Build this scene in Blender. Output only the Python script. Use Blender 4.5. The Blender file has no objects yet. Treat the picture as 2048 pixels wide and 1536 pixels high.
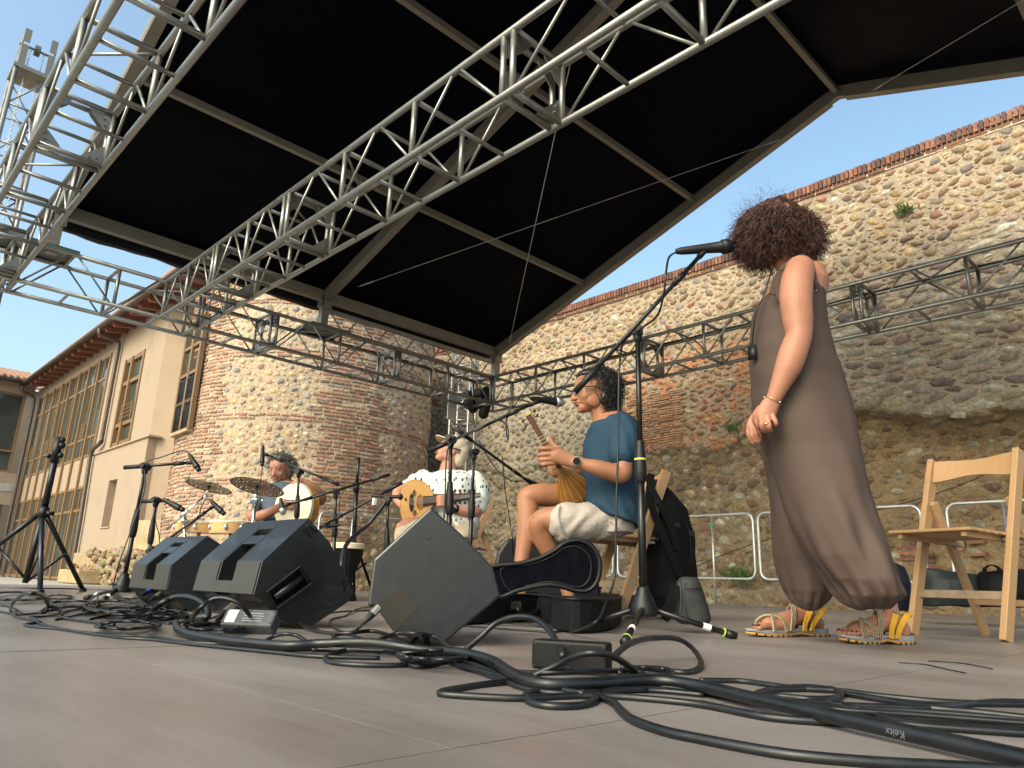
import bpy, bmesh, math, random
import numpy as np
from mathutils import Vector, Matrix, noise
S = bpy.context.scene
# ------------------------------------------------------------------ camera, world, sun, exposure
FPX = 1447.2
CM = np.array([[0.71480747, -0.69861088, 0.03151396], [-0.20792902, -0.16929198, 0.96338245], [0.6676944, 0.69518564, 0.26627265]])
CAM = np.array([0, 0, .167])
cd = bpy.data.cameras.new('camera'); cam = bpy.data.objects.new('camera', cd); S.collection.objects.link(cam)
cd.sensor_fit = 'HORIZONTAL'; cd.sensor_width = 36; cd.lens = 36 * FPX / 2048; cd.clip_end = 3000; cd.clip_start = .02
cam.matrix_world = Matrix([[CM[0][i], CM[1][i], -CM[2][i], CAM[i]] for i in range(3)] + [[0, 0, 0, 1]])
S.camera = cam
SUN_AZ, SUN_EL = math.radians(262), math.radians(38)
w = bpy.data.worlds.new('World'); S.world = w; w.use_nodes = True
nt = w.node_tree; sky = nt.nodes.new('ShaderNodeTexSky'); sky.sky_type = 'NISHITA'; sky.sun_disc = False
sky.sun_elevation = SUN_EL; sky.sun_rotation = SUN_AZ; sky.dust_density = 5.0; sky.air_density = 1.0; sky.ozone_density = .35
bg = nt.nodes['Background']; tint = nt.nodes.new('ShaderNodeMix'); tint.data_type = 'RGBA'; tint.blend_type = 'MULTIPLY'; tint.inputs[0].default_value = 1; tint.inputs[7].default_value = (1.03, 1.16, 1.08, 1); nt.links.new(sky.outputs[0], tint.inputs[6]); nt.links.new(tint.outputs[2], bg.inputs[0]); bg.inputs[1].default_value = .15
ld = bpy.data.lights.new('sun', 'SUN'); ld.energy = .5; ld.angle = math.radians(45); ld.color = (1, .80, .70)
sun = bpy.data.objects.new('sun', ld); S.collection.objects.link(sun)
sdir = Vector((math.sin(SUN_AZ) * math.cos(SUN_EL), math.cos(SUN_AZ) * math.cos(SUN_EL), math.sin(SUN_EL)))
sun.rotation_euler = sdir.to_track_quat('Z', 'Y').to_euler()
S.view_settings.view_transform = 'Standard'; S.view_settings.look = 'None'; S.view_settings.exposure = 1.12; S.view_settings.gamma = 1
S.cycles.use_denoising = True; S.cycles.max_bounces = 8
# ------------------------------------------------------------------ helpers
rnd = random.Random(7); nrs = np.random.RandomState(5)
def ray(x, y): return CM.T @ np.array([(x - 1024) / FPX, -(y - 768) / FPX, 1.])
FWN = np.array([math.sin(0.76523), math.cos(0.76523), 0])
def W(x, y, d): r_ = ray(x, y); return Vector(CAM + r_ * (d / (r_ @ FWN)))   # point of an upright plane d metres in front of the camera
def WX(x, y, X): d = ray(x, y); return Vector(CAM + d * X / d[0])
def WY(x, y, Y): d = ray(x, y); return Vector(CAM + d * Y / d[1])
def WZ(x, y, z=0.): d = ray(x, y); return Vector(CAM + d * (z - CAM[2]) / d[2])
def depth(p): return float(CM[2] @ (np.array(p) - CAM))
RT = Vector((math.cos(0.76523), -math.sin(0.76523), 0)); FW = Vector((math.sin(0.76523), math.cos(0.76523), 0)); UP = Vector((0, 0, 1))
def V(*a): return Vector(a)
def link(o): S.collection.objects.link(o); return o
def tag(o, label=None, cat=None, group=None, kind=None):
    if label: o['label'] = label
    if cat: o['category'] = cat
    if group: o['group'] = group
    if kind: o['kind'] = kind
    return o
def thing(name, label, cat, loc=(0, 0, 0), group=None):
    o = bpy.data.objects.new(name, None); o.empty_display_size = .1; o.location = loc; link(o)
    return tag(o, label, cat, group)
def origin(o):
    v = Vector((0, 0, 0))
    while o: v = v + o.location; o = o.parent
    return v
class MB:
    def __init__(s): s.v = []; s.f = []; s.c = []; s.n = 0
    def add(s, vs, fs, col=None):
        b = s.n; s.v.extend([tuple(v) for v in vs]); s.n += len(vs); s.f.extend([tuple(b + i for i in f) for f in fs])
        if col is not None: s.c.extend([col] * len(vs))
        return s
    def box(s, c, size, R=None, col=None, taper=1.):
        x, y, z = [a / 2 for a in size]; c = Vector(c); vs = []
        for sz in (-1, 1):
            t = taper if sz > 0 else 1
            for sx, sy in ((-1, -1), (1, -1), (1, 1), (-1, 1)):
                q = Vector((sx * x * t, sy * y * t, sz * z)); vs.append(c + (R @ q if R else q))
        return s.add(vs, [(3, 2, 1, 0), (4, 5, 6, 7), (0, 1, 5, 4), (1, 2, 6, 5), (2, 3, 7, 6), (3, 0, 4, 7)], col)
    def bar(s, a, b, w, h, up=(0, 0, 1), col=None):                  # box beam between two points
        a = Vector(a); b = Vector(b); t = (b - a).normalized(); u = Vector(up); sd = t.cross(u).normalized(); u = sd.cross(t).normalized()
        return s.box((a + b) / 2, ((b - a).length, w, h), Matrix((t, sd, u)).transposed(), col)
    def tube(s, pts, r, n=8, cap=True, col=None, ell=None, up=None, closed=False):
        P = [Vector(p) for p in pts]; m = len(P); rr = r if isinstance(r, (list, tuple)) else [r] * m
        T = []
        for i in range(m):
            a = P[(i - 1) % m] if closed else P[max(i - 1, 0)]; b = P[(i + 1) % m] if closed else P[min(i + 1, m - 1)]
            d = b - a; T.append(d.normalized() if d.length > 1e-9 else Vector((0, 0, 1)))
        u = Vector(up) if up else (Vector((0, 0, 1)) if abs(T[0].z) < .9 else Vector((1, 0, 0)))
        N = (u - T[0] * u.dot(T[0])).normalized(); vs = []
        for i in range(m):
            if i or up: 
                if up: N = Vector(up)
                N = N - T[i] * N.dot(T[i]); N = N.normalized() if N.length > 1e-6 else T[i].orthogonal().normalized()
            B = T[i].cross(N); e = 1. if ell is None else (ell[i] if isinstance(ell, (list, tuple)) else ell)
            for k in range(n):
                a = 2 * math.pi * k / n; vs.append(P[i] + N * (math.cos(a) * rr[i] * e) + B * (math.sin(a) * rr[i]))
        fs = []
        for i in range(m if closed else m - 1):
            j = (i + 1) % m
            for k in range(n): fs.append((i * n + k, i * n + (k + 1) % n, j * n + (k + 1) % n, j * n + k))
        if cap and not closed: fs.append(tuple(range(n))[::-1]); fs.append(tuple((m - 1) * n + k for k in range(n)))
        return s.add(vs, fs, col)
    def cap(s, pts, r, n=12, ell=None, up=None, col=None):             # tube with rounded ends
        P = [Vector(p) for p in pts]; rr = list(r) if isinstance(r, (list, tuple)) else [r] * len(P)
        ee = list(ell) if isinstance(ell, (list, tuple)) else ([ell] * len(P) if ell is not None else None)
        a, b = P[0], P[-1]; ta = (P[0] - P[1]).normalized(); tb = (P[-1] - P[-2]).normalized()
        st = [(.98, .2), (.75, .66), (.4, .917)]
        P2 = [a + ta * rr[0] * q for q, _ in st] + P + [b + tb * rr[-1] * q for q, _ in st[::-1]]
        r2 = [rr[0] * q for _, q in st] + rr + [rr[-1] * q for _, q in st[::-1]]
        e2 = None if ee is None else [ee[0]] * 3 + ee + [ee[-1]] * 3
        return s.tube(P2, r2, n, True, col, e2, up)
    def ball(s, c, r, R=None, n=12, m=8, col=None):
        c = Vector(c); rx, ry, rz = (r, r, r) if isinstance(r, (int, float)) else r; vs = []
        g = lambda q: c + (R @ q if R else q)
        vs.append(g(Vector((0, 0, rz))))
        for j in range(1, m):
            t = math.pi * j / m
            for i in range(n):
                a = 2 * math.pi * i / n; vs.append(g(Vector((rx * math.sin(t) * math.cos(a), ry * math.sin(t) * math.sin(a), rz * math.cos(t)))))
        vs.append(g(Vector((0, 0, -rz)))); L = len(vs) - 1; fs = []
        for i in range(n): fs.append((0, 1 + i, 1 + (i + 1) % n)); fs.append((L, L - n + (i + 1) % n, L - n + i))
        for j in range(m - 2):
            for i in range(n):
                a = 1 + j * n + i; b = 1 + j * n + (i + 1) % n; fs.append((a, a + n, b + n, b))
        return s.add(vs, fs, col)
    def lathe(s, a, b, prof, n=20, col=None, cap=True):                # prof: (t along a->b in metres, radius)
        a = Vector(a); t = (Vector(b) - a).normalized(); N = t.orthogonal().normalized(); B = t.cross(N); vs = []
        for h, r in prof:
            for k in range(n): q = 2 * math.pi * k / n; vs.append(a + t * h + (N * math.cos(q) + B * math.sin(q)) * r)
        fs = [(i * n + k, i * n + (k + 1) % n, (i + 1) * n + (k + 1) % n, (i + 1) * n + k) for i in range(len(prof) - 1) for k in range(n)]
        if cap: fs.append(tuple(range(n))[::-1]); fs.append(tuple((len(prof) - 1) * n + k for k in range(n)))
        return s.add(vs, fs, col)
    def prism(s, poly, off, col=None):                                 # 3D polygon extruded by a vector
        P = [Vector(p) for p in poly]; n = len(P); off = Vector(off)
        return s.add(P + [p + off for p in P], [tuple(range(n))[::-1], tuple(range(n, 2 * n))] + [(i, (i + 1) % n, n + (i + 1) % n, n + i) for i in range(n)], col)
    def loft(s, rings, col=None, cap=True):
        n = len(rings[0]); vs = [p for r in rings for p in r]
        fs = [(i * n + k, i * n + (k + 1) % n, (i + 1) * n + (k + 1) % n, (i + 1) * n + k) for i in range(len(rings) - 1) for k in range(n)]
        if cap: fs.append(tuple(range(n))[::-1]); fs.append(tuple((len(rings) - 1) * n + k for k in range(n)))
        return s.add(vs, fs, col)
    def build(s, name, mat, parent=None, smooth=False, bevel=0, auto=None, sub=0, solid=0):
        me = bpy.data.meshes.new(name); o0 = origin(parent) if parent else Vector((0, 0, 0))
        me.from_pydata([(v[0] - o0.x, v[1] - o0.y, v[2] - o0.z) for v in s.v], [], s.f); me.update()
        if s.c and len(s.c) == len(s.v):
            at = me.color_attributes.new('Col', 'FLOAT_COLOR', 'POINT'); at.data.foreach_set('color', np.array([(c[0], c[1], c[2], 1) for c in s.c], dtype=np.float32).ravel())
        o = bpy.data.objects.new(name, me); link(o)
        if parent: o.parent = parent
        me.materials.append(mat)
        bm = bmesh.new(); bm.from_mesh(me); bmesh.ops.recalc_face_normals(bm, faces=bm.faces)
        if auto is not None:
            for e in bm.edges:
                if len(e.link_faces) == 2 and e.calc_face_angle(0) > math.radians(auto): e.smooth = False
        bm.to_mesh(me); bm.free()
        if smooth or auto is not None: me.polygons.foreach_set('use_smooth', [True] * len(me.polygons))
        if solid: md = o.modifiers.new('s', 'SOLIDIFY'); md.thickness = solid; md.offset = 0
        if bevel: md = o.modifiers.new('b', 'BEVEL'); md.width = bevel; md.segments = 2; md.limit_method = 'ANGLE'; md.angle_limit = math.radians(35)
        if sub: md = o.modifiers.new('u', 'SUBSURF'); md.levels = sub; md.render_levels = sub
        return o
def spline(pts, n=8, closed=False):                                    # Catmull-Rom through points
    P = [Vector(p) for p in pts]; m = len(P); out = []
    for i in range(m if closed else m - 1):
        a, b, c, d = (P[(i - 1) % m], P[i], P[(i + 1) % m], P[(i + 2) % m]) if closed else (P[max(i - 1, 0)], P[i], P[i + 1], P[min(i + 2, m - 1)])
        for k in range(n):
            t = k / n; out.append(.5 * ((2 * b) + (c - a) * t + (2 * a - 5 * b + 4 * c - d) * t * t + (3 * b - a - 3 * c + d) * t * t * t))
    if not closed: out.append(P[-1])
    return out
# ------------------------------------------------------------------ materials
MATS = {}
def mat(name, col, rough=.6, metal=0., var=0., scale=5., bump=0., bscale=30., attr=False, spec=.5, coat=0., sss=0., stretch=None, col2=None, sheen=0., dist=.005, detail=6, rvar=0., trans=0.):
    m = bpy.data.materials.new(name); m.use_nodes = True; nt = m.node_tree; b = nt.nodes['Principled BSDF']; N = nt.nodes.new; L = nt.links.new
    b.inputs['Roughness'].default_value = rough; b.inputs['Metallic'].default_value = metal; b.inputs['Specular IOR Level'].default_value = spec
    b.inputs['Coat Weight'].default_value = coat; b.inputs['Sheen Weight'].default_value = sheen
    if trans: b.inputs['Transmission Weight'].default_value = trans
    if sss: b.inputs['Subsurface Weight'].default_value = sss; b.inputs['Subsurface Radius'].default_value = (.012, .005, .003); b.inputs['Subsurface Scale'].default_value = 1
    tc = N('ShaderNodeTexCoord'); mp = N('ShaderNodeMapping'); L(tc.outputs['Object'], mp.inputs[0])
    if stretch: mp.inputs['Scale'].default_value = stretch
    if attr:
        ca = N('ShaderNodeVertexColor'); ca.layer_name = 'Col'; src = ca.outputs[0]
    else:
        rg = N('ShaderNodeRGB'); rg.outputs[0].default_value = (*col, 1); src = rg.outputs[0]
    nz = N('ShaderNodeTexNoise'); nz.inputs['Scale'].default_value = scale; nz.inputs['Detail'].default_value = detail; nz.inputs['Roughness'].default_value = .62; L(mp.outputs[0], nz.inputs[0])
    if col2:
        mx = N('ShaderNodeMix'); mx.data_type = 'RGBA'; L(src, mx.inputs[6]); mx.inputs[7].default_value = (*col2, 1)
        rp = N('ShaderNodeValToRGB'); rp.color_ramp.elements[0].position = .42; rp.color_ramp.elements[1].position = .62; L(nz.outputs[0], rp.inputs[0]); L(rp.outputs[0], mx.inputs[0]); src = mx.outputs[2]
    if var:
        mr = N('ShaderNodeMapRange'); mr.inputs[1].default_value = .3; mr.inputs[2].default_value = .7; mr.inputs[3].default_value = 1 - var; mr.inputs[4].default_value = 1 + var; L(nz.outputs[0], mr.inputs[0])
        mu = N('ShaderNodeVectorMath'); mu.operation = 'SCALE'; L(src, mu.inputs[0]); L(mr.outputs[0], mu.inputs[3]); src = mu.outputs[0]
    L(src, b.inputs['Base Color'])
    if rvar:
        m2 = N('ShaderNodeMapRange'); m2.inputs[1].default_value = .3; m2.inputs[2].default_value = .7; m2.inputs[3].default_value = rough - rvar; m2.inputs[4].default_value = rough + rvar; L(nz.outputs[0], m2.inputs[0]); L(m2.outputs[0], b.inputs['Roughness'])
    if bump:
        n2 = N('ShaderNodeTexNoise'); n2.inputs['Scale'].default_value = bscale; n2.inputs['Detail'].default_value = 5; L(mp.outputs[0], n2.inputs[0])
        bp = N('ShaderNodeBump'); bp.inputs['Strength'].default_value = bump; bp.inputs['Distance'].default_value = dist; L(n2.outputs[0], bp.inputs['Height']); L(bp.outputs[0], b.inputs['Normal'])
    MATS[name] = m; return m
mALU = mat('aluminium', (.34, .34, .33), .42, .85, .30, 9, .15, 60, rvar=.12, col2=(.24, .23, .205))
mALU2 = mat('aluminium_profile', (.27, .25, .215), .5, .6, .25, 3, .1, 40, rvar=.1, col2=(.20, .175, .135))
mSTEEL = mat('galvanised_steel', (.55, .56, .57), .4, .8, .2, 20, .1, 80, rvar=.1)
mCHROME = mat('chrome', (.75, .75, .76), .12, 1.)
mMEMB = mat('canopy_membrane', (.0008, .0014, .0040), .5, 0, .5, .9, .2, 2.5, dist=.06, rvar=.15, spec=.05)
mVINYL = mat('black_vinyl', (.005, .005, .0065), .45, 0, .3, 3, .3, 6, dist=.02, spec=.3)
mBLKM = mat('black_metal', (.006, .006, .007), .3, 0, .3, 12, rvar=.1, spec=.4)
mBLKP = mat('black_plastic', (.006, .006, .007), .45, 0, .3, 10, .1, 200, dist=.001, spec=.35)
mRUB = mat('black_rubber', (.006, .007, .009), .40, 0, .35, 25, .15, 90, dist=.001, rvar=.12)
mWHT = mat('white_tape', (.72, .70, .66), .6, 0, .15, 60)
mCABLE = MATS['black_rubber']

# ------------------------------------------------------------------ ground and stage floor
def floor_material():
    m = mat('stage_panel', (.166, .143, .134), .40, 0, .20, 1.6, .35, 8, stretch=(1, .35, 1), dist=.003, rvar=.15, col2=(.192, .169, .160)); nt = m.node_tree; N = nt.nodes.new; L = nt.links.new
    b = nt.nodes['Principled BSDF']; base = b.inputs['Base Color'].links[0].from_socket; tc = N('ShaderNodeTexCoord')
    # fine grain speckle, scratches and footprints
    sp = N('ShaderNodeTexNoise'); sp.inputs['Scale'].default_value = 240; sp.inputs['Detail'].default_value = 3; L(tc.outputs['Object'], sp.inputs[0])
    mp = N('ShaderNodeMapping'); mp.inputs['Scale'].default_value = (34, 2.2, 1); mp.inputs['Rotation'].default_value = (0, 0, .5); L(tc.outputs['Object'], mp.inputs[0])
    sc = N('ShaderNodeTexNoise'); sc.inputs['Scale'].default_value = 1.5; sc.inputs['Detail'].default_value = 9; sc.inputs['Roughness'].default_value = .75; L(mp.outputs[0], sc.inputs[0])
    vo = N('ShaderNodeTexVoronoi'); vo.inputs['Scale'].default_value = 13; L(tc.outputs['Object'], vo.inputs[0])
    r3 = N('ShaderNodeValToRGB'); r3.color_ramp.elements[0].position = .0; r3.color_ramp.elements[0].color = (1, 1, 1, 1); r3.color_ramp.elements[1].position = .05; r3.color_ramp.elements[1].color = (0, 0, 0, 1); L(vo.outputs[0], r3.inputs[0])
    a = N('ShaderNodeMath'); a.operation = 'MULTIPLY_ADD'; L(sp.outputs[0], a.inputs[0]); a.inputs[1].default_value = .5; a.inputs[2].default_value = .75
    a2 = N('ShaderNodeMath'); a2.operation = 'MULTIPLY_ADD'; L(sc.outputs[0], a2.inputs[0]); a2.inputs[1].default_value = .5; a2.inputs[2].default_value = .75
    mm = N('ShaderNodeMath'); mm.operation = 'MULTIPLY'; L(a.outputs[0], mm.inputs[0]); L(a2.outputs[0], mm.inputs[1])
    sc2 = N('ShaderNodeVectorMath'); sc2.operation = 'SCALE'; L(base, sc2.inputs[0]); L(mm.outputs[0], sc2.inputs[3])
    mx = N('ShaderNodeMix'); mx.data_type = 'RGBA'; L(r3.outputs[0], mx.inputs[0]); L(sc2.outputs[0], mx.inputs[6]); mx.inputs[7].default_value = (.3, .28, .25, 1)
    mp2 = N('ShaderNodeMapping'); mp2.inputs['Scale'].default_value = (2.2, 60, 1); mp2.inputs['Rotation'].default_value = (0, 0, -.9); L(tc.outputs['Object'], mp2.inputs[0])
    s3 = N('ShaderNodeTexNoise'); s3.inputs['Scale'].default_value = 1.3; s3.inputs['Detail'].default_value = 4; L(mp2.outputs[0], s3.inputs[0]); r4 = N('ShaderNodeMapRange'); r4.inputs[1].default_value = .69; r4.inputs[2].default_value = .73; r4.inputs[3].default_value = 0; r4.inputs[4].default_value = .35; L(s3.outputs[0], r4.inputs[0])
    s5 = N('ShaderNodeTexNoise'); s5.inputs['Scale'].default_value = 5.5; s5.inputs['Detail'].default_value = 8; s5.inputs['Roughness'].default_value = .7; L(tc.outputs['Object'], s5.inputs[0]); r5 = N('ShaderNodeMapRange'); r5.inputs[1].default_value = .58; r5.inputs[2].default_value = .75; r5.inputs[3].default_value = 0; r5.inputs[4].default_value = .30; L(s5.outputs[0], r5.inputs[0])
    x2 = N('ShaderNodeMix'); x2.data_type = 'RGBA'; L(r4.outputs[0], x2.inputs[0]); L(mx.outputs[2], x2.inputs[6]); x2.inputs[7].default_value = (.32, .29, .27, 1)
    x3 = N('ShaderNodeMix'); x3.data_type = 'RGBA'; L(r5.outputs[0], x3.inputs[0]); L(x2.outputs[2], x3.inputs[6]); x3.inputs[7].default_value = (.085, .07, .065, 1)
    L(x3.outputs[2], b.inputs['Base Color']); return m
mFLOOR = floor_material()
mGROUND = mat('paving', (.33, .31, .28), .85, 0, .2, 3, .3, 30)
def grid_sheet(name, x0, x1, y0, y1, z, m):
    b = MB(); b.add([(x0, y0, z), (x1, y0, z), (x1, y1, z), (x0, y1, z)], [(0, 1, 2, 3)]); return tag(b.build(name, m), kind='structure')
grid_sheet('ground', -900, 900, -900, 900, -.14, mGROUND)
# stage deck: panels 2 m x 1 m with open seams, split by height offsets of a few millimetres
deck = MB()
for i in range(-1, 5):
    for j in range(-4, 7):
        x0 = -1.9 + i * 2.44 + (1.22 if j % 2 else 0); y0 = .635 + j * 1.22
        if x0 > 8.9 or y0 > 9.5: continue
        x1 = min(x0 + 2.4388, 8.95); y1 = min(y0 + 1.2188, 9.6); dz = rnd.uniform(-.0015, .0015)
        deck.box(((x0 + x1) / 2, (y0 + y1) / 2, -.02 + dz), (x1 - x0, y1 - y0, .04))
deck.box((3.5, 3, -.062), (10.8, 13, .03)); do = deck.build('stage_floor', mFLOOR); tag(do, kind='structure')

# ------------------------------------------------------------------ trusses
TS = .46; ZB = 3.117; ZT = 3.577; RC = .025
def truss(name, label, a, b, side, joints, group, hid=(), z0=ZB, size=TS, node0=None, bay=.97, plates=True):
    """square truss from a to b; a,b are the bottom chord's end on the first face; side = unit vector to the other face"""
    a = Vector(a); b = Vector(b); t = (b - a).normalized(); L = (b - a).length; side = Vector(side); up = Vector((0, 0, 1)) if abs(t.z) < .5 else t.cross(side)
    root = thing(name, label, 'truss', a, group); s = size
    cn = [a, a + side * s, a + side * s + up * s, a + up * s]
    for c in cn: MB().tube([c, c + t * L], RC, 12).build('chord', mALU, root, smooth=True)
    js = [0.] + list(joints) + [L]
    def at(k, d): return cn[k] + t * d
    nodes = []
    for q in range(len(js) - 1):
        l0, l1 = js[q], js[q + 1]; nb = max(1, round((l1 - l0) / bay)); e0 = l0 + (.045 if q else 0.03); e1 = l1 - (.045 if q < len(js) - 2 else .03)
        for i in range(nb):
            c0 = e0 + (e1 - e0) * i / nb; c1 = e0 + (e1 - e0) * (i + 1) / nb; mid = (c0 + c1) / 2
            fr = [c0] + ([c1] if i == nb - 1 else [])
            for d in fr:
                m = MB()
                for k in range(4): m.tube([at(k, d), at((k + 1) % 4, d)], .021, 8)
                m.build('frame', mALU, root, auto=40)
            def br(p, q_, r): MB().tube([p, q_], r, 8).build('brace', mALU, root, auto=40)
            br(at(0, mid + .02), at(1, mid + .02), .016); br(at(3, mid), at(2, mid), .016)
            for k0, k1 in ((0, 3), (1, 2)): br(at(k0, c0 + .03), at(k1, mid - .03), .011); br(at(k0, c1 - .03), at(k1, mid + .03), .011)
            if (i + q) % 2 == 0: br(at(2, mid), at(3, c1), .011)
        if q and plates:
            d = js[q]
            for sg in (-1, 1):
                for k in range(4):
                    m = MB(); p = at(k, d + sg * .02); u = (at((k + 1) % 4, d) - at(k, d)).normalized(); v = (at((k - 1) % 4, d) - at(k, d)).normalized(); p = at(k, d + sg * .03)
                    m.prism([p + u * .02 + v * .02, p + u * .17 + v * .02, p + u * .15 + v * .05, p + u * .05 + v * .15, p + u * .02 + v * .17], t * .006)
                    if sg > 0:
                        for bx, by in ((.06, .06), (.11, .05)):
                            m.tube([p + u * bx + v * by - t * .05, p + u * bx + v * by + t * .02], .011, 6)
                    m.build('joint_plate', mALU, root)
    return root
YC = 8.849
G = 'horizontal roof trusses of the stage'
tA = truss('roof_truss', 'square aluminium truss rising to the upper left corner of the picture', (1.113, YC, ZB), (1.113, -1.5, ZB), (-1, 0, 0), [.2, 3.1, 6.1], G)
tB = truss('roof_truss', 'long square aluminium truss crossing diagonally below the middle of the black canopy', (2.62, YC, ZB), (2.62, -1.5, ZB), (1, 0, 0), [1.47, 3.05, 5.99], G)
tC = truss('roof_truss', 'square aluminium rear truss running past the round stone tower to the corner', (.2, YC, ZB), (8.03, YC, ZB), (0, 1, 0), [.9, 3.84, 5.86], G)
tD = truss('roof_truss', 'square aluminium side truss running in front of the high stone wall', (8.03, YC, ZB), (8.03, -1.5, ZB), (1, 0, 0), [3.1, 6.05], G)
# corner cube
cr = thing('truss_corner', 'square aluminium corner block where the rear and side trusses meet', 'truss', (8.03, YC, ZB))
m = MB(); m2 = MB()
cc = [V(8.06, YC - .02 + a, ZB) for a in (0, .46)] + [V(8.47, YC - .02 + a, ZB) for a in (.46, 0)]
for k in range(4):
    m.tube([cc[k], cc[k] + V(0, 0, .46)], .024, 10)
    for z in (0, .46): m.tube([cc[k] + V(0, 0, z), cc[(k + 1) % 4] + V(0, 0, z)], .024, 10)
m.build('frame', mALU, cr, auto=40)
m2.tube([cc[0], cc[2] + V(0, 0, .46)], .014, 8).tube([cc[1], cc[2] + V(0, 0, .46)], .014, 8); m2.build('brace', mALU, cr, auto=40)

def mast(name, label, cx, cy, z0, z1, s, rot=0.):
    root = thing(name, label, 'truss tower', (cx, cy, z0)); R = Matrix.Rotation(rot, 3, 'Z')
    cn = [V(cx, cy, z0) + R @ V(sx * s / 2, sy * s / 2, 0) for sx, sy in ((-1, -1), (1, -1), (1, 1), (-1, 1))]
    for c in cn: MB().tube([c, c + V(0, 0, z1 - z0)], .024, 10).build('chord', mALU, root, smooth=True)
    n = max(1, round((z1 - z0) / .5))
    for i in range(n):
        a = z0 + (z1 - z0) * i / n; b = z0 + (z1 - z0) * (i + 1) / n; m = MB()
        for k in range(4):
            p, q = cn[k], cn[(k + 1) % 4]; za, zb = V(0, 0, a - z0), V(0, 0, b - z0)
            m.tube([p + za, q + za], .015, 8)
            m.tube([p + za, q + zb] if (i + k) % 2 else [q + za, p + zb], .011, 8)
        m.build('brace', mALU, root, auto=40)
    return root
mA = mast('truss_tower', 'tall truss mast with chain hoist standing behind the left end of the stage', .93, 9.7, -.1, 5.95, .36)
m = MB()
for sx in (-1, 1):
    for zz, h in ((6.12, .34), (6.42, .18)): m.box((.93 + sx * .17, 9.7, zz), (.012, .34, h)); m.box((.93 + sx * .17 - sx * .03, 9.7 - .17, zz), (.07, .01, h))
m.box((.93, 9.7, 5.97), (.42, .42, .05)); m.tube([(.74, 9.7, 6.38), (1.12, 9.7, 6.38)], .015); m.tube([(.93 - .03, 9.7, 6.38), (.93 + .03, 9.7, 6.38)], .07, 14)
m.build('hoist_bracket', mALU2, mA)
m = MB()
for cx in (.86, 1.0):
    for i in range(70):
        z = 6.36 - i * .036 - (0 if cx < .9 else .01); c = V(cx, 9.66, z); d = V(1, 0, 0) if i % 2 else V(0, 1, 0)
        m.tube([c + (d * math.cos(q) * .011 + V(0, 0, math.sin(q) * .024)) for q in [k * math.pi / 4 for k in range(8)]], .0035, 5, closed=True)
m.build('hoist_chain', mSTEEL, mA, smooth=True)
pR = WY(922, 900, 10.1)
mR = mast('truss_tower', 'truss tower behind the rear right corner of the stage', pR.x, 10.1, -.1, 4.6, .36, .5)

for (a, b_, lab) in (((8.46, YC - .1, ZT + .03), (8.46, -1.4, ZT + .03), 'black power cable tied along the truss before the stone wall'), ((3.2, 9.29, ZT + .03), (8.0, 9.29, ZT + .03), 'black power cable tied along the rear truss')):
    a = Vector(a); b_ = Vector(b_); n = 26; tag(MB().tube([a.lerp(b_, i / n) + V(0, 0, -.022 * abs(math.sin(i * 1.9))) for i in range(n + 1)], .010, 8).build('truss_cable', mRUB, smooth=True), lab, 'cable')
mPANEL = mat('green_grey_panel', (.10, .12, .115), .5, .2, .2, 10)
for x, y, w_, lab in ((4.87, 9.08, .62, 'flat grey-green plate on the rear truss under the middle canopy post'), (1.28, 9.08, .75, 'flat grey-green plate on the rear truss at the far left')):
    r = thing('truss_plate', lab, 'plate', (x, y, ZT)); MB().box((x, y, ZT + .034), (w_, .56, .012)).build('plate', mPANEL, r); 
    for sy in (-.27, .27): MB().box((x, y + sy, ZT + .012), (w_, .012, .032)).build('flange', mPANEL, r)
# ------------------------------------------------------------------ canopy
cp = thing('stage_canopy', 'black gabled canopy membrane on aluminium frame over the stage', 'canopy', (4.85, 9.08, 3.6))
XL, XM, XR = 1.42, 4.84, 8.257; YE, YR, YF = 9.03, 2.85, -3.33; ZE, ZR = 4.13, 6.27
def roof(x, y): return V(x, y, ZR - (ZR - ZE) * abs(y - YR) / (YE - YR))
b = MB(); nx, ny = 36, 60; vs = []
for j in range(ny + 1):
    y = YF - .12 + (YE + .12 - YF + .12) * j / ny
    for i in range(nx + 1):
        x = XL - .02 + (XR + .04 - XL) * i / nx; p = roof(x, y); bay = ((x - XL) / (XM - XL)) % 1.0; pur = (abs(y - YR) / 2.06) % 1.0
        p.z += .07 + .05 * math.sin(math.pi * bay) * math.sin(math.pi * pur) + .01 * noise.noise(p * 1.3); vs.append(p)
b.add(vs, [(j * (nx + 1) + i, j * (nx + 1) + i + 1, (j + 1) * (nx + 1) + i + 1, (j + 1) * (nx + 1) + i) for j in range(ny) for i in range(nx)])
b.build('membrane', mMEMB, cp, smooth=True, solid=.004)
def profile(a, b_, w, h):                                              # grooved aluminium extrusion
    m = MB(); a = Vector(a); b_ = Vector(b_); m.bar(a, b_, w, h * .5); t = (b_ - a).normalized(); sd = t.cross(UP).normalized(); u = sd.cross(t)
    for k in (-1, 1): m.bar(a + sd * k * w * .42 - u * h * .1, b_ + sd * k * w * .42 - u * h * .1, w * .10, h * 1.15, u)
    m.bar(a - u * h * .62, b_ - u * h * .62, w * 1.06, h * .12, u); m.bar(a + u * h * .5, b_ + u * h * .5, w * .5, h * .18, u)
    return m
for x in (XL, XM, XR):
    for y0, y1 in ((YE, YR + .12), (YF, YR - .12)): profile(roof(x, y0), roof(x, y1), .10, .15).build('rafter', mALU2, cp)
    m = MB(); m.bar(roof(x, YR + .16) + V(0, 0, 0), roof(x, YR) + V(0, 0, -.012), .085, .15); m.bar(roof(x, YR - .16), roof(x, YR) + V(0, 0, -.012), .084, .149); m.build('ridge_joint', mALU2, cp)
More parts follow.
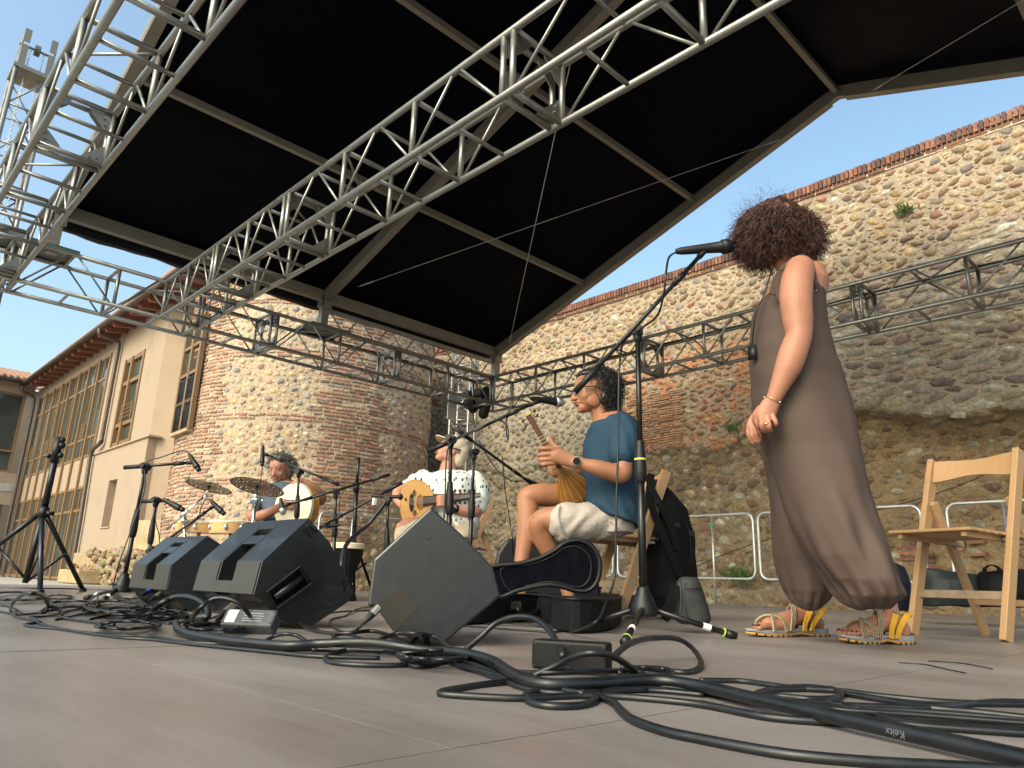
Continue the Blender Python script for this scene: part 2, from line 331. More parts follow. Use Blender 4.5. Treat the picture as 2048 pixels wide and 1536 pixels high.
for y in (YE, 6.97, 4.93, YR, .77, -1.27, YF):
    for x0, x1 in ((XL, XM), (XM, XR)):
        hh = .13 if y in (YE, YF) else .07; profile(roof(x0 + .06, y) + V(0, 0, .0), roof(x1 - .06, y), .09 if hh > .1 else .06, hh).build('purlin' if hh < .1 else 'eave_beam', mALU2, cp)
for x in (XL, XM, XR):
    for y in (YE,):
        m = MB(); m.box((x, y, (ZT + ZE) / 2 + .01), (.11, .11, ZE - ZT)); m.box((x, y, ZT + .035), (.2, .2, .012)); m.box((x, y - .065, ZE - .12), (.16, .02, .18)); m.box((x - .065, y, ZE - .1), (.02, .15, .16))
        for dz in (-.18, -.1, .2 - .25): m.tube([(x - .085, y - .08, ZE + dz), (x - .085, y - .06, ZE + dz)], .012, 6); m.tube([(x + .04, y - .085, ZE + dz), (x + .04, y - .07, ZE + dz)], .012, 6)
        m.build('post', mALU2, cp)
# lattice girder between middle and corner post
m = MB(); z0, z1 = ZT + .07, ZT + .34
m.bar((XM + .06, YE, z0), (XR - .06, YE, z0), .05, .06).bar((XM + .06, YE, z1), (XR - .06, YE, z1), .05, .06)
n = 6
for i in range(n):
    x0 = XM + .1 + (XR - XM - .2) * i / n; x1 = XM + .1 + (XR - XM - .2) * (i + 1) / n; xm = (x0 + x1) / 2
    m.tube([(x0, YE, z1), (xm - .02, YE, z0)], .011, 8).tube([(xm + .02, YE, z0), (x1 - .05, YE, z1)], .011, 8)
m.build('lattice_girder', mALU, cp)
# rolled-up rear valance
m = MB(); pts = [V(XL - .15 + i * .13, YE + .22, ZE - .09 + .006 * math.sin(i * .9) - .012 * abs(math.sin(i * .31))) for i in range(int((XR - XL + .15) / .13))]
m.tube(pts, [.062 + .006 * math.sin(i * 1.7) for i in range(len(pts))], 12); m.build('rolled_valance', mVINYL, cp, smooth=True)
m = MB(); m.bar((XL - .1, YE + .16, ZE - .05), (XR, YE + .16, ZE - .05), .012, .22); m.build('valance', mVINYL, cp)
# cross cables
for a, b_ in (((XR - .02, YE - .35, ZE + .06), (XM, YR + 1.4, ZR - .56)), ((XR, YR + .7, ZR - .33), (XM + .25, YE - .45, ZE + .1)), ((XR, YR - .35, ZR - .2), (XM + .1, YF + 1, ZE + .3))):
    a = V(*a); b_ = V(*b_); m = MB(); m.tube([a, b_], .005, 6); t = (b_ - a).normalized()
    for e, s_ in ((a, 1), (b_, -1)): m.tube([e + t * s_ * .05, e + t * s_ * .25], .012, 6)
    m.build('bracing_cable', mSTEEL, cp)

# ------------------------------------------------------------------ city wall: mortar sheet with real relief, every stone a raised pebble with its own colour
def fbm(p, o=4):
    a = 1.; s_ = 0.
    q = Vector(p)
    for _ in range(o): s_ += a * noise.noise(q); q = q * 2.03 + Vector((11.3, 7.1, 3.7)); a *= .5
    return s_
def smooth01(a, b_, x): t = min(1, max(0, (x - a) / (b_ - a))); return t * t * (3 - 2 * t)
WXX = 10.4
def walltop(y): return 6.42 - .03 * (y - 1) * .3 if y < 5.0 else 5.68
def lowline(y): return (2.5 + .12 * fbm((y * .7, 3, 1)) + .05 * math.sin(y * 5)) if y > 4.2 else 2.52 + .22 * fbm((y * .9, 8, 1)) + .10 * math.sin(y * 2.1)
def wallx(y, z):
    l = lowline(y); d = .035 * fbm((y * 1.1, z * 1.4, 2)) + .004 * fbm((y * 6, z * 7, 5), 2)
    below = 1 - smooth01(l - .12, l + .03, z)
    rec = .06 + (.17 * smooth01(4.6, 3.4, y) if y < 4.6 else 0) * smooth01(-.4, l - .3, z) 
    d -= 0; x = WXX + below * rec - d
    er = below * (.06 * fbm((y * 2.3, z * 3.5, 9), 3) + .012 * fbm((y * 7, z * 9, 4), 2) + (.055 * fbm((y * 1.3, z * 7.5, 12), 3) if y < 4.6 else .02 * fbm((y * 1.5, z * 8, 12), 2))) * (1.3 if y < 4.4 else .8)
    x -= er
    if z < .16: x -= .16 + .03 * fbm((y * 3, 1, 1))
    x += .05 * smooth01(8, 10, y) * fbm((y * 2.5, z * 3, 15))
    return x
PAL = {
 'ochre': [(.46, .30, .13), (.40, .25, .11), (.50, .36, .19), (.30, .19, .11), (.22, .15, .11), (.36, .24, .14), (.55, .43, .26), (.24, .20, .17), (.33, .17, .10), (.42, .33, .22)],
 'flat': [(.26, .18, .16), (.30, .22, .19), (.38, .34, .27), (.44, .40, .33), (.34, .27, .20), (.21, .14, .13), (.52, .48, .40), (.38, .29, .20), (.29, .26, .23), (.42, .32, .21)],
 'red': [(.44, .17, .08), (.38, .16, .09), (.50, .24, .12), (.32, .16, .11), (.45, .32, .20)],
 'low': [(.40, .26, .12), (.32, .20, .10), (.27, .19, .12), (.45, .34, .20), (.22, .16, .11), (.50, .44, .34), (.30, .15, .09), (.35, .27, .18)],
 'grey': [(.30, .26, .20), (.25, .21, .17), (.36, .31, .23), (.20, .17, .14), (.42, .33, .19), (.33, .30, .26)]}
def zone(y, z):
    l = lowline(y)
    if z < l:
        if y < 4.3: return ('eroded', .025, .095, 1.8, .98, 'low')
        if y > 8.3: return ('lowl', .035, .10, 1.4, .82, 'grey')
        return ('low', .03, .105, 1.5, .84, 'low')
    f = .35 * fbm((y * .8, z * .8, 33))
    if y < 4.6 + f and z < 4.55 + f + (.35 if y < 2.5 else 0): return ('flat', .03, .125, 2.4, .82, 'flat')
    if 5.2 < y + f < 8.3 and z < 4.15 + f * .6: return ('rubble', .03, .08, 2.2, .95, 'red')
    if y > 8.6 and z < 4.3 + f: return ('grey', .03, .085, 1.4, .88, 'grey')
    return ('upper', .022, .092, 1.8, .90, 'ochre')
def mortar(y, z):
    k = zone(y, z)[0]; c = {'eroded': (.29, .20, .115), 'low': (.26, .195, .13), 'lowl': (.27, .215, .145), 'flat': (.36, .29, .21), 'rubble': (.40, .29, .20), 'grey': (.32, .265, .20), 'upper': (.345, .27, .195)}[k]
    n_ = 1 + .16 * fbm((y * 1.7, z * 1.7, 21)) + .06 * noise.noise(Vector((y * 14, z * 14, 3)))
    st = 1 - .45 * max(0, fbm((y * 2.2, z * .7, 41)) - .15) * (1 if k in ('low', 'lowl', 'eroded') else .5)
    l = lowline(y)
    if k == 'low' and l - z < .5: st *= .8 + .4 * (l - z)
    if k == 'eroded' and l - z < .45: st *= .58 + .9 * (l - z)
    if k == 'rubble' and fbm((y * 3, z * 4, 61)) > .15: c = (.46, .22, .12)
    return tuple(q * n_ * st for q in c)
def stone_at(b, P, ax, ay, nrm, ra, rb, h, col, seed):
    n = 9; vs = [P + nrm * h]; r_ = random.Random(seed); jit = [r_.uniform(.70, 1.20) for _ in range(n)]; ph = r_.uniform(0, 6.28)
    sq = r_.choice([2.0, 2.0, 2.6, 3.2])
    for fr, hh in ((.62, .80), (.98, .0 - .25)):
        for i in range(n):
            a = ph + 6.2832 * i / n; c, s_ = math.cos(a), math.sin(a); k = (abs(c) ** sq + abs(s_) ** sq) ** (-1 / sq) * jit[i] * fr
            vs.append(P + ax * (c * k * ra) + ay * (s_ * k * rb) + nrm * (h * hh))
    fs = [(0, 1 + i, 1 + (i + 1) % n) for i in range(n)] + [(1 + i, 1 + n + i, 1 + n + (i + 1) % n, 1 + (i + 1) % n) for i in range(n)]
    b.add(vs, fs); edge_shade = (col[0] * .82, col[1] * .80, col[2] * .78)  # outer ring coloured darker: painted shade where the stone sinks into the mortar
    b.c.extend([col] * (n + 1) + [edge_shade] * n)
def scatter(u0, u1, v0, v1, zf, tries, seed, accept=None):
    r_ = random.Random(seed); cell = .12; grid = {}; out = []
    sizes = sorted([r_.random() for _ in range(tries)], reverse=True)
    for q in sizes:
        u = r_.uniform(u0, u1); v = r_.uniform(v0, v1)
        if accept and not accept(u, v): continue
        z_ = zf(u, v); rad = z_[1] + (z_[2] - z_[1]) * q ** 1.6; sp = rad * z_[4]; asp = z_[3]; rv = sp / math.sqrt(asp); ru = sp * math.sqrt(asp) * .92
        ci, cj = int(u / cell), int(v / cell); ok = True; R_ = 4
        for i in range(ci - R_, ci + R_ + 1):
            for j in range(cj - R_, cj + R_ + 1):
                for (u2, v2, a2, b2) in grid.get((i, j), ()):
                    if ((u - u2) / (ru + a2)) ** 2 + ((v - v2) / (rv + b2)) ** 2 < 1: ok = False; break
                if not ok: break
            if not ok: break
        if ok: grid.setdefault((ci, cj), []).append((u, v, ru, rv)); out.append((u, v, rad, asp, z_))
    return out
mSTONE = mat('masonry_stone', (.4, .3, .2), .88, 0, .42, 17, .9, 45, attr=True, dist=.012)
mMORT = mat('lime_mortar', (.5, .4, .25), .95, 0, .30, 22, 1.0, 26, attr=True, dist=.03)
mBRICK = mat('old_brick', (.4, .2, .1), .88, 0, .35, 18, .6, 60, attr=True, dist=.005)
cw = thing('city_wall', 'high medieval rubble stone wall with brick coping behind the stage', 'wall', (WXX, 5, 0))
Y0, Y1 = -3.0, 15.6; gs = .06; ny = int((Y1 - Y0) / gs); nz = 112; b = MB(); vs = []; cs = []
for j in range(nz + 1):
    for i in range(ny + 1):
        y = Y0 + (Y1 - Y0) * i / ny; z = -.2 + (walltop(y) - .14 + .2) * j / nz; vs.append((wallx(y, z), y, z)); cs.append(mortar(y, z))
b.v = vs; b.n = len(vs); b.c = cs; b.f = [(j * (ny + 1) + i, j * (ny + 1) + i + 1, (j + 1) * (ny + 1) + i + 1, (j + 1) * (ny + 1) + i) for j in range(nz) for i in range(ny)]
b.build('mortar_face', mMORT, cw, smooth=True)
MB().box((WXX + .85, (Y0 + Y1) / 2, 2.6), (.9, Y1 - Y0, 5.6)).build('wall_core', mat('wall_core', (.3, .24, .15), .9), cw)
b = MB(); q = 0
for (y, z, rad, asp, z_) in scatter(-2.2, 15.4, -.1, 6.3, zone, 300000, 3, lambda u, v: v < walltop(u) - .25):
    k = z_[0]
    if k == 'eroded' and fbm((y * 1.5, z * 2.5, 70)) < -.35: continue
    pal = PAL[z_[5]]; c = rnd.choice(pal); 
    if k == 'rubble' and rnd.random() < .55: c = rnd.choice(PAL['ochre'])
    if k in ('upper',) and rnd.random() < .05: c = (.33, .13, .08)
    if k in ('upper', 'low') and rnd.random() < .03: c = (.62, .58, .50)
    f = rnd.uniform(.6, 1.05); mo = mortar(y, z); bl = .22 if k in ('upper', 'grey', 'rubble') else .18
    c = tuple((c[i] * (1 - bl) + mo[i] * bl) * f for i in range(3))
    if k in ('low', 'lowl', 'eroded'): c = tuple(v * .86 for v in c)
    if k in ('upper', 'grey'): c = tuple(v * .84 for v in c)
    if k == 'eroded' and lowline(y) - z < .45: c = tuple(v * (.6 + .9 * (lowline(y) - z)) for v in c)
    sa = math.sqrt(asp); tl = rnd.uniform(-.25, .25) + (0 if k == 'flat' else rnd.choice([0, 0, .5, -.5])); ax = V(0, math.cos(tl), math.sin(tl)); ay = V(0, -math.sin(tl), math.cos(tl))
    h = rad * rnd.uniform(.10, .26) if k not in ('flat',) else rad * rnd.uniform(.08, .16)
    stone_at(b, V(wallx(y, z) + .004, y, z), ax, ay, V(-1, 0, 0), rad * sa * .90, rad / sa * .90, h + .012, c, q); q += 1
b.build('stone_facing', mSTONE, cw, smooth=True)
b = MB()
def brickcol(f=1., dark=.3):
    c = rnd.choice([(.36, .14, .085), (.30, .12, .08), (.38, .17, .10), (.24, .10, .08), (.15, .08, .07), (.33, .16, .11)]); f *= rnd.uniform(.6, .92); return tuple(v * f for v in c)
# brick patch in the wall
for r in range(24):
    z = 2.52 + r * .042
    y = 6.55 + rnd.uniform(0, .1)
    while y < 7.6:
        L_ = rnd.uniform(.14, .30); ym = y + L_ / 2
        if rnd.random() < .86: c = rnd.choice([(.42, .22, .12), (.38, .19, .10), (.44, .27, .16), (.36, .24, .16)]); b.box((wallx(ym, z) - .004 + rnd.uniform(-.008, .006), ym, z + rnd.uniform(-.004, .004)), (.05, L_ - .016, .027), None, c)
        y += L_
for r in range(6):
    for y in [2.2 + .28 * k for k in range(7)] + [.9, .6]:
        if rnd.random() < .6: b.box((wallx(y, .55 + r * .09) - .01, y + rnd.uniform(0, .1), .55 + r * .075 + .05 * fbm((y, 1, 1))), (.06, rnd.uniform(.15, .27), .04), Matrix.Rotation(rnd.uniform(-.08, .08), 3, 'X'), brickcol(1.1))
b.build('brick_patch', mBRICK, cw, bevel=.004)
b = MB(); y = Y0
while y < Y1:
    for y in [y]:
        zt = walltop(y); x = WXX - .07; c = brickcol(.72)
        b.box((x + .15 + rnd.uniform(-.006, .006), y + .026, zt - .07 + rnd.uniform(-.005, .005)), (.32, .050, .135), None, c)
    y += .066
y = Y0
while y < Y1:
    b.box((WXX + .09 + rnd.uniform(-.006, .006), y + .125, walltop(y + .12) - .172 + rnd.uniform(-.004, .004)), (.26, .235, .042), None, brickcol(.75)); y += .262
b.build('coping_bricks', mBRICK, cw)
b = MB()
for ya, yb, zt in ((Y0, 4.99, 6.40), (5.0, Y1, 5.68)): b.box((WXX + .42, (ya + yb) / 2, zt - .12), (.9, yb - ya, .16), None, (.55, .44, .36))
b.box((WXX + .45, 5.0 - 1.0, 5.95), (.8, 2.0, .5), None, (.45, .35, .22)); b.box((WXX + .45, 1.0, 5.95), (.8, 8.0, .5), None, (.45, .35, .22))
b.build('coping_mortar', mMORT, cw)
# weeds growing from the wall
mLEAF = mat('weed_leaf', (.10, .17, .045), .6, 0, .35, 30)
def tuft(name, label, P, r, n, up=.5, dr=V(-1, 0, 0)):
    b = MB(); P = Vector(P)
    for i in range(n):
        d = (V(rnd.uniform(-1, 1), rnd.uniform(-1, 1), rnd.uniform(-.3, 1)) * 1. + dr * .8 + UP * up).normalized(); s_ = rnd.uniform(.4, 1) * r; sd = d.cross(V(rnd.random(), rnd.random(), rnd.random())).normalized()
        a = P + V(0, rnd.gauss(0, r * .5), rnd.gauss(0, r * .2)); w_ = .012
        for k in range(3):
            c = a + d * s_ * (k + .5) / 3 + V(0, 0, -.1 * s_ * k * k / 4); b.add([c, c + d * s_ * .3 + sd * w_, c + d * s_ * .45, c + d * s_ * .3 - sd * w_], [(0, 1, 2, 3)])
    return tag(b.build(name, mLEAF), label, 'plant')
tuft('weed', 'small green weed growing high on the stone wall above the truss', WX(1812, 425, WXX - .05), .11, 90)
tuft('weed', 'green weeds at the foot of the stone wall behind the crowd barrier', WX(1480, 1160, 10.15), .2, 120)
tuft('weed', 'thin grassy tuft on the ledge of the wall behind the singer\'s hands', WX(1467, 862, WXX - .05), .14, 40, 1.5)
tuft('weed', 'dry grassy plant at the tower foot beside the goblet drum', WX(735, 1165, 8.6), .22, 60, 1.8)
# loose wire strung along the wall
tag(MB().tube(spline([WX(2048, 905, 10.1), WX(1880, 985, 10.1), WX(1500, 1090, 10.1), WX(1290, 1180, 10.1)], 10), .006, 5).build('wall_wire', mBLKP), 'thin slack wire strung low across the stone wall', 'wire')

# ------------------------------------------------------------------ round tower
TC = V(7.3, 13.7, 0); TR = 2.5
def tow(px, py):
    d = ray(px, py); dx, dy = d[0], d[1]; A = dx * dx + dy * dy; B = -2 * (dx * TC.x + dy * TC.y); C_ = TC.x ** 2 + TC.y ** 2 - TR ** 2; D = B * B - 4 * A * C_
    t = (-B - math.sqrt(max(D, 0))) / (2 * A); p = Vector(CAM + d * t); a = math.atan2(p.y - TC.y, p.x - TC.x); return (a - 2 * math.pi if a > 0 else a), p.z
def tp(th, z, dr=0.): return V(TC.x + (TR + dr) * math.cos(th), TC.y + (TR + dr) * math.sin(th), z)
tw = thing('round_tower', 'round stone and brick tower behind the drummer', 'tower', (TC.x, TC.y, 0))
thb = [tow(x, 800)[0] for x in (352, 385, 447, 640, 765, 851)]; ztop = tow(450, 560)[1]
zb1 = [tow(560, y)[1] for y in (965, 832, 702, 600)]                   # double brick courses
def tx(th, z): return .03 * fbm((th * 4, z * 1.2, 7), 3) + .003 * fbm((th * 22, z * 9, 8), 2)
b = MB(); nth, nz = 150, 90; th0, th1 = thb[0] - .9, thb[5] + .9
for j in range(nz + 1):
    for i in range(nth + 1):
        th = th0 + (th1 - th0) * i / nth; z = -.2 + (ztop + .2) * j / nz; b.v.append(tuple(tp(th, z, tx(th, z))))
        n_ = 1 + .12 * fbm((th * 4, z * 1.7, 21)); c = (.42, .325, .235) if z > .8 else (.32, .25, .16); b.c.append(tuple(v * n_ for v in c))
b.n = len(b.v); b.f = [(j * (nth + 1) + i, j * (nth + 1) + i + 1, (j + 1) * (nth + 1) + i + 1, (j + 1) * (nth + 1) + i) for j in range(nz) for i in range(nth)]
b.build('mortar_face', mMORT, tw, smooth=True)
b = MB(); bc_ = 0; hb = .068
def isband(z): return any(abs(z - q) < .085 for q in zb1)
def bricked(th, z):
    tooth = .035 * (1 if int(z / .42) % 2 else -.6)
    if z < .75: return False
    if thb[0] - .5 < th < thb[2] + tooth: return True
    if thb[3] - tooth < th < thb[4] + tooth: return True
    return isband(z)
row = 0; z = .8
while z < ztop - .05:
    u = (th0 + .3) * TR + (row % 2) * .12; 
    while u < (th1 - .3) * TR:
        L_ = rnd.uniform(.13, .27); th = (u + L_ / 2) / TR
        if bricked(th, z) and rnd.random() < .97:
            c, s_ = math.cos(th), math.sin(th); R = Matrix(((c, -s_, 0), (s_, c, 0), (0, 0, 1)))
            co = brickcol(1.15) if rnd.random() < .8 else rnd.choice([(.30, .22, .17), (.40, .33, .24), (.22, .17, .14)])
            co = tuple(v * .82 + m_ * .18 for v, m_ in zip(co, (.5, .4, .3)))
            b.box(tp(th, z + rnd.uniform(-.006, .006), tx(th, z) - .008 + rnd.uniform(-.008, .008)), (.05, L_ - .03, .038 + rnd.uniform(-.006, .006)), R @ Matrix.Rotation(rnd.gauss(0, .035), 3, 'X'), co)
        u += L_
    z += hb; row += 1
b.build('brickwork', mBRICK, tw, bevel=.006)
b = MB()
def zt_(u, v): return ('t', .026, .085, 1.3, .98, 'ochre') if v > .8 else ('t', .04, .12, 1.4, .85, 'low')
for (u, z, rad, asp, z_) in scatter(th0 * TR, th1 * TR, -.1, ztop - .1, zt_, 60000, 8, lambda u, v: not bricked(u / TR, v) and not bricked(u / TR - .03, v) and not bricked(u / TR + .03, v) and not isband(v + .05) and not isband(v - .05)):
    th = u / TR; c = rnd.choice(PAL['ochre'] + [(.20, .17, .14), (.50, .38, .2), (.27, .24, .21)]); f = rnd.uniform(.8, 1.2); c = tuple(v * f * .85 + .06 for v in c); sa = math.sqrt(asp)
    tl = rnd.uniform(-.5, .5); t1 = V(-math.sin(th), math.cos(th), 0); ax = t1 * math.cos(tl) + UP * math.sin(tl); ay = UP * math.cos(tl) - t1 * math.sin(tl)
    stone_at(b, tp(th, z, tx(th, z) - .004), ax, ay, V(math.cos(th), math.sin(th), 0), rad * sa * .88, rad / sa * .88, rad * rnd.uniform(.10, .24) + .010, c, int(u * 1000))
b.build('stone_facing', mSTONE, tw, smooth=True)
mPLAS = mat('pale_render', (.50, .46, .40), .9, 0, .15, 6, .3, 40)
pe = WX(851, 800, 9.36); MB().box((pe.x + .02, pe.y, 2.1), (.13, .13, 4.6)).build('corner_strip', mPLAS, tw)
b = MB(); b.ball((TC.x, TC.y, ztop - .1), (TR, TR, .6), None, 24, 8); b.build('tower_cap', mat('roof_tile_plain', (.32, .17, .11), .9, 0, .3, 12, .5, 30), tw, smooth=True)

# ------------------------------------------------------------------ plaster building and wing
mPINK = mat('pink_render', (.335, .255, .19), .92, 0, .20, 1.3, .25, 45, dist=.003, col2=(.285, .215, .16))
mPINK2 = mat('peach_render', (.33, .245, .175), .92, 0, .10, 1.1, .25, 45, dist=.003)
mWOOD = mat('window_wood', (.22, .13, .06), .55, 0, .35, 6, .2, 40, stretch=(3, 3, .6), col2=(.15, .085, .042))
mBEAM = mat('painted_rafter', (.20, .075, .045), .6, 0, .25, 6)
mGLASS = mat('window_glass', (.05, .06, .055), .08, 0, .4, .8, spec=.6, rvar=.02)
mPIPE = mat('brown_pipe', (.10, .07, .055), .45, .3, .2, 10)
mTILE = mat('clay_roof_tile', (.40, .22, .15), .9, 0, .4, 9, .4, 30, col2=(.28, .17, .13))
mSAND = mat('sandstone_block', (.36, .26, .15), .9, 0, .3, 4, .6, 25, dist=.01)
FX = 5.4; bd = thing('plaster_building', 'pink rendered building with wooden window bays and red rafters left of the tower', 'building', (FX, 22, 0))
b = MB(); g1a, g1b = 21.95, 30.2; w2a, w2b = 18.95, 20.5
def wallbox(ya, yb, za, zb, x=FX, th=.35): b.box((x + th / 2, (ya + yb) / 2, (za + zb) / 2), (th, yb - ya, zb - za))
wallbox(17.6, w2a, 3.13, 6.5); wallbox(w2a, w2b, 5.58, 6.5); wallbox(w2b, g1a, 3.13, 6.5); wallbox(g1a, g1b + .6, 6.1, 6.5)
b.build('upper_wall', mPINK, bd)
b = MB(); X2 = FX - .06
for a_, c_, za, zb in ((17.45, 19.2, -.14, 3.13), (19.85, g1a, -.14, 3.13), (19.2, 19.85, -.14, 1.17), (19.2, 19.85, 2.32, 3.13)): wallbox(a_, c_, za, zb, X2, .4)
b.build('lower_wall', mPINK, bd)
MB().box((FX + .2, 19.52, 1.75), (.03, .66, 1.17)).build('niche', mPINK2, bd); MB().box((X2 + .14, 19.52, 1.165), (.34, .72, .03)).build('niche_sill', mPINK2, bd)
MB().box((X2 + .1, 19.5, 3.15), (.3, 4.4, .035)).build('string_course', mPINK2, bd)
MB().prism([(FX, 17.6, -.14), (FX + .35, 17.6, -.14), (7.2, 16.0, -.14), (6.9, 16.0, -.14)], (0, 0, 6.64)).build('return_wall', mPINK2, bd)
# big window bay
def wbox(m, ya, yb, za, zb, x0, x1): m.box(((x0 + x1) / 2, (ya + yb) / 2, (za + zb) / 2), (x1 - x0, yb - ya, zb - za))
posts = [g1a + .0 + k * (g1b - g1a) / 8 for k in range(9)]
for i, y in enumerate(posts):
    m = MB(); wbox(m, y - .06, y + .06, -.14, 6.1, FX - .035, FX + .05); m.build('window_post', mWOOD, bd)
for i in range(8):
    ya, yb = posts[i] + .07, posts[i + 1] - .07; wide = i % 2 == 0; ms = ya + (yb - ya) * (.62 if wide else .40)
    for (z0_, z1_) in ((3.2, 6.1), (-.1, 2.38)):
        rt = MB(); wbox(rt, ya, yb, z0_, z0_ + .07, FX, FX + .05); wbox(rt, ya, yb, z1_ - .07, z1_, FX, FX + .05); wbox(rt, ms - .03, ms + .03, z0_ + .07, z1_ - .07, FX + .005, FX + .045)
        for zz in ((5.42, 3.78) if z0_ > 3 else (1.72,)): wbox(rt, ya, yb, zz - .035, zz + .035, FX + .003, FX + .047)
        fr = rt.build('window_frame', mWOOD, bd)
        g = MB(); wbox(g, ya, yb, z0_ + .02, z1_ - .02, FX + .024, FX + .034); g.build('pane', mGLASS, fr)
    m = MB(); wbox(m, ya, yb, 2.38, 3.2, FX + .02, FX + .10); m.build('infill_panel', mPINK, bd)
    if i in (1, 4, 5, 7):
        m = MB()
        for k in range(4): m.tube([(FX - .08, ya, 3.85 + k * .11), (FX - .08, ms, 3.85 + k * .11)], .012, 6)
        for y in (ya + .02, (ya + ms) / 2, ms - .02): m.tube([(FX - .08, y, 3.78), (FX - .08, y, 4.2)], .012, 6)
        m.build('guard_rail', mWOOD, bd)
# second window
m = MB()
for y in (w2a + .06, w2b - .06, (w2a + w2b) / 2 + .18): wbox(m, y - .06, y + .06, 3.22, 5.58, FX - .03, FX + .14)
for z in (3.27, 3.78, 5.52, 4.9): wbox(m, w2a + .12, w2b - .12, z - .05, z + .05, FX, FX + .12)
fr = m.build('window_frame', mWOOD, bd); g = MB(); wbox(g, w2a + .1, w2b - .1, 3.3, 5.5, FX + .07, FX + .085); g.build('pane', mGLASS, fr)
m = MB()
for k in range(4): m.tube([(FX - .07, w2a + .12, 3.9 + k * .1), (FX - .07, (w2a + w2b) / 2 + .15, 3.9 + k * .1)], .012, 6)
m.tube([(FX - .07, w2a + .12, 3.8), (FX - .07, w2a + .12, 4.25)], .014, 6).tube([(FX - .07, (w2a + w2b) / 2 + .15, 3.8), (FX - .07, (w2a + w2b) / 2 + .15, 4.25)], .014, 6)
m.build('guard_rail', mWOOD, bd)
# eaves, rafters, gutter, roof
y = 14.9
while y < 30:
    m = MB(); m.bar((FX + .3, y, 6.53), (4.86, y, 6.40), .13, .15); m.build('rafter_tail', mBEAM, bd, bevel=.02); y += .66
MB().prism([(4.82, 14.2, 6.49), (4.82, 30.9, 6.49), (8.6, 30.9, 7.55), (8.6, 14.2, 7.55)], (0, 0, .05)).build('eaves_board', mBEAM, bd)
b = MB(); y = 14.2
while y < 30.9:
    for k in range(9):
        x0 = 4.78 + k * .42; z0_ = 6.56 + k * .118
        b.tube([(x0, y, z0_ + .02), (x0 + .46, y, z0_ + .125)], [.085, .075], 8)
    y += .19
b.build('roof_tiles', mTILE, bd, smooth=True)
MB().tube([(4.76, 14.1, 6.47), (4.76, 30.6, 6.50)], .075, 12).build('gutter', mPIPE, bd, smooth=True)
def pipe(pts, r=.055): MB().tube(spline(pts, 5), r, 10).build('downpipe', mPIPE, bd, smooth=True)
pipe([(4.76, 21.0, 6.42), (4.78, 21.0, 6.28), (5.0, 21.02, 6.22), (5.25, 21.05, 6.2), (5.3, 21.05, 6.0), (5.3, 21.05, 5), (5.3, 21.05, 3.6), (5.3, 21.05, 3.42), (5.26, 21.4, 3.30), (5.24, 21.55, 3.18), (5.24, 21.55, 2.8), (5.24, 21.4, 1.4), (5.24, 21.35, 0.)])
pipe([(4.76, 30.0, 6.42), (4.78, 30.0, 6.2), (5.1, 30.05, 6.1), (5.2, 30.06, 5.7), (5.2, 30.06, 3), (5.2, 30.06, 0.)])
# stepped sandstone base and rubble footing
P = lambda a, c: WX(a / 2.4, 600 + c / 2.4, 5.2)
pts = [P(472, 1195), P(585, 1195), P(588, 1142), P(620, 1138), P(626, 1058), P(800, 1052), P(800, 1300), P(472, 1300)]
MB().prism(pts, (.16, 0, 0)).build('stone_steps', mSAND, bd, bevel=.02)
b = MB()
for i in range(260):
    y = rnd.uniform(15.2, 21.2); z = rnd.uniform(-.1, .62 if y < 19.6 else .25); r_ = rnd.uniform(.05, .12)
    b.ball((5.14 + rnd.uniform(-.06, .04), y, z), (r_ * .8, r_ * 1.3, r_ * .7), Matrix.Rotation(rnd.uniform(-.4, .4), 3, 'X'), 7, 5, tuple(v * rnd.uniform(.8, 1.15) for v in rnd.choice([(.25, .18, .105), (.20, .145, .085), (.28, .215, .14)])))
b.box((5.3, 18, .2), (.2, 6.4, .75), None, (.32, .235, .14)); b.build('rubble_footing', mSTONE, bd)
MB().box((4.9, 19.2, .02), (.5, 1.6, .30)).build('stone_bench', mSAND, bd, bevel=.03)
# balcony window of the tower's flank
bw = thing('balcony_window', 'wooden window with black iron railing set in the tower flank', 'window', (5.0, 14.0, 3))
a0 = tow(381, 700); a1 = tow(412, 700); zt0 = tow(400, 640)[1]; zb0 = tow(385, 858)[1]
pA = tp(a0[0], 0, .02); pB = tp(a1[0], 0, .02); tdir = (pB - pA).normalized(); nrm_ = V(tdir.y, -tdir.x, 0); wd = (pB - pA).length
if nrm_.dot(V(TC.x, TC.y, 0) - pA) > 0: nrm_ = -nrm_
Rw = Matrix((tdir, nrm_, UP)).transposed(); mid = (pA + pB) / 2
def wb(m, u0, u1, z0_, z1_, d0, d1): m.box(mid + tdir * ((u0 + u1) / 2) + nrm_ * ((d0 + d1) / 2) + UP * ((z0_ + z1_) / 2), (u1 - u0, d1 - d0, z1_ - z0_), Rw)
h2 = wd / 2; m = MB()
for u in (-h2, 0, h2): wb(m, u - .04, u + .04, zb0, zt0, .02, .10)
for k in range(5): z_ = zb0 + (zt0 - zb0) * k / 4; wb(m, -h2, h2, z_ - .03, z_ + .03, .03, .09)
wfm = m.build('frame', mWOOD, bw); m = MB(); wb(m, -h2, h2, zb0, zt0, .0, .045); m.build('pane', mGLASS, wfm)
m = MB(); zr = zb0 + 1.0
for k in range(12):
    u = -h2 - .05 + (wd + .1) * k / 11; p = mid + tdir * u * .8 + nrm_ * .09
    m.tube(spline([p + UP * zb0, p + UP * (zb0 + .25) + tdir * .02, p + UP * (zb0 + .5) - tdir * .02, p + UP * (zb0 + .75) + tdir * .02, p + UP * zr], 4), .009, 5)
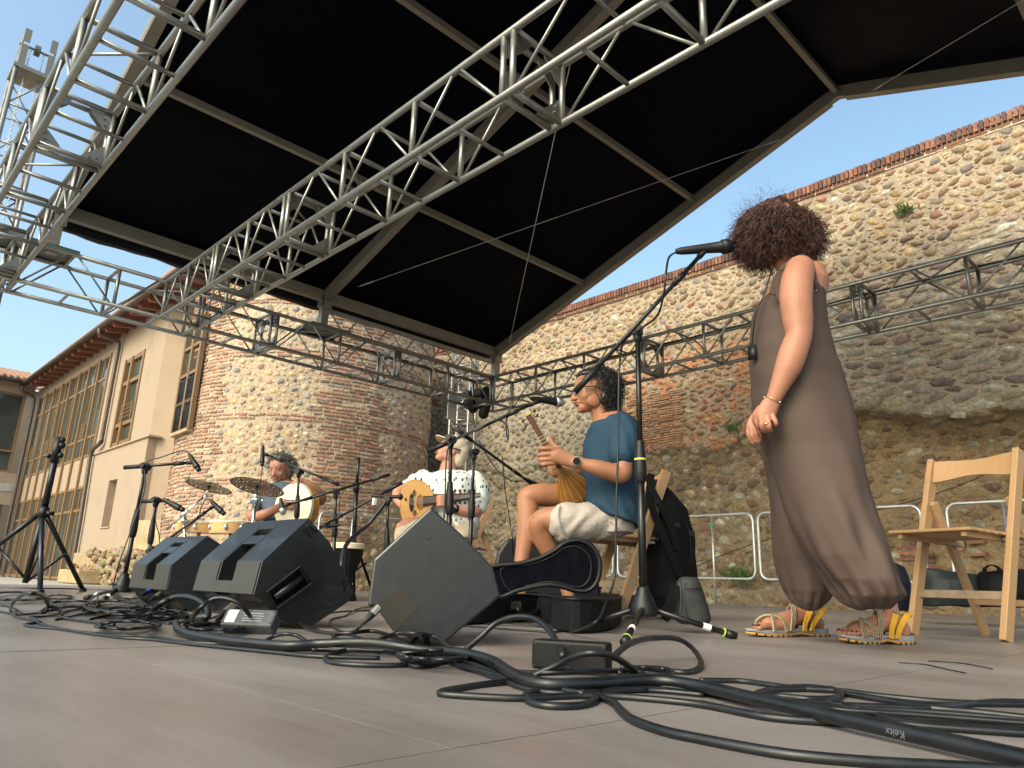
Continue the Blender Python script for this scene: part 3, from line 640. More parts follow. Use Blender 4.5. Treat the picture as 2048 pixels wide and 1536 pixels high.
for z_ in (zb0 + .03, zr): m.tube([mid + tdir * (-h2 * .9) + nrm_ * .09 + UP * z_, mid + tdir * (h2 * .9) + nrm_ * .09 + UP * z_], .014, 6)
m.build('iron_railing', mBLKM, bw)
m = MB(); wb(m, -h2 - .02, h2 + .02, zb0 - .06, zb0, .0, .12); m.build('sill', mSAND, bw)
# wing
wg = thing('building_wing', 'far building wing with tall windows and clay tile roof at the left edge', 'building', (2, 30.3, 0)); YW = 30.3
b = MB()
for za, zb in ((-.14, .0), (2.25, 3.35), (6.15, 6.6)): b.box((-.4, YW + .2, (za + zb) / 2), (11.2, .4, zb - za))
b.build('wall', mPINK, wg)
for k in range(7):
    xa = 5.1 - (k + 1) * 1.5; xb = 5.1 - k * 1.5 - .12
    for za, zb in ((3.35, 6.15), (0, 2.25)):
        m = MB()
        for x in (xa + .04, xb - .04): m.box((x, YW + .1, (za + zb) / 2), (.08, .14, zb - za))
        for z in (za + .04, zb - .04, za + (.75 if za > 1 else 1.5)): m.box(((xa + xb) / 2, YW + .1, z), (xb - xa - .16, .12, .07))
        f_ = m.build('window_frame', mPIPE if za < 1 else mWOOD, wg); MB().box(((xa + xb) / 2, YW + .13, (za + zb) / 2), (xb - xa - .1, .02, zb - za - .1)).build('pane', mGLASS, f_)
b = MB()
for k in range(48):
    x = 5.3 - k * .2
    for j in range(8): b.tube([(x, YW - .45 + j * .42, 6.62 + j * .12), (x, YW + .01 + j * .42, 6.74 + j * .12)], [.09, .08], 8)
b.build('roof_tiles', mTILE, wg, smooth=True)
MB().prism([(5.4, YW - .4, 6.52), (-5, YW - .4, 6.52), (-5, YW + 3.2, 7.5), (5.4, YW + 3.2, 7.5)], (0, 0, .05)).build('eaves_board', mBEAM, wg)
MB().tube([(5.2, YW - .47, 6.5), (-5, YW - .47, 6.5)], .07, 10).build('gutter', mPIPE, wg, smooth=True)
c = WY(62, 968, YW); m = MB(); m.box((c.x - .0, YW - .06, c.z), (.1, .12, .1)); m.tube([(c.x + .0, YW - .12, c.z + .02), (c.x - .12, YW - .3, c.z)], .05, 10); m.build('security_camera', mWHT, wg)
c = WY(12, 975, YW); MB().box((c.x, YW - .01, c.z), (.5, .03, .26)).build('vent_grille', mSTEEL, wg)
bh = thing('rear_building', 'small tiled roof of another house showing behind the far roof', 'building', (5.5, 36, 0))
MB().box((6.2, 37, 3.6), (2.2, 3, 7.6)).build('wall', mPINK2, bh)
b = MB()
for k in range(14):
    for j in range(5): b.tube([(5.0 + k * .2, 35.1 + j * .42, 7.45 + j * .12), (5.0 + k * .2, 35.55 + j * .42, 7.57 + j * .12)], [.09, .08], 8)
b.prism([(4.9, 35.1, 7.4), (7.7, 35.1, 7.4), (7.7, 37.2, 8), (4.9, 37.2, 8)], (0, 0, .04)); b.build('roof', mTILE, bh, smooth=True)

# ------------------------------------------------------------------ crowd barriers
def barrier(label, a, t, L_, zt):
    a = Vector(a); t = Vector(t); r = thing('crowd_barrier', label, 'barrier', (a.x, a.y, -.14), 'steel crowd barriers'); zt_ = zt; zl = zt - .83; q = .1; P_ = []
    cs_ = [(q, zt_, L_ - q, zt_)]
    pts = []
    for cx, cz, a0_ in ((L_ - q, zt_ - q, 0), (q, zt_ - q, 90), (q, zl + q, 180), (L_ - q, zl + q, 270)):
        for k in range(5): an = math.radians(a0_ + 90 * k / 4); pts.append(a + t * (cx + q * math.cos(an)) + UP * (cz + q * math.sin(an)))
    MB().tube(pts, .019, 10, closed=True).build('frame', mSTEEL, r, smooth=True)
    for u in (L_ * .27, L_ * .73): MB().tube([a + t * u + UP * (-.14), a + t * u + UP * zt_], .017, 10).build('upright', mSTEEL, r, smooth=True)
    for u in (L_ * .27, L_ * .73):
        s_ = t.cross(UP); MB().tube([a + t * u + s_ * .3 + UP * (-.12), a + t * u - s_ * .3 + UP * (-.12)], .017, 8).build('foot', mSTEEL, r, smooth=True)
    return r
bz = WX(1437, 1030, 8.9).z
br1 = barrier('crowd barrier with green taped upright beside the black backpack', (8.9, 4.66, 0), (0, 1, 0), 2.2, bz)
MB().tube([(8.9, 4.66 + 2.2 * .27, bz - .16), (8.9, 4.66 + 2.2 * .27, bz - .11)], .022, 10).build('green_tape', mat('green_tape', (.03, .3, .12), .5), br1)
barrier('crowd barrier partly hidden behind the standing singer', (8.9, 2.66, 0), (0, 1, 0), 1.93, bz)
barrier('crowd barrier behind the empty folding chair at the right edge', (8.9, .45, 0), (0, 1, 0), 1.95, bz)
barrier('crowd barrier hidden behind the seated lute player\'s legs', (8.9, 6.95, 0), (0, 1, 0), 2.2, bz)
q0 = WY(641, 1023, 10.3); q1 = WY(799, 1034, 10.3)
barrier('crowd barrier behind the goblet drum and the oud player', (q0.x, 10.3, 0), (1, 0, 0), 2.2, q0.z)

# ================================================================== OBJECTS ON THE STAGE
HZ = lambda x: 1134.5 + 67 * x / 2048
# ---- microphone stands
mGRILL = mat('mic_grille', (.42, .43, .44), .35, .9, .3, 400, .6, 900, dist=.001)
def mic(label, back, head, r=.0125, foam=False, grille=True, group=None):
    back = Vector(back); head = Vector(head); t = (head - back).normalized(); L_ = (head - back).length; hr = r * (1.9 if grille else 1.15)
    root = thing('microphone', label, 'microphone', back, group)
    m = MB(); m.lathe(back, head, [(0, r * .7), (.012, r * .85), (.02, r), (L_ * .45, r * 1.25), (L_ - hr * 2.2, r * 1.5), (L_ - hr * 2.1, r * 1.6), (L_ - hr * 1.9, r * 1.2)], 16); m.build('body', mBLKP, root, auto=40)
    h = MB(); c0 = L_ - hr * 2.05
    if foam: h.lathe(back, head, [(c0, r * 1.2), (c0 + hr * .4, hr * 1.2), (c0 + hr * 1.1, hr * 1.35), (c0 + hr * 1.8, hr), (c0 + hr * 2.1, hr * .3)], 16); h.build('foam_windscreen', mBLKP, root, smooth=True)
    elif grille: h.lathe(back, head, [(c0, r * 1.5), (c0 + .004, hr), (c0 + hr * .8, hr * 1.02), (c0 + hr * 1.5, hr * .85), (c0 + hr * 2.0, hr * .45), (c0 + hr * 2.1, hr * .08)], 18); h.build('grille', mGRILL, root, smooth=True)
    else: h.lathe(back, head, [(c0, hr), (c0 + hr * 1.8, hr), (c0 + hr * 2.1, hr * .7)], 14); h.build('capsule', mBLKM, root, smooth=True)
    return root
def stand(label, base, top, feet, boom=None, clutch=.45, hub='cone', tape=False, ring=None, rp=.011, hubr=.05, grp='microphone stands on the stage'):
    """base: point under the pole near the floor, top: boom joint, feet: leg ends, boom: (rear end, front end)"""
    base = Vector(base); top = Vector(top); root = thing('mic_stand', label, 'mic stand', (base.x, base.y, 0), grp); k = base.lerp(top, clutch); t = (top - base).normalized()
    MB().tube([base, k], rp * 1.15, 12).build('lower_pole', mBLKM, root, smooth=True)
    MB().tube([k, top], rp * .85, 12).build('upper_pole', mBLKM, root, smooth=True)
    MB().lathe(k - t * .07, top, [(0, rp * 1.3), (.01, rp * 1.75), (.05, rp * 1.9), (.10, rp * 1.7), (.13, rp * 1.4), (.16, rp * 1.3)], 14).build('clutch', mBLKP, root, auto=40)
    if ring: MB().lathe(k - t * .07, top, [(.085, rp * 1.85), (.092, rp * 1.85)], 14).build('coloured_ring', ring, root)
    if hub == 'cone':
        MB().lathe(base + UP * (-.035), base + UP, [(0, hubr * .9), (.005, hubr), (.03, hubr), (.05, hubr * .85), (.085, hubr * .5), (.10, hubr * .45), (.105, hubr * .3)], 20).build('base_hub', mBLKP, root, auto=40)
    for f in feet:
        f = Vector(f); d = (f - base); d.z = 0; d = d.normalized(); a = base + d * hubr * .6 + UP * (-.01)
        MB().tube([a, f + UP * .012], .0105, 10).build('leg', mBLKM, root, smooth=True)
        u = (f + UP * .012 - a).normalized(); MB().tube([f + UP * .012 - u * .03, f + UP * .012 + u * .008], .015, 10).build('rubber_foot', mBLKP, root, smooth=True)
        if tape: q = a.lerp(f + UP * .012, .62); MB().tube([q, q + u * .03], .0118, 12).build('tape', mWHT, root); 
        if ring and tape: q = f + UP * .012 - u * .04; MB().tube([q, q + u * .004], .0155, 10).build('coloured_ring', ring, root)
    if boom:
        a, b_ = Vector(boom[0]), Vector(boom[1]); t2 = (b_ - a).normalized()
        MB().tube([a, b_], .0085, 10).build('boom_arm', mBLKM, root, smooth=True)
        MB().tube([a - t2 * .005, a + t2 * .13], .0125, 12).build('boom_grip', mBLKP, root, smooth=True)
        m = MB(); m.lathe(top - UP * .045, top + UP, [(0, .012), (.01, .017), (.04, .017), (.05, .012)], 12); sd = t2.cross(UP).normalized(); m.tube([top - sd * .03, top + sd * .025], .022, 14); m.tube([top + sd * .025, top + sd * .05], .014, 8); m.box(top + UP * .0, (.035, .03, .03))
        m.build('boom_joint', mBLKP, root, auto=40)
        q = a.lerp(b_, .8); MB().tube([b_ - t2 * .03, b_ + t2 * .02], .012, 10).build('mic_clip', mBLKP, root, smooth=True)
        MB().tube([q - t2 * .03, q + t2 * .03], .0115, 10).build('boom_collar', mBLKP, root, smooth=True)
    return root
def cable(label, pts, r=.0035, n=8, m=None, name='cable', cat='cable', closed=False, k=7):
    return tag(MB().tube(spline(pts, k, closed), r, n, closed=closed).build(name, m or mRUB, smooth=True), label, cat)
def Z(x, y, z=0.): return WZ(x, y, z)
mLIME = mat('lime_ring', (.42, .55, .08), .5)
# main stand by the singer
D1 = 2.74; b0 = W(1287, 1212, D1); t0 = W(1275, 662, D1)
stand('tall microphone stand with silver-black pole nearest the singer, white tape on its legs', b0, t0, [Z(1155, 1262), Z(1250, 1292), Z(1468, 1278)], (W(1152, 782, D1 - .1), W(1408, 503, D1 - .2)), .49, tape=True, ring=mLIME, rp=.0125, hubr=.050)
MB_ = MB(); 
mic('black microphone with dark grille at the singer\'s mouth', W(1352, 503, D1 - .2), W(1472, 491, D1 - .2), .0150)
for o in list(S.objects):
    if o.name.startswith('grille'): o.data.materials.clear(); o.data.materials.append(mBLKP)
cable('thin cable looping down from the singer\'s microphone along the boom', [W(1352, 504, D1 - .2), W(1338, 515, D1 - .2), W(1332, 545, D1 - .3), W(1328, 585, D1 - .28), W(1315, 630, D1 - .2), W(1285, 655, D1 - .1), W(1250, 680, D1 - .05), W(1240, 720, D1), W(1237, 800, D1), W(1236, 900, D1), W(1233, 1000, D1), W(1232, 1090, D1), W(1228, 1160, D1), W(1210, 1210, D1 - .1), W(1190, 1245, D1 - .35), Z(1140, 1265, .006)], .0042)
# blue-shirt man's stand
D2 = 3.55; b0 = W(896, 1160, D2)
stand('microphone stand before the oud player, boom reaching to the man in blue', b0, W(902, 878, D2), [Z(850, 1215), Z(960, 1222), Z(905, 1190)], (W(857, 903, D2 + .1), W(1068, 806, D2 - .05)), .55)
mic('black vocal microphone with silver grille in front of the man in the blue shirt', W(1062, 797, D2), W(1128, 806, D2 + .1), .0135)
cable('thin cable curling down from the silver-grilled vocal microphone', [W(1062, 797, D2), W(1045, 790, D2), W(1030, 800, D2), W(1016, 830, D2), W(1012, 855, D2), W(1016, 880, D2), W(1016, 858, D2), W(1005, 843, D2), W(985, 842, D2), W(950, 862, D2), W(905, 885, D2 - .02), W(893, 915, D2 - .02), W(890, 1000, D2 - .02), W(884, 1085, D2 - .02), W(880, 1150, D2)], .0038)
# second middle stand, boom pointing down right at the lute
D3 = 4.3; b0 = W(938, 1150, D3)
stand('microphone stand behind the oud neck with its boom slanting down to the right', b0, W(948, 905, D3), [Z(905, 1180), Z(985, 1185), Z(925, 1200)], (W(910, 857, D3 - .1), W(1060, 965, D3 + .15)), .55)
mic('small slim microphone pointing at the lute behind the man\'s knee', W(1045, 955, D3 + .1), W(1078, 972, D3 + .2), .010, grille=False)
cable('thin cable hanging from the boom that slants down to the lute', [W(1045, 962, D3), W(1020, 960, D3), W(990, 935, D3), W(965, 895, D3), W(957, 880, D3)], .0036)
cable('long thin cable hanging straight in front of the city wall beside the lute boom', [W(1010, 980, D3 + .3), W(1004, 910, D3 + .3), W(1012, 990, D3 + .3), W(1022, 1060, D3 + .3), W(1026, 1110, D3 + .3), Z(1030, 1185)], .0036)
# drummer's overhead stand
D4 = 5.3
stand('microphone stand before the drummer with a boom crossing his hair', W(588, 1140, D4), W(598, 943, D4), [Z(560, 1178), Z(620, 1182), Z(595, 1176)], (W(676, 969, D4 - .1), W(530, 908, D4 + .1)), .62)
mic('slim vertical microphone above the large cymbal', W(526, 890, D4 + .1), W(524, 932, D4 + .1), .0125, grille=False)
cable('thin cable falling from the vertical overhead microphone', [W(525, 932, D4 + .1), W(522, 955, D4 + .1), W(517, 985, D4), W(514, 1010, D4), W(508, 1040, D4)], .0036)
D5 = 5.2
stand('microphone stand right of the frame drum with a long boom pointing at it', W(666, 1160, D5), W(672, 985, D5), [Z(640, 1176), Z(700, 1182), Z(668, 1175)], (W(778, 950, D5 + .2), W(573, 1010, D5 - .1)), .6)
mic('black microphone aimed down at the frame drum skin', W(561, 996, D5 - .1), W(567, 1030, D5 - .1), .0125, grille=True)
cable('thin cable looping over the frame drum boom', [W(561, 996, D5 - .1), W(572, 1000, D5 - .1), W(600, 1000, D5 - .1), W(630, 990, D5), W(660, 978, D5), W(679, 985, D5), W(676, 1040, D5), W(668, 1110, D5)], .0036)
# oud stand with two booms
D6 = 4.9
stand('short microphone stand left of the oud with its arm slanting up', W(772, 1170, D6), W(776, 998, D6), [Z(745, 1185), Z(800, 1188), Z(772, 1180)], (W(803, 966, D6), W(645, 1052, D6 + .1)), .5)
mic('microphone with round black foam windscreen beside the oud', W(742, 992, D6), W(806, 994, D6), .0085, foam=True)
mic('slim microphone lying on the end of the slanting boom by the goblet drum', W(680, 1050, D6 + .1), W(648, 1052, D6 + .1), .0115, grille=False)
MB_ = MB(); MB_.tube(spline([W(772, 1003, D6), W(760, 1020, D6), W(735, 1050, D6), W(705, 1075, D6 - .1), W(690, 1095, D6 - .2), W(683, 1130, D6 - .3), W(678, 1160, D6 - .3)], 8), .014, 10)
tag(MB_.build('gooseneck_arm', mRUB, smooth=True), 'thick black bent gooseneck arm curving down from the oud stand', 'gooseneck')
tag(MB().box(W(749, 1003, D6 - .03), (.022, .022, .045)).build('paper_tag', mWHT), 'small white paper tag hanging from the oud stand arm', 'tag')
# left side stands
D7 = 4.2
stand('tall microphone stand at the left with a level boom arm and curved cable', W(246, 1172, D7), W(291, 933, D7), [Z(172, 1200), Z(205, 1206), Z(275, 1188)], (W(250, 935, D7), W(384, 925, D7)), .5, tape=True)
mic('microphone pointing down right from the level boom at the left', W(378, 908, D7), W(399, 942, D7), .012, grille=False)
cable('thin cable arching over the level boom at the left', [W(378, 908, D7), W(370, 902, D7), W(350, 905, D7), W(320, 915, D7), W(297, 922, D7), W(290, 940, D7 - .02), W(288, 985, D7 - .03), W(262, 1060, D7 - .05), W(240, 1120, D7 - .1), W(228, 1165, D7 - .1), Z(222, 1190, .004)], .0038)
D8 = 4.9
stand('shorter microphone stand behind the left monitor with a stubby tilted boom', W(292, 1150, D8), W(312, 1000, D8), [Z(262, 1182), Z(320, 1182), Z(300, 1178)], (W(286, 1003, D8), W(330, 1001, D8)), .55)
mic('fat black microphone slanting down right over the small drums', W(326, 998, D8), W(368, 1021, D8), .0145, grille=False)
cable('thin cable hanging below the stubby boom', [W(326, 998, D8), W(316, 1010, D8), W(311, 1040, D8), W(318, 1070, D8), W(320, 1110, D8)], .0036)
D9 = 4.7
stand('low microphone stand behind the left monitor with boom rising to the cymbals', W(292, 1140, D9), W(302, 1103, D9), [Z(275, 1190), Z(325, 1190), Z(310, 1180)], (W(302, 1103, D9), W(428, 1012, D9)), .5)
mic('black microphone on the rising boom below the small cymbal', W(420, 1000, D9), W(449, 1029, D9), .0125, grille=False)
cable('thin cable over the rising boom below the small cymbal', [W(420, 1000, D9), W(412, 998, D9), W(402, 1015, D9), W(397, 1035, D9), W(380, 1052, D9), W(350, 1075, D9)], .0038)
# tall straight stand behind the goblet drum
D10 = 6.0; m = thing('straight_stand', 'straight black tripod pole standing behind the goblet drum', 'stand', Z(706, 1182).to_tuple())
MB().tube([W(707, 1100, D10), W(713, 975, D10)], .017, 12).build('lower_pole', mBLKM, m, smooth=True); MB().tube([W(713, 975, D10), W(718, 914, D10)], .013, 12).build('upper_pole', mBLKM, m, smooth=True)
MB().tube([W(712, 984, D10), W(714, 965, D10)], .024, 12).build('collar', mBLKP, m, smooth=True); MB().tube([W(711, 916, D10), W(721, 916, D10)], .012, 8).build('top_pin', mBLKM, m)
for fx, fy in ((741, 1152), (690, 1180), (708, 1165)): MB().tube([W(708, 1075, D10), W(fx, fy + 20, D10 + .1)], .012, 8).build('leg', mBLKM, m, smooth=True)
MB().tube([W(706, 1145, D10), W(733, 1125, D10)], .008, 8).build('brace', mBLKM, m)
# big speaker tripod at far left
D11 = 5.5; st = thing('speaker_tripod', 'tall black lighting tripod with clamp head standing at the far left', 'tripod', Z(55, 1180).to_tuple())
mNAVY = mat('dark_blue_metal', (.016, .02, .035), .3, .3, .2, 10)
MB().tube([W(50, 1166, D11), W(88, 1020, D11)], .020, 14).build('centre_column', mBLKM, st, smooth=True)
MB().tube([W(88, 1020, D11), W(113, 905, D11)], .024, 14).build('pole', mBLKM, st, smooth=True)
MB().tube([W(108, 925, D11), W(119, 875, D11)], .030, 14).build('head_sleeve', mBLKP, st, smooth=True)
m = MB(); 
for a, c in (((112, 880), (126, 880)), ((112, 912), (121, 912)), ((100, 914), (96, 912))): m.tube([W(*a, D11), W(*c, D11)], .012, 8)
m.ball(W(125, 880, D11), .022).ball(W(124, 891, D11), .026).ball(W(121, 911, D11), .022).ball(W(97, 912, D11), .018); m.build('clamp_knobs', mBLKP, st, smooth=True)
m = MB(); m.tube([W(84, 1036, D11), W(90, 1014, D11)], .034, 14); m.box(W(100, 1027, D11), (.05, .04, .03)); m.build('collar', mBLKP, st, smooth=True)
for a, c, mm in (((84, 1028), (80, 1183), mNAVY), ((94, 1034), (166, 1180), mBLKM), ((76, 1030), (-22, 1104), mBLKM)):
    dd = .167 * 1447 / (c[1] - HZ(c[0])) if c[1] > 1170 else D11 + .1
    f = W(c[0], c[1], min(dd, D11 + .6)) if c[0] > 0 else W(c[0], c[1], D11)
    MB().tube([W(*a, D11), f], .018, 12).build('leg', mm, st, smooth=True); MB().ball(f, (.03, .03, .02)).build('rubber_foot', mBLKP, st, smooth=True)
for a, c in (((53, 1160), (-5, 1093)), ((55, 1162), (131, 1108)), ((56, 1158), (80, 1100))): MB().tube([W(*a, D11), W(*c, D11)], .011, 8).build('brace', mBLKM, st, smooth=True)
# rear lamp and amplifiers hanging at the corner tower
lm = thing('stage_lamp', 'black moving head stage lamp hanging by the rear right corner', 'stage light', W(972, 800, 12.2).to_tuple()); Dl = 12.2
MB().cap([W(967, 828, Dl), W(975, 798, Dl), W(972, 780, Dl)], [.09, .10, .07], 12).build('lamp_head', mBLKP, lm, smooth=True); m = MB(); m.box(W(962, 786, Dl), (.2, .2, .12)); m.box(W(957, 800, Dl), (.04, .2, .3)); m.build('yoke', mBLKP, lm)
lm = thing('stage_lamp', 'dark grey stage lamp strapped inside the rear corner truss', 'stage light', W(945, 800, 12.4).to_tuple()); m = MB(); m.box(W(945, 800, 12.4), (.22, .22, .3)); m.cap([W(938, 790, 12.3), W(946, 815, 12.3)], [.08, .1]); m.build('housing', mBLKP, lm, smooth=False)
m = MB(); m.box(W(904, 812, 12), (.3, .012, .5), Matrix.Rotation(.4, 3, 'Z')); tag(m.build('rigging_plate', mat('white_metal', (.6, .6, .6), .5, .3)), 'pale perforated steel plate on the tower behind the oud player', 'plate')

# ---- monitor wedges
mBOX = mat('speaker_paint', (.006, .0063, .007), .40, 0, .18, 30, .25, 260, dist=.0008, rvar=.06, spec=.7, coat=.2)
mBOXG = mat('speaker_panel', (.032, .029, .027), .5, 0, .12, 20, .25, 260, dist=.0008)
mDARK = mat('recess_black', (.006, .006, .007), .6)
def face_plane(p0, d0, n):
    o = W(p0[0], p0[1], d0); n = Vector(n).normalized()
    def f(px, py):
        r_ = Vector(ray(px, py)); t = (o - Vector(CAM)).dot(n) / r_.dot(n); return Vector(CAM) + r_ * t
    return f, n
def wedge(label, ref, n, poly, ext, notch=None, pads=(), handle=None, slot=None, extras=None, low=None):
    lo, hi = 1.2, 6.
    for _ in range(50):
        md = (lo + hi) / 2; f, nn = face_plane(ref, md, n); z = min(f(*q).z for q in poly)
        if z > .004: lo = md
        else: hi = md
    P_ = [f(*q) for q in poly]; root = thing('stage_monitor', label, 'stage monitor', (P_[0].x, P_[0].y, 0), 'wedge stage monitors'); E = nn * (-1) * ext if nn.dot(Vector(CAM) - P_[0]) > 0 else nn * ext
    MB().prism(P_, E).build('cabinet', mBOX, root, bevel=.006)
    out = -E.normalized()
    if notch:
        Q = [f(*q) for q in notch]; MB().prism([q + out * .0015 for q in Q], E * .02).build('connector_panel', mat('io_panel', (.020, .015, .010), .5, 0, .2, 20), root)
        c = sum(Q, V(0, 0, 0)) / len(Q)
    for q in pads:
        Q = [f(*k) + out * .002 for k in q]; m = MB(); m.tube(Q, .0035, 6, closed=True); m.tube([Q[0].lerp(Q[2], .15), Q[0].lerp(Q[2], .85)], .0022, 5).tube([Q[1].lerp(Q[3], .15), Q[1].lerp(Q[3], .85)], .0022, 5); m.build('stacking_pad', mBOX, root)
        MB().prism([k + (sum(Q, V(0, 0, 0)) / 4 - k) * .12 for k in Q], out * (-.004) + out * .0035 * 0).build('pad_recess', mDARK, root)
    if handle:
        Q = [f(*k) + out * .001 for k in handle]; m = MB(); m.tube([q + out * .002 for q in Q], .004, 6, closed=True); m.build('handle_rim', mBOX, root)
        cab = [c for c in root.children if c.name.startswith('cabinet')][0]; cq = sum(Q, V(0, 0, 0)) / 4; qq = [cq + (k - cq) * .9 for k in Q]; carve(cab, MB().prism([k + out * .02 for k in qq], -out * .075))
        a, b_, c_, d_ = Q[0], Q[1], Q[2], Q[3]; s0 = a.lerp(d_, .5).lerp(b_.lerp(c_, .5), .12); s1 = a.lerp(d_, .5).lerp(b_.lerp(c_, .5), .9)
        MB().tube([s0 - out * .008, s1 - out * .008], .012, 10).build('handle_grip', mBOX, root, smooth=True)
    if slot:
        # handle channel in the top face: raised lips and a dark trough
        a, b_, c_, d_ = [f(*q) if len(q) == 2 else f(q[0], q[1]) + E * q[2] for q in slot]
    return root, f, E, P_
def carve(o, cutter):
    me = bpy.data.meshes.new('cut'); p0 = origin(o.parent); me.from_pydata([(v[0], v[1], v[2]) for v in cutter.v], [], cutter.f); me.update(); bm = bmesh.new(); bm.from_mesh(me); bmesh.ops.recalc_face_normals(bm, faces=bm.faces); bm.to_mesh(me); bm.free()
    c = bpy.data.objects.new('cut', me); link(c); bm_ = [q for q in o.modifiers if q.type == 'BEVEL']; 
    for q in bm_: o.modifiers.remove(q)
    q = o.modifiers.new('x', 'BOOLEAN'); q.operation = 'DIFFERENCE'; q.object = c; q.solver = 'EXACT'; dg = bpy.context.evaluated_depsgraph_get(); dg.update(); e = bpy.data.meshes.new_from_object(o.evaluated_get(dg)); o.modifiers.clear(); o.data = e; bpy.data.objects.remove(c)
    if bm_: q = o.modifiers.new('b', 'BEVEL'); q.width = .004; q.segments = 2; q.limit_method = 'ANGLE'; q.angle_limit = math.radians(35)
def topslot(root, P_, i, j, E, u0, u1, w0, w1, nrm):
    """trough on the face between poly points i,j extruded by E"""
    a, b_ = P_[i], P_[j]; q = lambda u, w_: a.lerp(b_, u) + E * w_; up = nrm
    D_ = .055; cab = [c for c in root.children if c.name.startswith('cabinet')][0]; L2 = (b_ - a).normalized()
    lo_ = a - L2 * .12; q2 = lambda p, w_: p + E * w_
    prof = [a - L2 * .10 + up * .05, q(u1, 0) + up * .05, q(u1, 0) - up * .002, q(u1 - .10, 0) - up * D_, a - L2 * .10 - up * D_ * 1.6]
    c = MB(); c.prism([p + E * w0 for p in prof], E * (w1 - w0)); carve(cab, c)
    m_ = q(.52, 0) + up * -.006; MB().bar(m_ + E * (w0 - .005), m_ + E * (w1 + .005), .045, .012, up).build('handle_bar', mBOX, root, bevel=.003)
    for w_ in (w0 - .02, w1 + .02): MB().tube([q(.02, w_) + up * .0005, q(.84, w_) + up * .0005], .0012, 5).build('panel_groove', mDARK, root)
def frontpanel(root, P_, E):
    dn_ = P_[8] - P_[9]; nn = dn_.cross(E).normalized(); nn = nn if nn.dot(FW) < 0 else -nn; a = P_[9] + dn_ * .03
    for w0, w1, z0_, z1_ in ((.015, .36, 0, 1), (.64, .985, 0, 1), (.362, .638, .62, 1)):
        MB().prism([a + E * w0 + dn_ * .95 * z0_, a + E * w1 + dn_ * .95 * z0_, a + E * w1 + dn_ * .95 * z1_, a + E * w0 + dn_ * .95 * z1_], nn * .003).build('front_panel', mBOXG, root)
n2 = (RT * .72 - FW * .69)
r2, f2, E2, P2 = wedge('large black stage monitor in the middle of the row, tilted with its handle recess showing', (520, 1122), n2, [(617, 1036), (660, 1085), (707, 1185), (695, 1205), (622, 1254), (598, 1256), (548, 1234), (528, 1204), (507, 1190), (525, 1122)], .45,
    pads=[[(615, 1050), (636, 1062), (624, 1073), (606, 1060)], [(692, 1158), (696, 1176), (684, 1188), (681, 1166)]], handle=[(532, 1185), (600, 1133), (622, 1168), (552, 1218)])
topslot(r2, P2, 9, 0, E2, .10, .78, .38, .62, ((P2[0] - P2[9]).cross(E2)).normalized() * (1 if ((P2[0] - P2[9]).cross(E2)).z > 0 else -1))
frontpanel(r2, P2, E2)
r3, f3, E3, P3 = wedge('smaller looking black stage monitor at the left end of the row', (342, 1129), n2, [(415, 1071), (441, 1088), (470, 1150), (460, 1175), (402, 1218), (380, 1222), (356, 1205), (348, 1190), (334, 1181), (344, 1129)], .45)
topslot(r3, P3, 9, 0, E3, .10, .78, .38, .62, ((P3[0] - P3[9]).cross(E3)).normalized() * (1 if ((P3[0] - P3[9]).cross(E3)).z > 0 else -1))
frontpanel(r3, P3, E3)
n1 = (-FW + RT * .18)
r1, f1, E1, P1 = wedge('nearest black stage monitor showing its broad flat side in front of the guitar case', (862, 1014), n1, [(862, 1014), (925, 1070), (986, 1134), (1000, 1192), (985, 1207), (884, 1290), (856, 1286), (789, 1266), (751, 1214), (735, 1212), (748, 1118)], .42,
    notch=[(801, 1172), (838, 1214), (789, 1264), (753, 1210)])
for q in ((854, 1071), (944, 1190)): MB().tube([f1(*q) - E1.normalized() * .0005, f1(*q) - E1.normalized() * .003], .011, 20).build('insert_cap', mBOX, r1, auto=40)
# connectors
mBRASS = mat('connector_metal', (.5, .45, .33), .3, .9)
def plug(label, a, b_, m=mBRASS, r=.010):
    a = Vector(a); b_ = Vector(b_); root = thing('plug', label, 'plug', a.to_tuple()); t = (b_ - a); L_ = t.length
    MB().lathe(a, b_, [(0, r), (L_ * .5, r)], 14).build('shell', m, root, auto=40); MB().lathe(a, b_, [(L_ * .5, r * .95), (L_ * .75, r * .8), (L_, r * .45)], 14).build('strain_relief', mBLKP, root, auto=40)
plug('metal connector plugged in the back of the nearest monitor', W(757, 1215, 1.95), W(731, 1243, 1.92))
plug('brass coloured connector plugged under the middle monitor', W(467, 1212, 2.38), W(434, 1240, 2.3), r=.013)
plug('metal connector plugged under the left monitor', W(321, 1187, 3.4), W(298, 1203, 3.3), r=.011)
plug('bright blue connector lying among the cables by the left monitor', W(302, 1180, 3.5), W(282, 1191, 3.4), mat('blue_plastic', (.02, .06, .35), .4), r=.013)
# fourth monitor behind the lute player's legs
f4 = FW * -1 + RT * .2
fp, _ = face_plane((1050, 1170), 4.45, f4)
t4 = thing('stage_monitor', 'dark grey rounded monitor half hidden behind the seated man\'s bare legs', 'stage monitor', (fp(1050, 1240).x, fp(1050, 1240).y, 0), 'wedge stage monitors')
Pq = [fp(985, 1150), fp(994, 1105), fp(1012, 1077), fp(1110, 1076), fp(1190, 1090), fp(1205, 1205), fp(1190, 1214), fp(985, 1210)]
zz = min(q.z for q in Pq); MB().prism([V(q.x, q.y, q.z - zz + .002 if q.z - zz < .03 else q.z) for q in Pq], FW * .35).build('cabinet', mat('grey_cabinet', (.007, .007, .010), .5, 0, .2, 20), t4, bevel=.02)

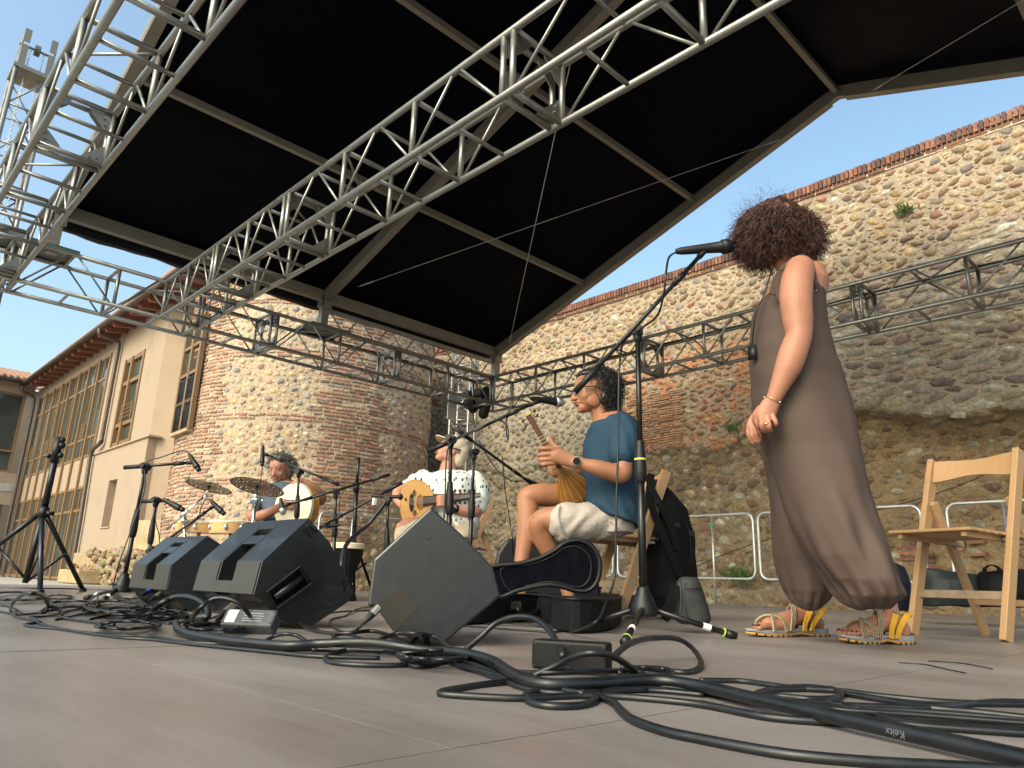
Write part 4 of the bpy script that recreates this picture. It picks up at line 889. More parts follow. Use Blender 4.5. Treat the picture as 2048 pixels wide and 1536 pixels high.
# ---- power boxes
def powerbox(label, c, L_, w_, h, yaw, pitch, col, bright):
    R = Matrix.Rotation(yaw, 3, 'Z') @ Matrix.Rotation(pitch, 3, 'X'); root = thing('power_strip', label, 'power strip', (c[0], c[1], 0)); c = Vector(c)
    MB().box(c, (L_, w_, h), R).build('housing', mat('strip_housing_' + col, bright, .5, 0, .25, 40, .3, 120, dist=.001, spec=.2), root, bevel=.006)
    up = R @ V(0, 0, 1); n = R @ V(0, -1, 0)
    for sx in (-.46, 0, .46):
        for sz in (-.36, .36): p = c + R @ V(sx * L_, -w_ / 2 - .0005, sz * h); MB().tube([p, p + n * .001], .0025, 8).build('screw', mDARK, root)
    return root, R, c
ang = math.atan2(RT.y, RT.x)
c = WZ(1148, 1352, .0); c = V(c.x, c.y, .033) + FW * .05
powerbox('black distribution box half buried under cables in front of the tall stand', c, .155, .05, .056, ang - .35, 0, 'black', (.005, .005, .006))
c = W(502, 1243, 2.28); pr, R, c2 = powerbox('grey power strip with white label lying before the middle monitor', V(c.x, c.y, .030), .155, .055, .06, ang - .05, -.75, 'grey', (.08, .083, .09))
n_ = R @ V(0, -1, 0); 
MB().box(c2 + R @ V(-.052, -.0282, .0), (.030, .001, .045), R).build('paper_label', mWHT, pr)
m = MB()
for i in range(4): m.box(c2 + R @ V(.01 + rnd.uniform(-.004, .004), -.0282, -.015 + i * .009), (.06, .0008, .0025), R)
m.build('printed_lines', mat('print_grey', (.30, .31, .33), .6), pr)

# ---- cables on the floor
def fl(*pts, h=.004):                                                # floor path from (px, py[, height])
    return [WZ(p[0], p[1], p[2] if len(p) > 2 else h) for p in pts]
TH = .0100
thick = cable('very thick black multicore cable sweeping across the whole foreground', [W(362, 1265, 2.05) , *fl((352, 1245, .02), (360, 1262, .015), (420, 1276, .015), (560, 1290, .016), (640, 1287, .022), (740, 1285, .030), (850, 1300, .022), (920, 1305, .025), (980, 1320, .022), (1030, 1350, .018), (1090, 1368, .015), (1180, 1367, .016), (1300, 1360, .017), (1400, 1372, .016), (1520, 1400, .015), (1700, 1440, .015), (1870, 1478, .014), (2060, 1520, .014), (2300, 1575, .014))][1:], TH, 16, k=10)
cable('medium black cable bundle strand hugging the thick multicore', fl((560, 1300), (700, 1298), (800, 1302, .012), (900, 1318, .01), (960, 1335, .008), (1020, 1362), (1090, 1378), (1200, 1372), (1330, 1366), (1400, 1383), (1520, 1403), (1640, 1412), (1800, 1432), (2060, 1450)), .006, 10)
cable('cable with a small folded end lying flat in the left foreground', fl((2, 1211), (22, 1214), (40, 1225), (28, 1230), (40, 1236), (78, 1243), (50, 1249), (70, 1254), (120, 1258), (165, 1265), (240, 1275), (300, 1279), (360, 1286), (450, 1295), (560, 1306), (640, 1313), (760, 1316)), .0045, 8)
cable('thinner cable running beside the folded cable in the left foreground', fl((60, 1233), (80, 1243), (75, 1246), (140, 1261), (230, 1270), (310, 1274), (370, 1284), (480, 1290), (560, 1298)), .004, 8)
cable('black cable arching high off the floor at the far left', [*fl((20, 1225), (26, 1205, .03), (45, 1190, .08), (65, 1187, .095), (85, 1193, .07), (96, 1210, .03), (90, 1225), (80, 1225), (95, 1215, .012), (115, 1216), (124, 1228), (120, 1235), (170, 1243), (228, 1250))], .006, 10)
cable('big stiff cable loop in front of the left monitor', [*fl((296, 1229, .006)), W(318, 1210, 2.75), W(345, 1196, 2.75), W(375, 1194, 2.7), W(402, 1204, 2.62), W(416, 1222, 2.52), W(412, 1236, 2.45), *fl((395, 1240, .012), (360, 1232, .008), (335, 1230, .006))], .0105, 12)
cable('cable rising from the thick coil to the middle monitor socket', [*fl((365, 1250, .004), (378, 1243, .01)), W(395, 1222, 2.2), W(420, 1201, 2.2), W(445, 1196, 2.2), W(475, 1205, 2.2), W(493, 1222, 2.22), W(500, 1232, 2.25)], .0065, 10)
cable('cable bending from the grey power strip past the middle monitor', fl((430, 1247, .008), (480, 1256), (520, 1252), (560, 1243, .018), (590, 1244, .02), (620, 1256, .012), (650, 1266), (700, 1266, .01), (740, 1262, .014), (770, 1268, .01), (800, 1280), (830, 1292)), .0062, 10)
cable('short arched cable between the power strip and the thick multicore', fl((530, 1282), (550, 1272, .015), (572, 1268, .022), (595, 1272, .018), (618, 1287)), .005, 8)
cable('loop of cable lying left under the nearest monitor', fl((745, 1213), (715, 1218, .01), (690, 1232), (665, 1238), (660, 1248), (680, 1262), (720, 1276), (735, 1285)), .0045, 8)
cable('cable trailing from the nearest monitor connector', [W(731, 1243, 1.92), *fl((718, 1256, .01), (700, 1266), (670, 1270), (668, 1276), (690, 1284), (720, 1290))], .005, 8)
cable('large flat loop of cable left of centre in the foreground', fl((760, 1302), (700, 1300, .006), (668, 1306), (650, 1316), (665, 1325), (720, 1330), (790, 1331), (830, 1328), (850, 1326), (900, 1318), (960, 1312)), .0052, 10)
cable('round cable loop below the velcro strap', fl((905, 1320), (860, 1310, .008), (820, 1300, .014), (803, 1304, .01), (802, 1316), (820, 1330), (850, 1332), (890, 1324), (930, 1317), (970, 1325), (1010, 1345)), .0056, 10)
cable('cable arching under the point of the nearest monitor', fl((750, 1284, .015), (790, 1268, .03), (830, 1267, .035), (870, 1274, .025), (900, 1295, .012), (915, 1306, .01)), .0055, 10)
cable('big cable hoop standing up behind the distribution box', [*fl((925, 1305, .012)), W(960, 1275, 1.75), W(990, 1248, 1.75), W(1030, 1234, 1.72), W(1070, 1238, 1.68), W(1100, 1262, 1.62), W(1115, 1290, 1.55), W(1126, 1312, 1.45)], .0068, 12)
cable('cable hoop to the right of the distribution box', [W(1225, 1315, 1.38), W(1260, 1287, 1.5), *fl((1300, 1277, .055), (1350, 1277, .05), (1380, 1292, .03), (1400, 1318, .012), (1398, 1335, .006), (1370, 1345), (1300, 1338), (1240, 1335))], .0062, 12)
cable('cable bowed over the front of the distribution box', [*fl((1066, 1352, .012)), *fl((1120, 1328, .035), (1160, 1310, .055), (1195, 1306, .06), (1230, 1315, .05), (1270, 1340, .02), (1300, 1356, .01))], .0058, 12)
cable('straight strand crossing in front of the distribution box', fl((990, 1338, .01), (1050, 1346, .014), (1110, 1345, .02), (1200, 1342, .02), (1270, 1345, .012), (1310, 1360, .008)), .0052, 10)
cable('long low loop stretching left below the thick multicore', fl((1020, 1362, .006), (960, 1370), (900, 1380), (880, 1386), (900, 1390), (980, 1395), (1050, 1397), (1120, 1393), (1180, 1392), (1260, 1395), (1400, 1409), (1540, 1435), (1700, 1447)), .0056, 12)
cable('oval cable loop lying in front of the thick multicore', [*fl((1050, 1394), (1065, 1385), (1110, 1380), (1160, 1383), (1190, 1392), (1188, 1402), (1160, 1411), (1110, 1413), (1068, 1407))], .0058, 12, closed=True)
cable('printed grey cable curving across the bottom right corner', fl((1190, 1392), (1225, 1405), (1245, 1425), (1270, 1442), (1330, 1463), (1400, 1478), (1500, 1497), (1600, 1512), (1750, 1525), (1900, 1533), (2100, 1545)), .0062, 14)
cable('upper long cable at the right running under the singer\'s feet side', fl((1400, 1361), (1480, 1362), (1540, 1370), (1600, 1377), (1680, 1382), (1760, 1392), (1860, 1402), (1960, 1407), (2100, 1409)), .0052, 10)
cable('flat cable coil loop at the right behind the thick multicore', fl((1525, 1383), (1560, 1376), (1620, 1374), (1665, 1380), (1683, 1388), (1670, 1396), (1620, 1398), (1560, 1392), (1510, 1390), (1540, 1380), (1600, 1378), (1660, 1378), (1684, 1386), (1720, 1392), (1800, 1405), (1860, 1416), (1960, 1425), (2100, 1441)), .0052, 10)
cable('cable crossing over two others at the right edge', fl((1600, 1404), (1680, 1410), (1780, 1414), (1860, 1416), (1940, 1408), (2000, 1403), (2100, 1406)), .005, 10)
cable('lower right cable merging beside the thick multicore', fl((1500, 1397), (1580, 1405), (1660, 1405), (1720, 1420), (1800, 1442), (1900, 1455), (2100, 1463)), .0056, 10)
cable('thin loose wire tie lying on the floor below the multicore', fl((1400, 1402), (1440, 1410), (1480, 1418), (1510, 1423)), .0018, 6)
for a_, q in (('left', [(1797, 1325), (1850, 1329), (1900, 1340), (1932, 1346)]), ('right', [(1856, 1322), (1920, 1326), (1985, 1338)])): cable('thin black tie wire lying across the floor seam, %s one of the crossing pair' % a_, fl(*q), .0016, 6)
cable('black cable lying straight along the back of the stage at the left', fl((-40, 1174), (60, 1177), (140, 1178), (230, 1181), (300, 1186)), .008, 8)
for k in range(9):
    r_ = random.Random(50 + k); o1, o2, o3 = r_.uniform(-14, 14), r_.uniform(-16, 16), r_.uniform(0, 6)
    base_ = [(620, 1296), (720, 1300), (820, 1308), (900, 1318), (980, 1338), (1060, 1366), (1160, 1380), (1290, 1376), (1400, 1384), (1540, 1404), (1680, 1424), (1850, 1444), (2100, 1470)]
    pts = [(x + r_.uniform(-8, 8), y + (o1 * (1 - i / 12) + o2 * i / 12) * (.5 + i * .08) + 6 * math.sin(i * 1.1 + o3)) for i, (x, y) in enumerate(base_)]
    if k % 2: pts = pts[:9 - k % 3]
    else: pts = pts[3:]
    tag(cable('thin black cable running loosely inside the foreground cable bundle', fl(*pts, h=.004 + .002 * (k % 3)), r_.choice([.0034, .0042, .0048]), 10), group='thin cables of the foreground bundle')
for k in range(6):
    r_ = random.Random(80 + k); x0 = 60 + 60 * k; pts = [(x0 - 60 + i * 42 + r_.uniform(-12, 12), 1222 + 5 * k - i * 1 + 8 * math.sin(i * 1.4 + k)) for i in range(9)]
    tag(cable('thin black cable wandering through the cable tangle before the left monitors', fl(*pts), .0036, 8), group='thin cables of the left tangle')
# tangles of coils on the left
tg = 0
def coil(label, cx, cy, rx, ry, turns, r=.004, sd=0):
    r *= .8; turns = int(turns * 1.3)
    r_ = random.Random(sd); pts = []
    n = turns * 9
    for i in range(n):
        a = 6.2832 * i / 9; k = 1 + r_.uniform(-.16, .16); pts.append(WZ(cx + rx * k * math.cos(a) + r_.uniform(-.1, .1) * rx, cy + ry * k * math.sin(a), .005 + .004 * (i % 4) + .002 * i / 9))
    return cable(label, pts, r, 7, k=4, name='cable_coil', cat='cable coil')
coil('coiled cable heap at the far left edge of the stage', 28, 1192, 60, 8, 6, .0055, 1)
coil('small neat cable coil behind the arching cable at the left', 118, 1194, 24, 4, 5, .004, 2)
coil('long flat cable coil in front of the tall left stand', 150, 1208, 48, 6, 7, .0048, 3)
coil('thick tangle of cables at the base of the tall left stand', 228, 1212, 55, 11, 9, .0048, 4)
coil('tangled cables in front of the left monitor', 262, 1222, 62, 8, 7, .0045, 5)
coil('elongated cable loop on the floor before the stiff cable hoop', 255, 1250, 58, 7, 5, .0045, 6)
coil('cable tangle between the two left monitors', 330, 1228, 40, 6, 5, .0042, 7)
coil('messy cable loops around the foot of the middle monitor', 430, 1252, 55, 8, 5, .0045, 8)
coil('dark cable coil by the connector of the left monitor', 262, 1190, 34, 8, 5, .0045, 9)
coil('flattened cable bunch under the velcro strap', 870, 1310, 70, 9, 5, .0048, 10)
coil('cables bunched beside the distribution box', 1290, 1345, 45, 10, 3, .005, 11)
cable('thin cable bow over the tangle at the left', [*fl((165, 1220), (180, 1200, .03), (195, 1190, .05), (190, 1215, .02), (170, 1230))], .0045, 8)
cable('thin cable behind the middle monitor running to the right', fl((640, 1228), (700, 1222), (760, 1222), (800, 1232)), .004, 8)
cable('pair of cables running out behind the guitar case to the tall stand', fl((900, 1250), (980, 1256), (1060, 1262), (1110, 1264), (1140, 1258), (1150, 1250)), .0042, 8)
cable('second cable running out behind the guitar case', fl((890, 1242), (980, 1248), (1080, 1254), (1150, 1262)), .0042, 8)
cable('cable reel strand beneath the guitar case', fl((940, 1232), (1010, 1236), (1090, 1240), (1150, 1240)), .005, 8)
m = MB(); vs_ = fl((822, 1290, .03), (832, 1272, .05), (850, 1270, .055), (856, 1290, .03)); m.tube(vs_, .009, 6, ell=.25); tag(m.build('velcro_strap', mVINYL, smooth=True), 'black velcro strap wrapped round the cable bundle', 'strap')
# printed lettering on the thick cable
def text(body, size, loc, xdir, up, name, m, parent=None, ext=.0):
    cu = bpy.data.curves.new(name, 'FONT'); cu.body = body; cu.size = size; cu.align_x = 'CENTER'; cu.align_y = 'CENTER'; cu.extrude = ext; cu.materials.append(m)
    o_ = bpy.data.objects.new(name, cu); link(o_); me = bpy.data.meshes.new_from_object(o_.evaluated_get(bpy.context.evaluated_depsgraph_get())); bpy.data.objects.remove(o_)
    o = bpy.data.objects.new(name, me); link(o); x = Vector(xdir).normalized(); u = Vector(up); u = (u - x * u.dot(x)).normalized(); z = x.cross(u); p = Vector(loc) - (origin(parent) if parent else V(0, 0, 0))
    o.matrix_world = Matrix([[x[i], u[i], z[i], p[i]] for i in range(3)] + [[0, 0, 0, 1]]); 
    if parent: o.parent = parent; o.matrix_parent_inverse = Matrix.Identity(4)
    return o
mPRINT = mat('grey_print', (.09, .10, .11), .6)
pc = WZ(1790, 1466, .020); dx = (WZ(1700, 1440, .015) - WZ(1870, 1478, .015)).normalized(); text('Keitx', .0115, pc, dx, V(0, 0, -1) + FW * .4 - FW * .4, 'printed_lettering', mPRINT, thick, .0002)

# ================================================================== PEOPLE
def fuse(b, name, m, parent, vox=.004, sm=4, colfn=None, disp=None, keep=True):
    """join overlapping closed pieces into one continuous surface"""
    me = bpy.data.meshes.new('tmp'); me.from_pydata(b.v, [], b.f); me.update(); bm = bmesh.new(); bm.from_mesh(me); bmesh.ops.recalc_face_normals(bm, faces=bm.faces); bm.to_mesh(me); bm.free()
    o = bpy.data.objects.new('tmp', me); link(o)
    r = o.modifiers.new('r', 'REMESH'); r.mode = 'VOXEL'; r.voxel_size = vox; r.use_smooth_shade = True
    if sm: q = o.modifiers.new('s', 'SMOOTH'); q.factor = .5; q.iterations = sm
    dg = bpy.context.evaluated_depsgraph_get(); dg.update(); e = bpy.data.meshes.new_from_object(o.evaluated_get(dg)); bpy.data.objects.remove(o)
    n = len(e.vertices); co = np.empty(n * 3); e.vertices.foreach_get('co', co); co = co.reshape(-1, 3)
    if disp is not None:
        no = np.empty(n * 3); e.vertices.foreach_get('normal', no); no = no.reshape(-1, 3); co = co + no * disp(co, no)[:, None]
    if colfn is not None:
        at = e.color_attributes.new('Col', 'FLOAT_COLOR', 'POINT'); c = np.ones((n, 4), np.float32); c[:, :3] = colfn(co); at.data.foreach_set('color', c.ravel())
    o0 = origin(parent) if parent else Vector((0, 0, 0)); co = co - np.array(o0); e.vertices.foreach_set('co', co.ravel()); e.name = name
    e.materials.clear(); e.materials.append(m); e.polygons.foreach_set('use_smooth', [True] * len(e.polygons)); e.update()
    ob = bpy.data.objects.new(name, e); link(ob)
    if parent: ob.parent = parent
    return ob
class Fig:
    """figure drawn on upright planes: points are (px, py, extra distance from the plane D)"""
    def __init__(s, D): s.D = D; s.k = D / FPX; s.b = MB()
    def p(s, x, y, dd=0.): return W(x, y, s.D + dd)
    def limb(s, pts, ell=None, n=14, sub=5, b=None):
        n = 28 if n >= 14 else 16                   # (x, y, dd, radius in metres)
        P_ = [s.p(*q[:3]) for q in pts]; R_ = [q[3] for q in pts]; PP = spline(P_, sub); RR = [v.x for v in spline([Vector((r, 0, 0)) for r in R_], sub)]
        (b or s.b).cap(PP, [max(.002, v) for v in RR], n, ell=ell, up=(FW if ell else None)); return s
    def ball(s, x, y, dd, r, R=None, b=None): (b or s.b).ball(s.p(x, y, dd), r, R, 16, 10); return s
    def rings(s, rg, n=28, pleat=None, b=None, sq=2.2):                # (yl, yr, xl, xr, dd, half depth)
        out = []
        for i, (yl, yr, xl, xr, dd, hd) in enumerate(rg):
            a = s.p(xl, yl, dd); c = s.p(xr, yr, dd); m_ = (a + c) / 2; ax = (c - a) / 2; row = []
            for k in range(n):
                t = 2 * math.pi * k / n; ct, st_ = math.cos(t), math.sin(t); g = (abs(ct) ** sq + abs(st_) ** sq) ** (-1 / sq); f = 1 + (pleat(i, t) if pleat else 0)
                row.append(m_ + ax * (ct * g * f) + FW * (hd * st_ * g * f))
            out.append(row)
        (b or s.b).loft(out); return s
def frame(fwd, up=(0, 0, 1)):
    f = Vector(fwd).normalized(); u = Vector(up); u = (u - f * u.dot(f)).normalized(); r = f.cross(u); return f, r, u, Matrix((f, r, u)).transposed()
def head(b, c, fwd, up=(0, 0, 1), s=1., jaw=1., nose=1., brow=1.):
    """skull, face, nose, lips, chin and ears in head space: f forward, r its right, u up; c = centre of the skull"""
    f, r, u, R = frame(fwd, up); g = lambda a, q, w_: Vector(c) + f * a * s + r * q * s + u * w_ * s
    bl = lambda a, q, w_, ra, rb, rc: b.ball(g(a, q, w_), (ra * s, rb * s, rc * s), R, 18, 12)
    bl(-.005, 0, .025, .098, .078, .088)                               # cranium
    bl(.035, 0, -.02, .058, .064, .075)                                # face block
    bl(.052, 0, .035, .04, .058, .04)                                  # forehead
    for q in (-1, 1):
        bl(.052, q * .036, -.028, .030, .026, .026); bl(.02, q * .05, -.052, .04 * jaw, .018, .035)      # cheek, jaw angle
        bl(.076, q * .026, .014, .018, .022, .008 * brow)              # brow ridge
        bl(-.005, q * .077, -.012, .017, .008, .030); bl(-.012, q * .083, .0, .012, .006, .02)           # ear
    bl(.058, 0, -.078, .034, .034 * jaw, .026); bl(.078, 0, -.090, .016, .018, .014)                      # jaw, chin
    b.cap([g(.088, 0, .012), g(.098, 0, -.012), g(.108 * (.97 + .03 * nose), 0, -.030 * nose)], [.009 * s, .010 * s, .012 * s], 10)   # nose
    for q in (-1, 1): bl(.094, q * .011, -.034, .011, .008, .008)
    bl(.088, 0, -.052, .012, .023, .006); bl(.087, 0, -.063, .012, .020, .007)                            # lips
    return f, r, u, R, g
def face_parts(root, g, R, s, brows=None, lips=None, m_eye=None, lid=.0):
    for q in (-1, 1):
        e = MB(); e.ball(g(.070, q * .031, .0), .0125 * s, R, 14, 10); ev = e.build('eye', mat_eye, root, smooth=True)
        e = MB(); e.ball(g(.0785, q * .032, -.001), (.0045 * s, .0055 * s, .0055 * s), R, 10, 8); e.build('iris', mat_iris, ev, smooth=True)
        if lid: MB().ball(g(.0705, q * .031, .003), (.0138 * s, .0145 * s, .0125 * s * lid), R, 14, 8).build('eyelid', lips or mat_iris, root, smooth=True)
        if brows: e = MB(); e.cap([g(.090, q * .012, .018), g(.088, q * .028, .023), g(.076, q * .045, .018)], [.004 * s, .0045 * s, .003 * s], 8); e.build('eyebrow', brows, root, smooth=True)
mat_eye = mat('eye_white', (.65, .62, .58), .2); mat_iris = mat('eye_iris', (.03, .018, .01), .15)
def skin(name, c): return mat(name, c, .52, 0, .17, 9, .4, 150, sss=.12, dist=.0015, spec=.4, rvar=.06)
def curls(name, m, parent, seeds, length, amp, r, freq=3., n=16, grav=.5, dirf=None, rs=None):
    """curly locks: seeds = (root point, outward direction)"""
    rs = rs or rnd; vs = []; fs = []; o0 = origin(parent)
    for (p, d) in seeds:
        p = Vector(p); d = Vector(d).normalized(); L_ = length * rs.uniform(.6, 1.25); ph = rs.uniform(0, 6.28); a = amp * rs.uniform(.5, 1.4); fr = freq * rs.uniform(.7, 1.3)
        e1 = d.orthogonal().normalized(); e2 = d.cross(e1); q = p.copy(); v = d.copy(); rr = r * rs.uniform(.6, 1.3); prev = None
        for i in range(n):
            t = i / (n - 1); v = (v + V(0, 0, -grav / n) + V(rs.gauss(0, 1), rs.gauss(0, 1), rs.gauss(0, 1)) * .06).normalized(); q = q + v * (L_ / n)
            c = q + (e1 * math.cos(ph + fr * 6.28 * t) + e2 * math.sin(ph + fr * 6.28 * t)) * a * min(1, t * 3) - o0
            w_ = rr * (1 - .75 * t * t); b0_ = len(vs)
            for k in range(3): g_ = k * 2.0944 + ph; vs.append((c + e1 * (w_ * math.cos(g_)) + e2 * (w_ * math.sin(g_)))[:])
            if i:
                for k in range(3): fs.append((b0_ - 3 + k, b0_ - 3 + (k + 1) % 3, b0_ + (k + 1) % 3, b0_ + k))
    me = bpy.data.meshes.new(name); me.from_pydata(vs, [], fs); me.materials.append(m); me.polygons.foreach_set('use_smooth', [True] * len(me.polygons)); o = bpy.data.objects.new(name, me); link(o); o.parent = parent; return o
def cloth(name, c, var=.1, rough=.85, wr=.35, wsc=9, col2=None, sheen=.0): return mat(name, c, rough, 0, var, 12, wr, wsc, sheen=sheen, dist=.02, col2=col2, spec=.25)
mBROWN = cloth('taupe_cloth', (.068, .045, .037), .07, .72, .22, 7)
def fold(freq, amp, dirv, seed=0., zf=None):
    dv = np.array(dirv, float)
    def f(co, no):
        u = co @ dv; w_ = np.array([noise.noise(Vector((x * 2.2 + seed, y * 2.2, z * 1.1))) for x, y, z in co[::1]])
        a = amp * (zf(co) if zf else 1.); return a * (np.sin(u * freq + w_ * 5) * .5 + w_)
    return f

# ---------------------------------------------------------------- the singer
Wm = Fig(2.53); r0 = WZ(1680, 1290); wo = thing('person', 'standing singer seen from behind with curly dark red hair and brown jumpsuit', 'person', (r0.x, r0.y, 0))
sk1 = skin('warm_light_skin', (.345, .150, .094))
B = Wm.b
hc = Wm.p(1552, 462, .0); hf = (-RT * .75 + FW * .66)
head(B, hc, hf, (0, 0, 1), .98)
Wm.limb([(1562, 495, .0, .052), (1578, 530, .0, .050), (1592, 562, .0, .062)])
Wm.limb([(1598, 538, -.145, .047), (1596, 548, -.07, .058), (1594, 552, .0, .062), (1590, 550, .08, .058), (1586, 545, .155, .046)], n=16)
Wm.rings([(548, 552, 1552, 1640, 0, .13), (575, 580, 1538, 1648, 0, .15), (620, 620, 1524, 1640, 0, .145), (700, 700, 1525, 1640, 0, .13), (770, 770, 1535, 1655, 0, .115), (840, 840, 1550, 1670, 0, .10)])
Wm.limb([(1601, 538, -.15, .050), (1594, 565, -.17, .055), (1592, 605, -.18, .0545), (1596, 645, -.185, .050), (1597, 672, -.19, .044), (1588, 700, -.19, .046), (1577, 732, -.185, .044), (1562, 765, -.175, .034), (1548, 797, -.165, .0245)], n=18)
# left hand: palm, curled fingers with knuckles, thumb
Wm.limb([(1548, 797, -.165, .025), (1538, 815, -.165, .031), (1530, 832, -.165, .031)], ell=.62)
for (pts, r_) in (([(1517, 826, -.150), (1514, 842, -.155), (1519, 855, -.145), (1524, 858, -.12)], .0105),
                  ([(1524, 832, -.170), (1524, 850, -.178), (1528, 861, -.160), (1531, 862, -.135)], .0105),
                  ([(1535, 835, -.180), (1538, 852, -.188), (1540, 861, -.165), (1540, 858, -.145)], .0102),
                  ([(1546, 832, -.180), (1552, 846, -.186), (1550, 851, -.165), (1546, 848, -.145)], .009)):
    Wm.limb([(x, y, d, r_ * .88 * (1.05, 1.0, .92, .8)[i]) for i, (x, y, d) in enumerate(pts)], n=10, sub=4)
Wm.limb([(1520, 818, -.15, .013), (1510, 836, -.125, .012), (1516, 856, -.11, .0095), (1519, 864, -.105, .008)], n=10)
# right hand hanging just beyond
Wm.limb([(1592, 552, .16, .047), (1575, 620, .19, .042), (1560, 690, .20, .038), (1545, 760, .12, .034), (1528, 822, -.02, .024)], n=14)
Wm.limb([(1526, 826, -.03, .024), (1514, 842, -.045, .029), (1508, 854, -.05, .028)], ell=.6)
for (pts, r_) in (([(1500, 848, -.05), (1496, 864, -.05), (1501, 877, -.05), (1507, 886, -.05)], .0098), ([(1506, 854, -.06), (1504, 870, -.062), (1510, 881, -.06), (1513, 884, -.06)], .0094),
                  ([(1511, 856, -.07), (1512, 868, -.075), (1518, 879, -.07), (1519, 882, -.07)], .009), ([(1516, 852, -.06), (1519, 868, -.065), (1521, 879, -.065), (1521, 881, -.06)], .0085)):
    Wm.limb([(x, y, d, r_ * .86 * (1.05, 1.0, .9, .75)[i]) for i, (x, y, d) in enumerate(pts)], n=10, sub=4)
# legs under the cloth and bare ankles, feet with toes
feet = []
for (dd, an, heel, toe, by) in ((.17, (1612, 1228), 1641, 1503, 1276), (-.18, (1748, 1228), 1812, 1688, 1292)):
    hx = Wm.p(an[0], an[1], dd); A_ = WZ(heel, by - 4); T_ = WZ(toe, by - (3 if dd > 0 else 6)); A_.z = .03; T_.z = .03; ax = (T_ - A_); L_ = ax.length; ax.normalize(); sd = ax.cross(UP)
    feet.append((A_, T_, ax, sd, L_, dd))
    kn = Wm.p(1625 if dd > 0 else 1690, 1030, dd * .6); hp = Wm.p(1600, 830, dd * .25)
    q = lambda a, s_, z: A_ + ax * a * L_ + sd * s_ + UP * (z - .03)
    B.cap(spline([hp, kn, q(.27, 0, .22), q(.235, 0, .13), q(.20, 0, .085)], 5), [v.x for v in spline([V(r_, 0, 0) for r_ in (.06, .045, .038, .034, .038)], 5)], 16)
    B.ball(q(.06, 0, .048), (.034, .034, .036)); B.cap(spline([q(.08, 0, .055), q(.3, 0, .075), q(.55, 0, .058), q(.75, 0, .042)], 4), [v.x for v in spline([V(r_, 0, 0) for r_ in (.034, .034, .034, .030)], 4)], 14)
    B.cap([q(.55, -.015, .045), q(.76, -.02, .040)], [.028, .024], 12); B.cap([q(.55, .015, .045), q(.74, .02, .038)], [.028, .022], 12)
    for i, (s_, l_, r_) in enumerate(((-.030, .965, .0125), (-.010, .955, .0092), (.006, .93, .0088), (.020, .90, .0085), (.033, .865, .0082)) if dd > 0 else ((.030, .965, .0125), (.010, .955, .0092), (-.006, .93, .0088), (-.020, .90, .0085), (-.033, .865, .0082))):
        B.cap([q(.72, s_ * .8, .040), q(l_ - .08, s_, .042), q(l_, s_, .034)], [r_ * 1.0, r_, r_ * .95], 10)
fuse(B, 'body', sk1, wo, .0027, 2)
mNAIL = mat('dark_nail_polish', (.07, .008, .018), .2)
for (A_, T_, ax, sd, L_, dd) in feet:
    q = lambda a, s_, z: A_ + ax * a * L_ + sd * s_ + UP * (z - .03)
    for i, (s_, l_, r_) in enumerate(((-.030, .975, .008), (-.010, .965, .0055), (.006, .94, .0052), (.020, .91, .005), (.033, .875, .0048)) if dd > 0 else ((.030, .975, .008), (.010, .965, .0055), (-.006, .94, .0052), (-.020, .91, .005), (-.033, .875, .0048))):
        MB().ball(q(l_ + .005, s_, .042 if i else .044), (r_ * .9, r_, r_ * .6)).build('toenail', mNAIL, wo, smooth=True)
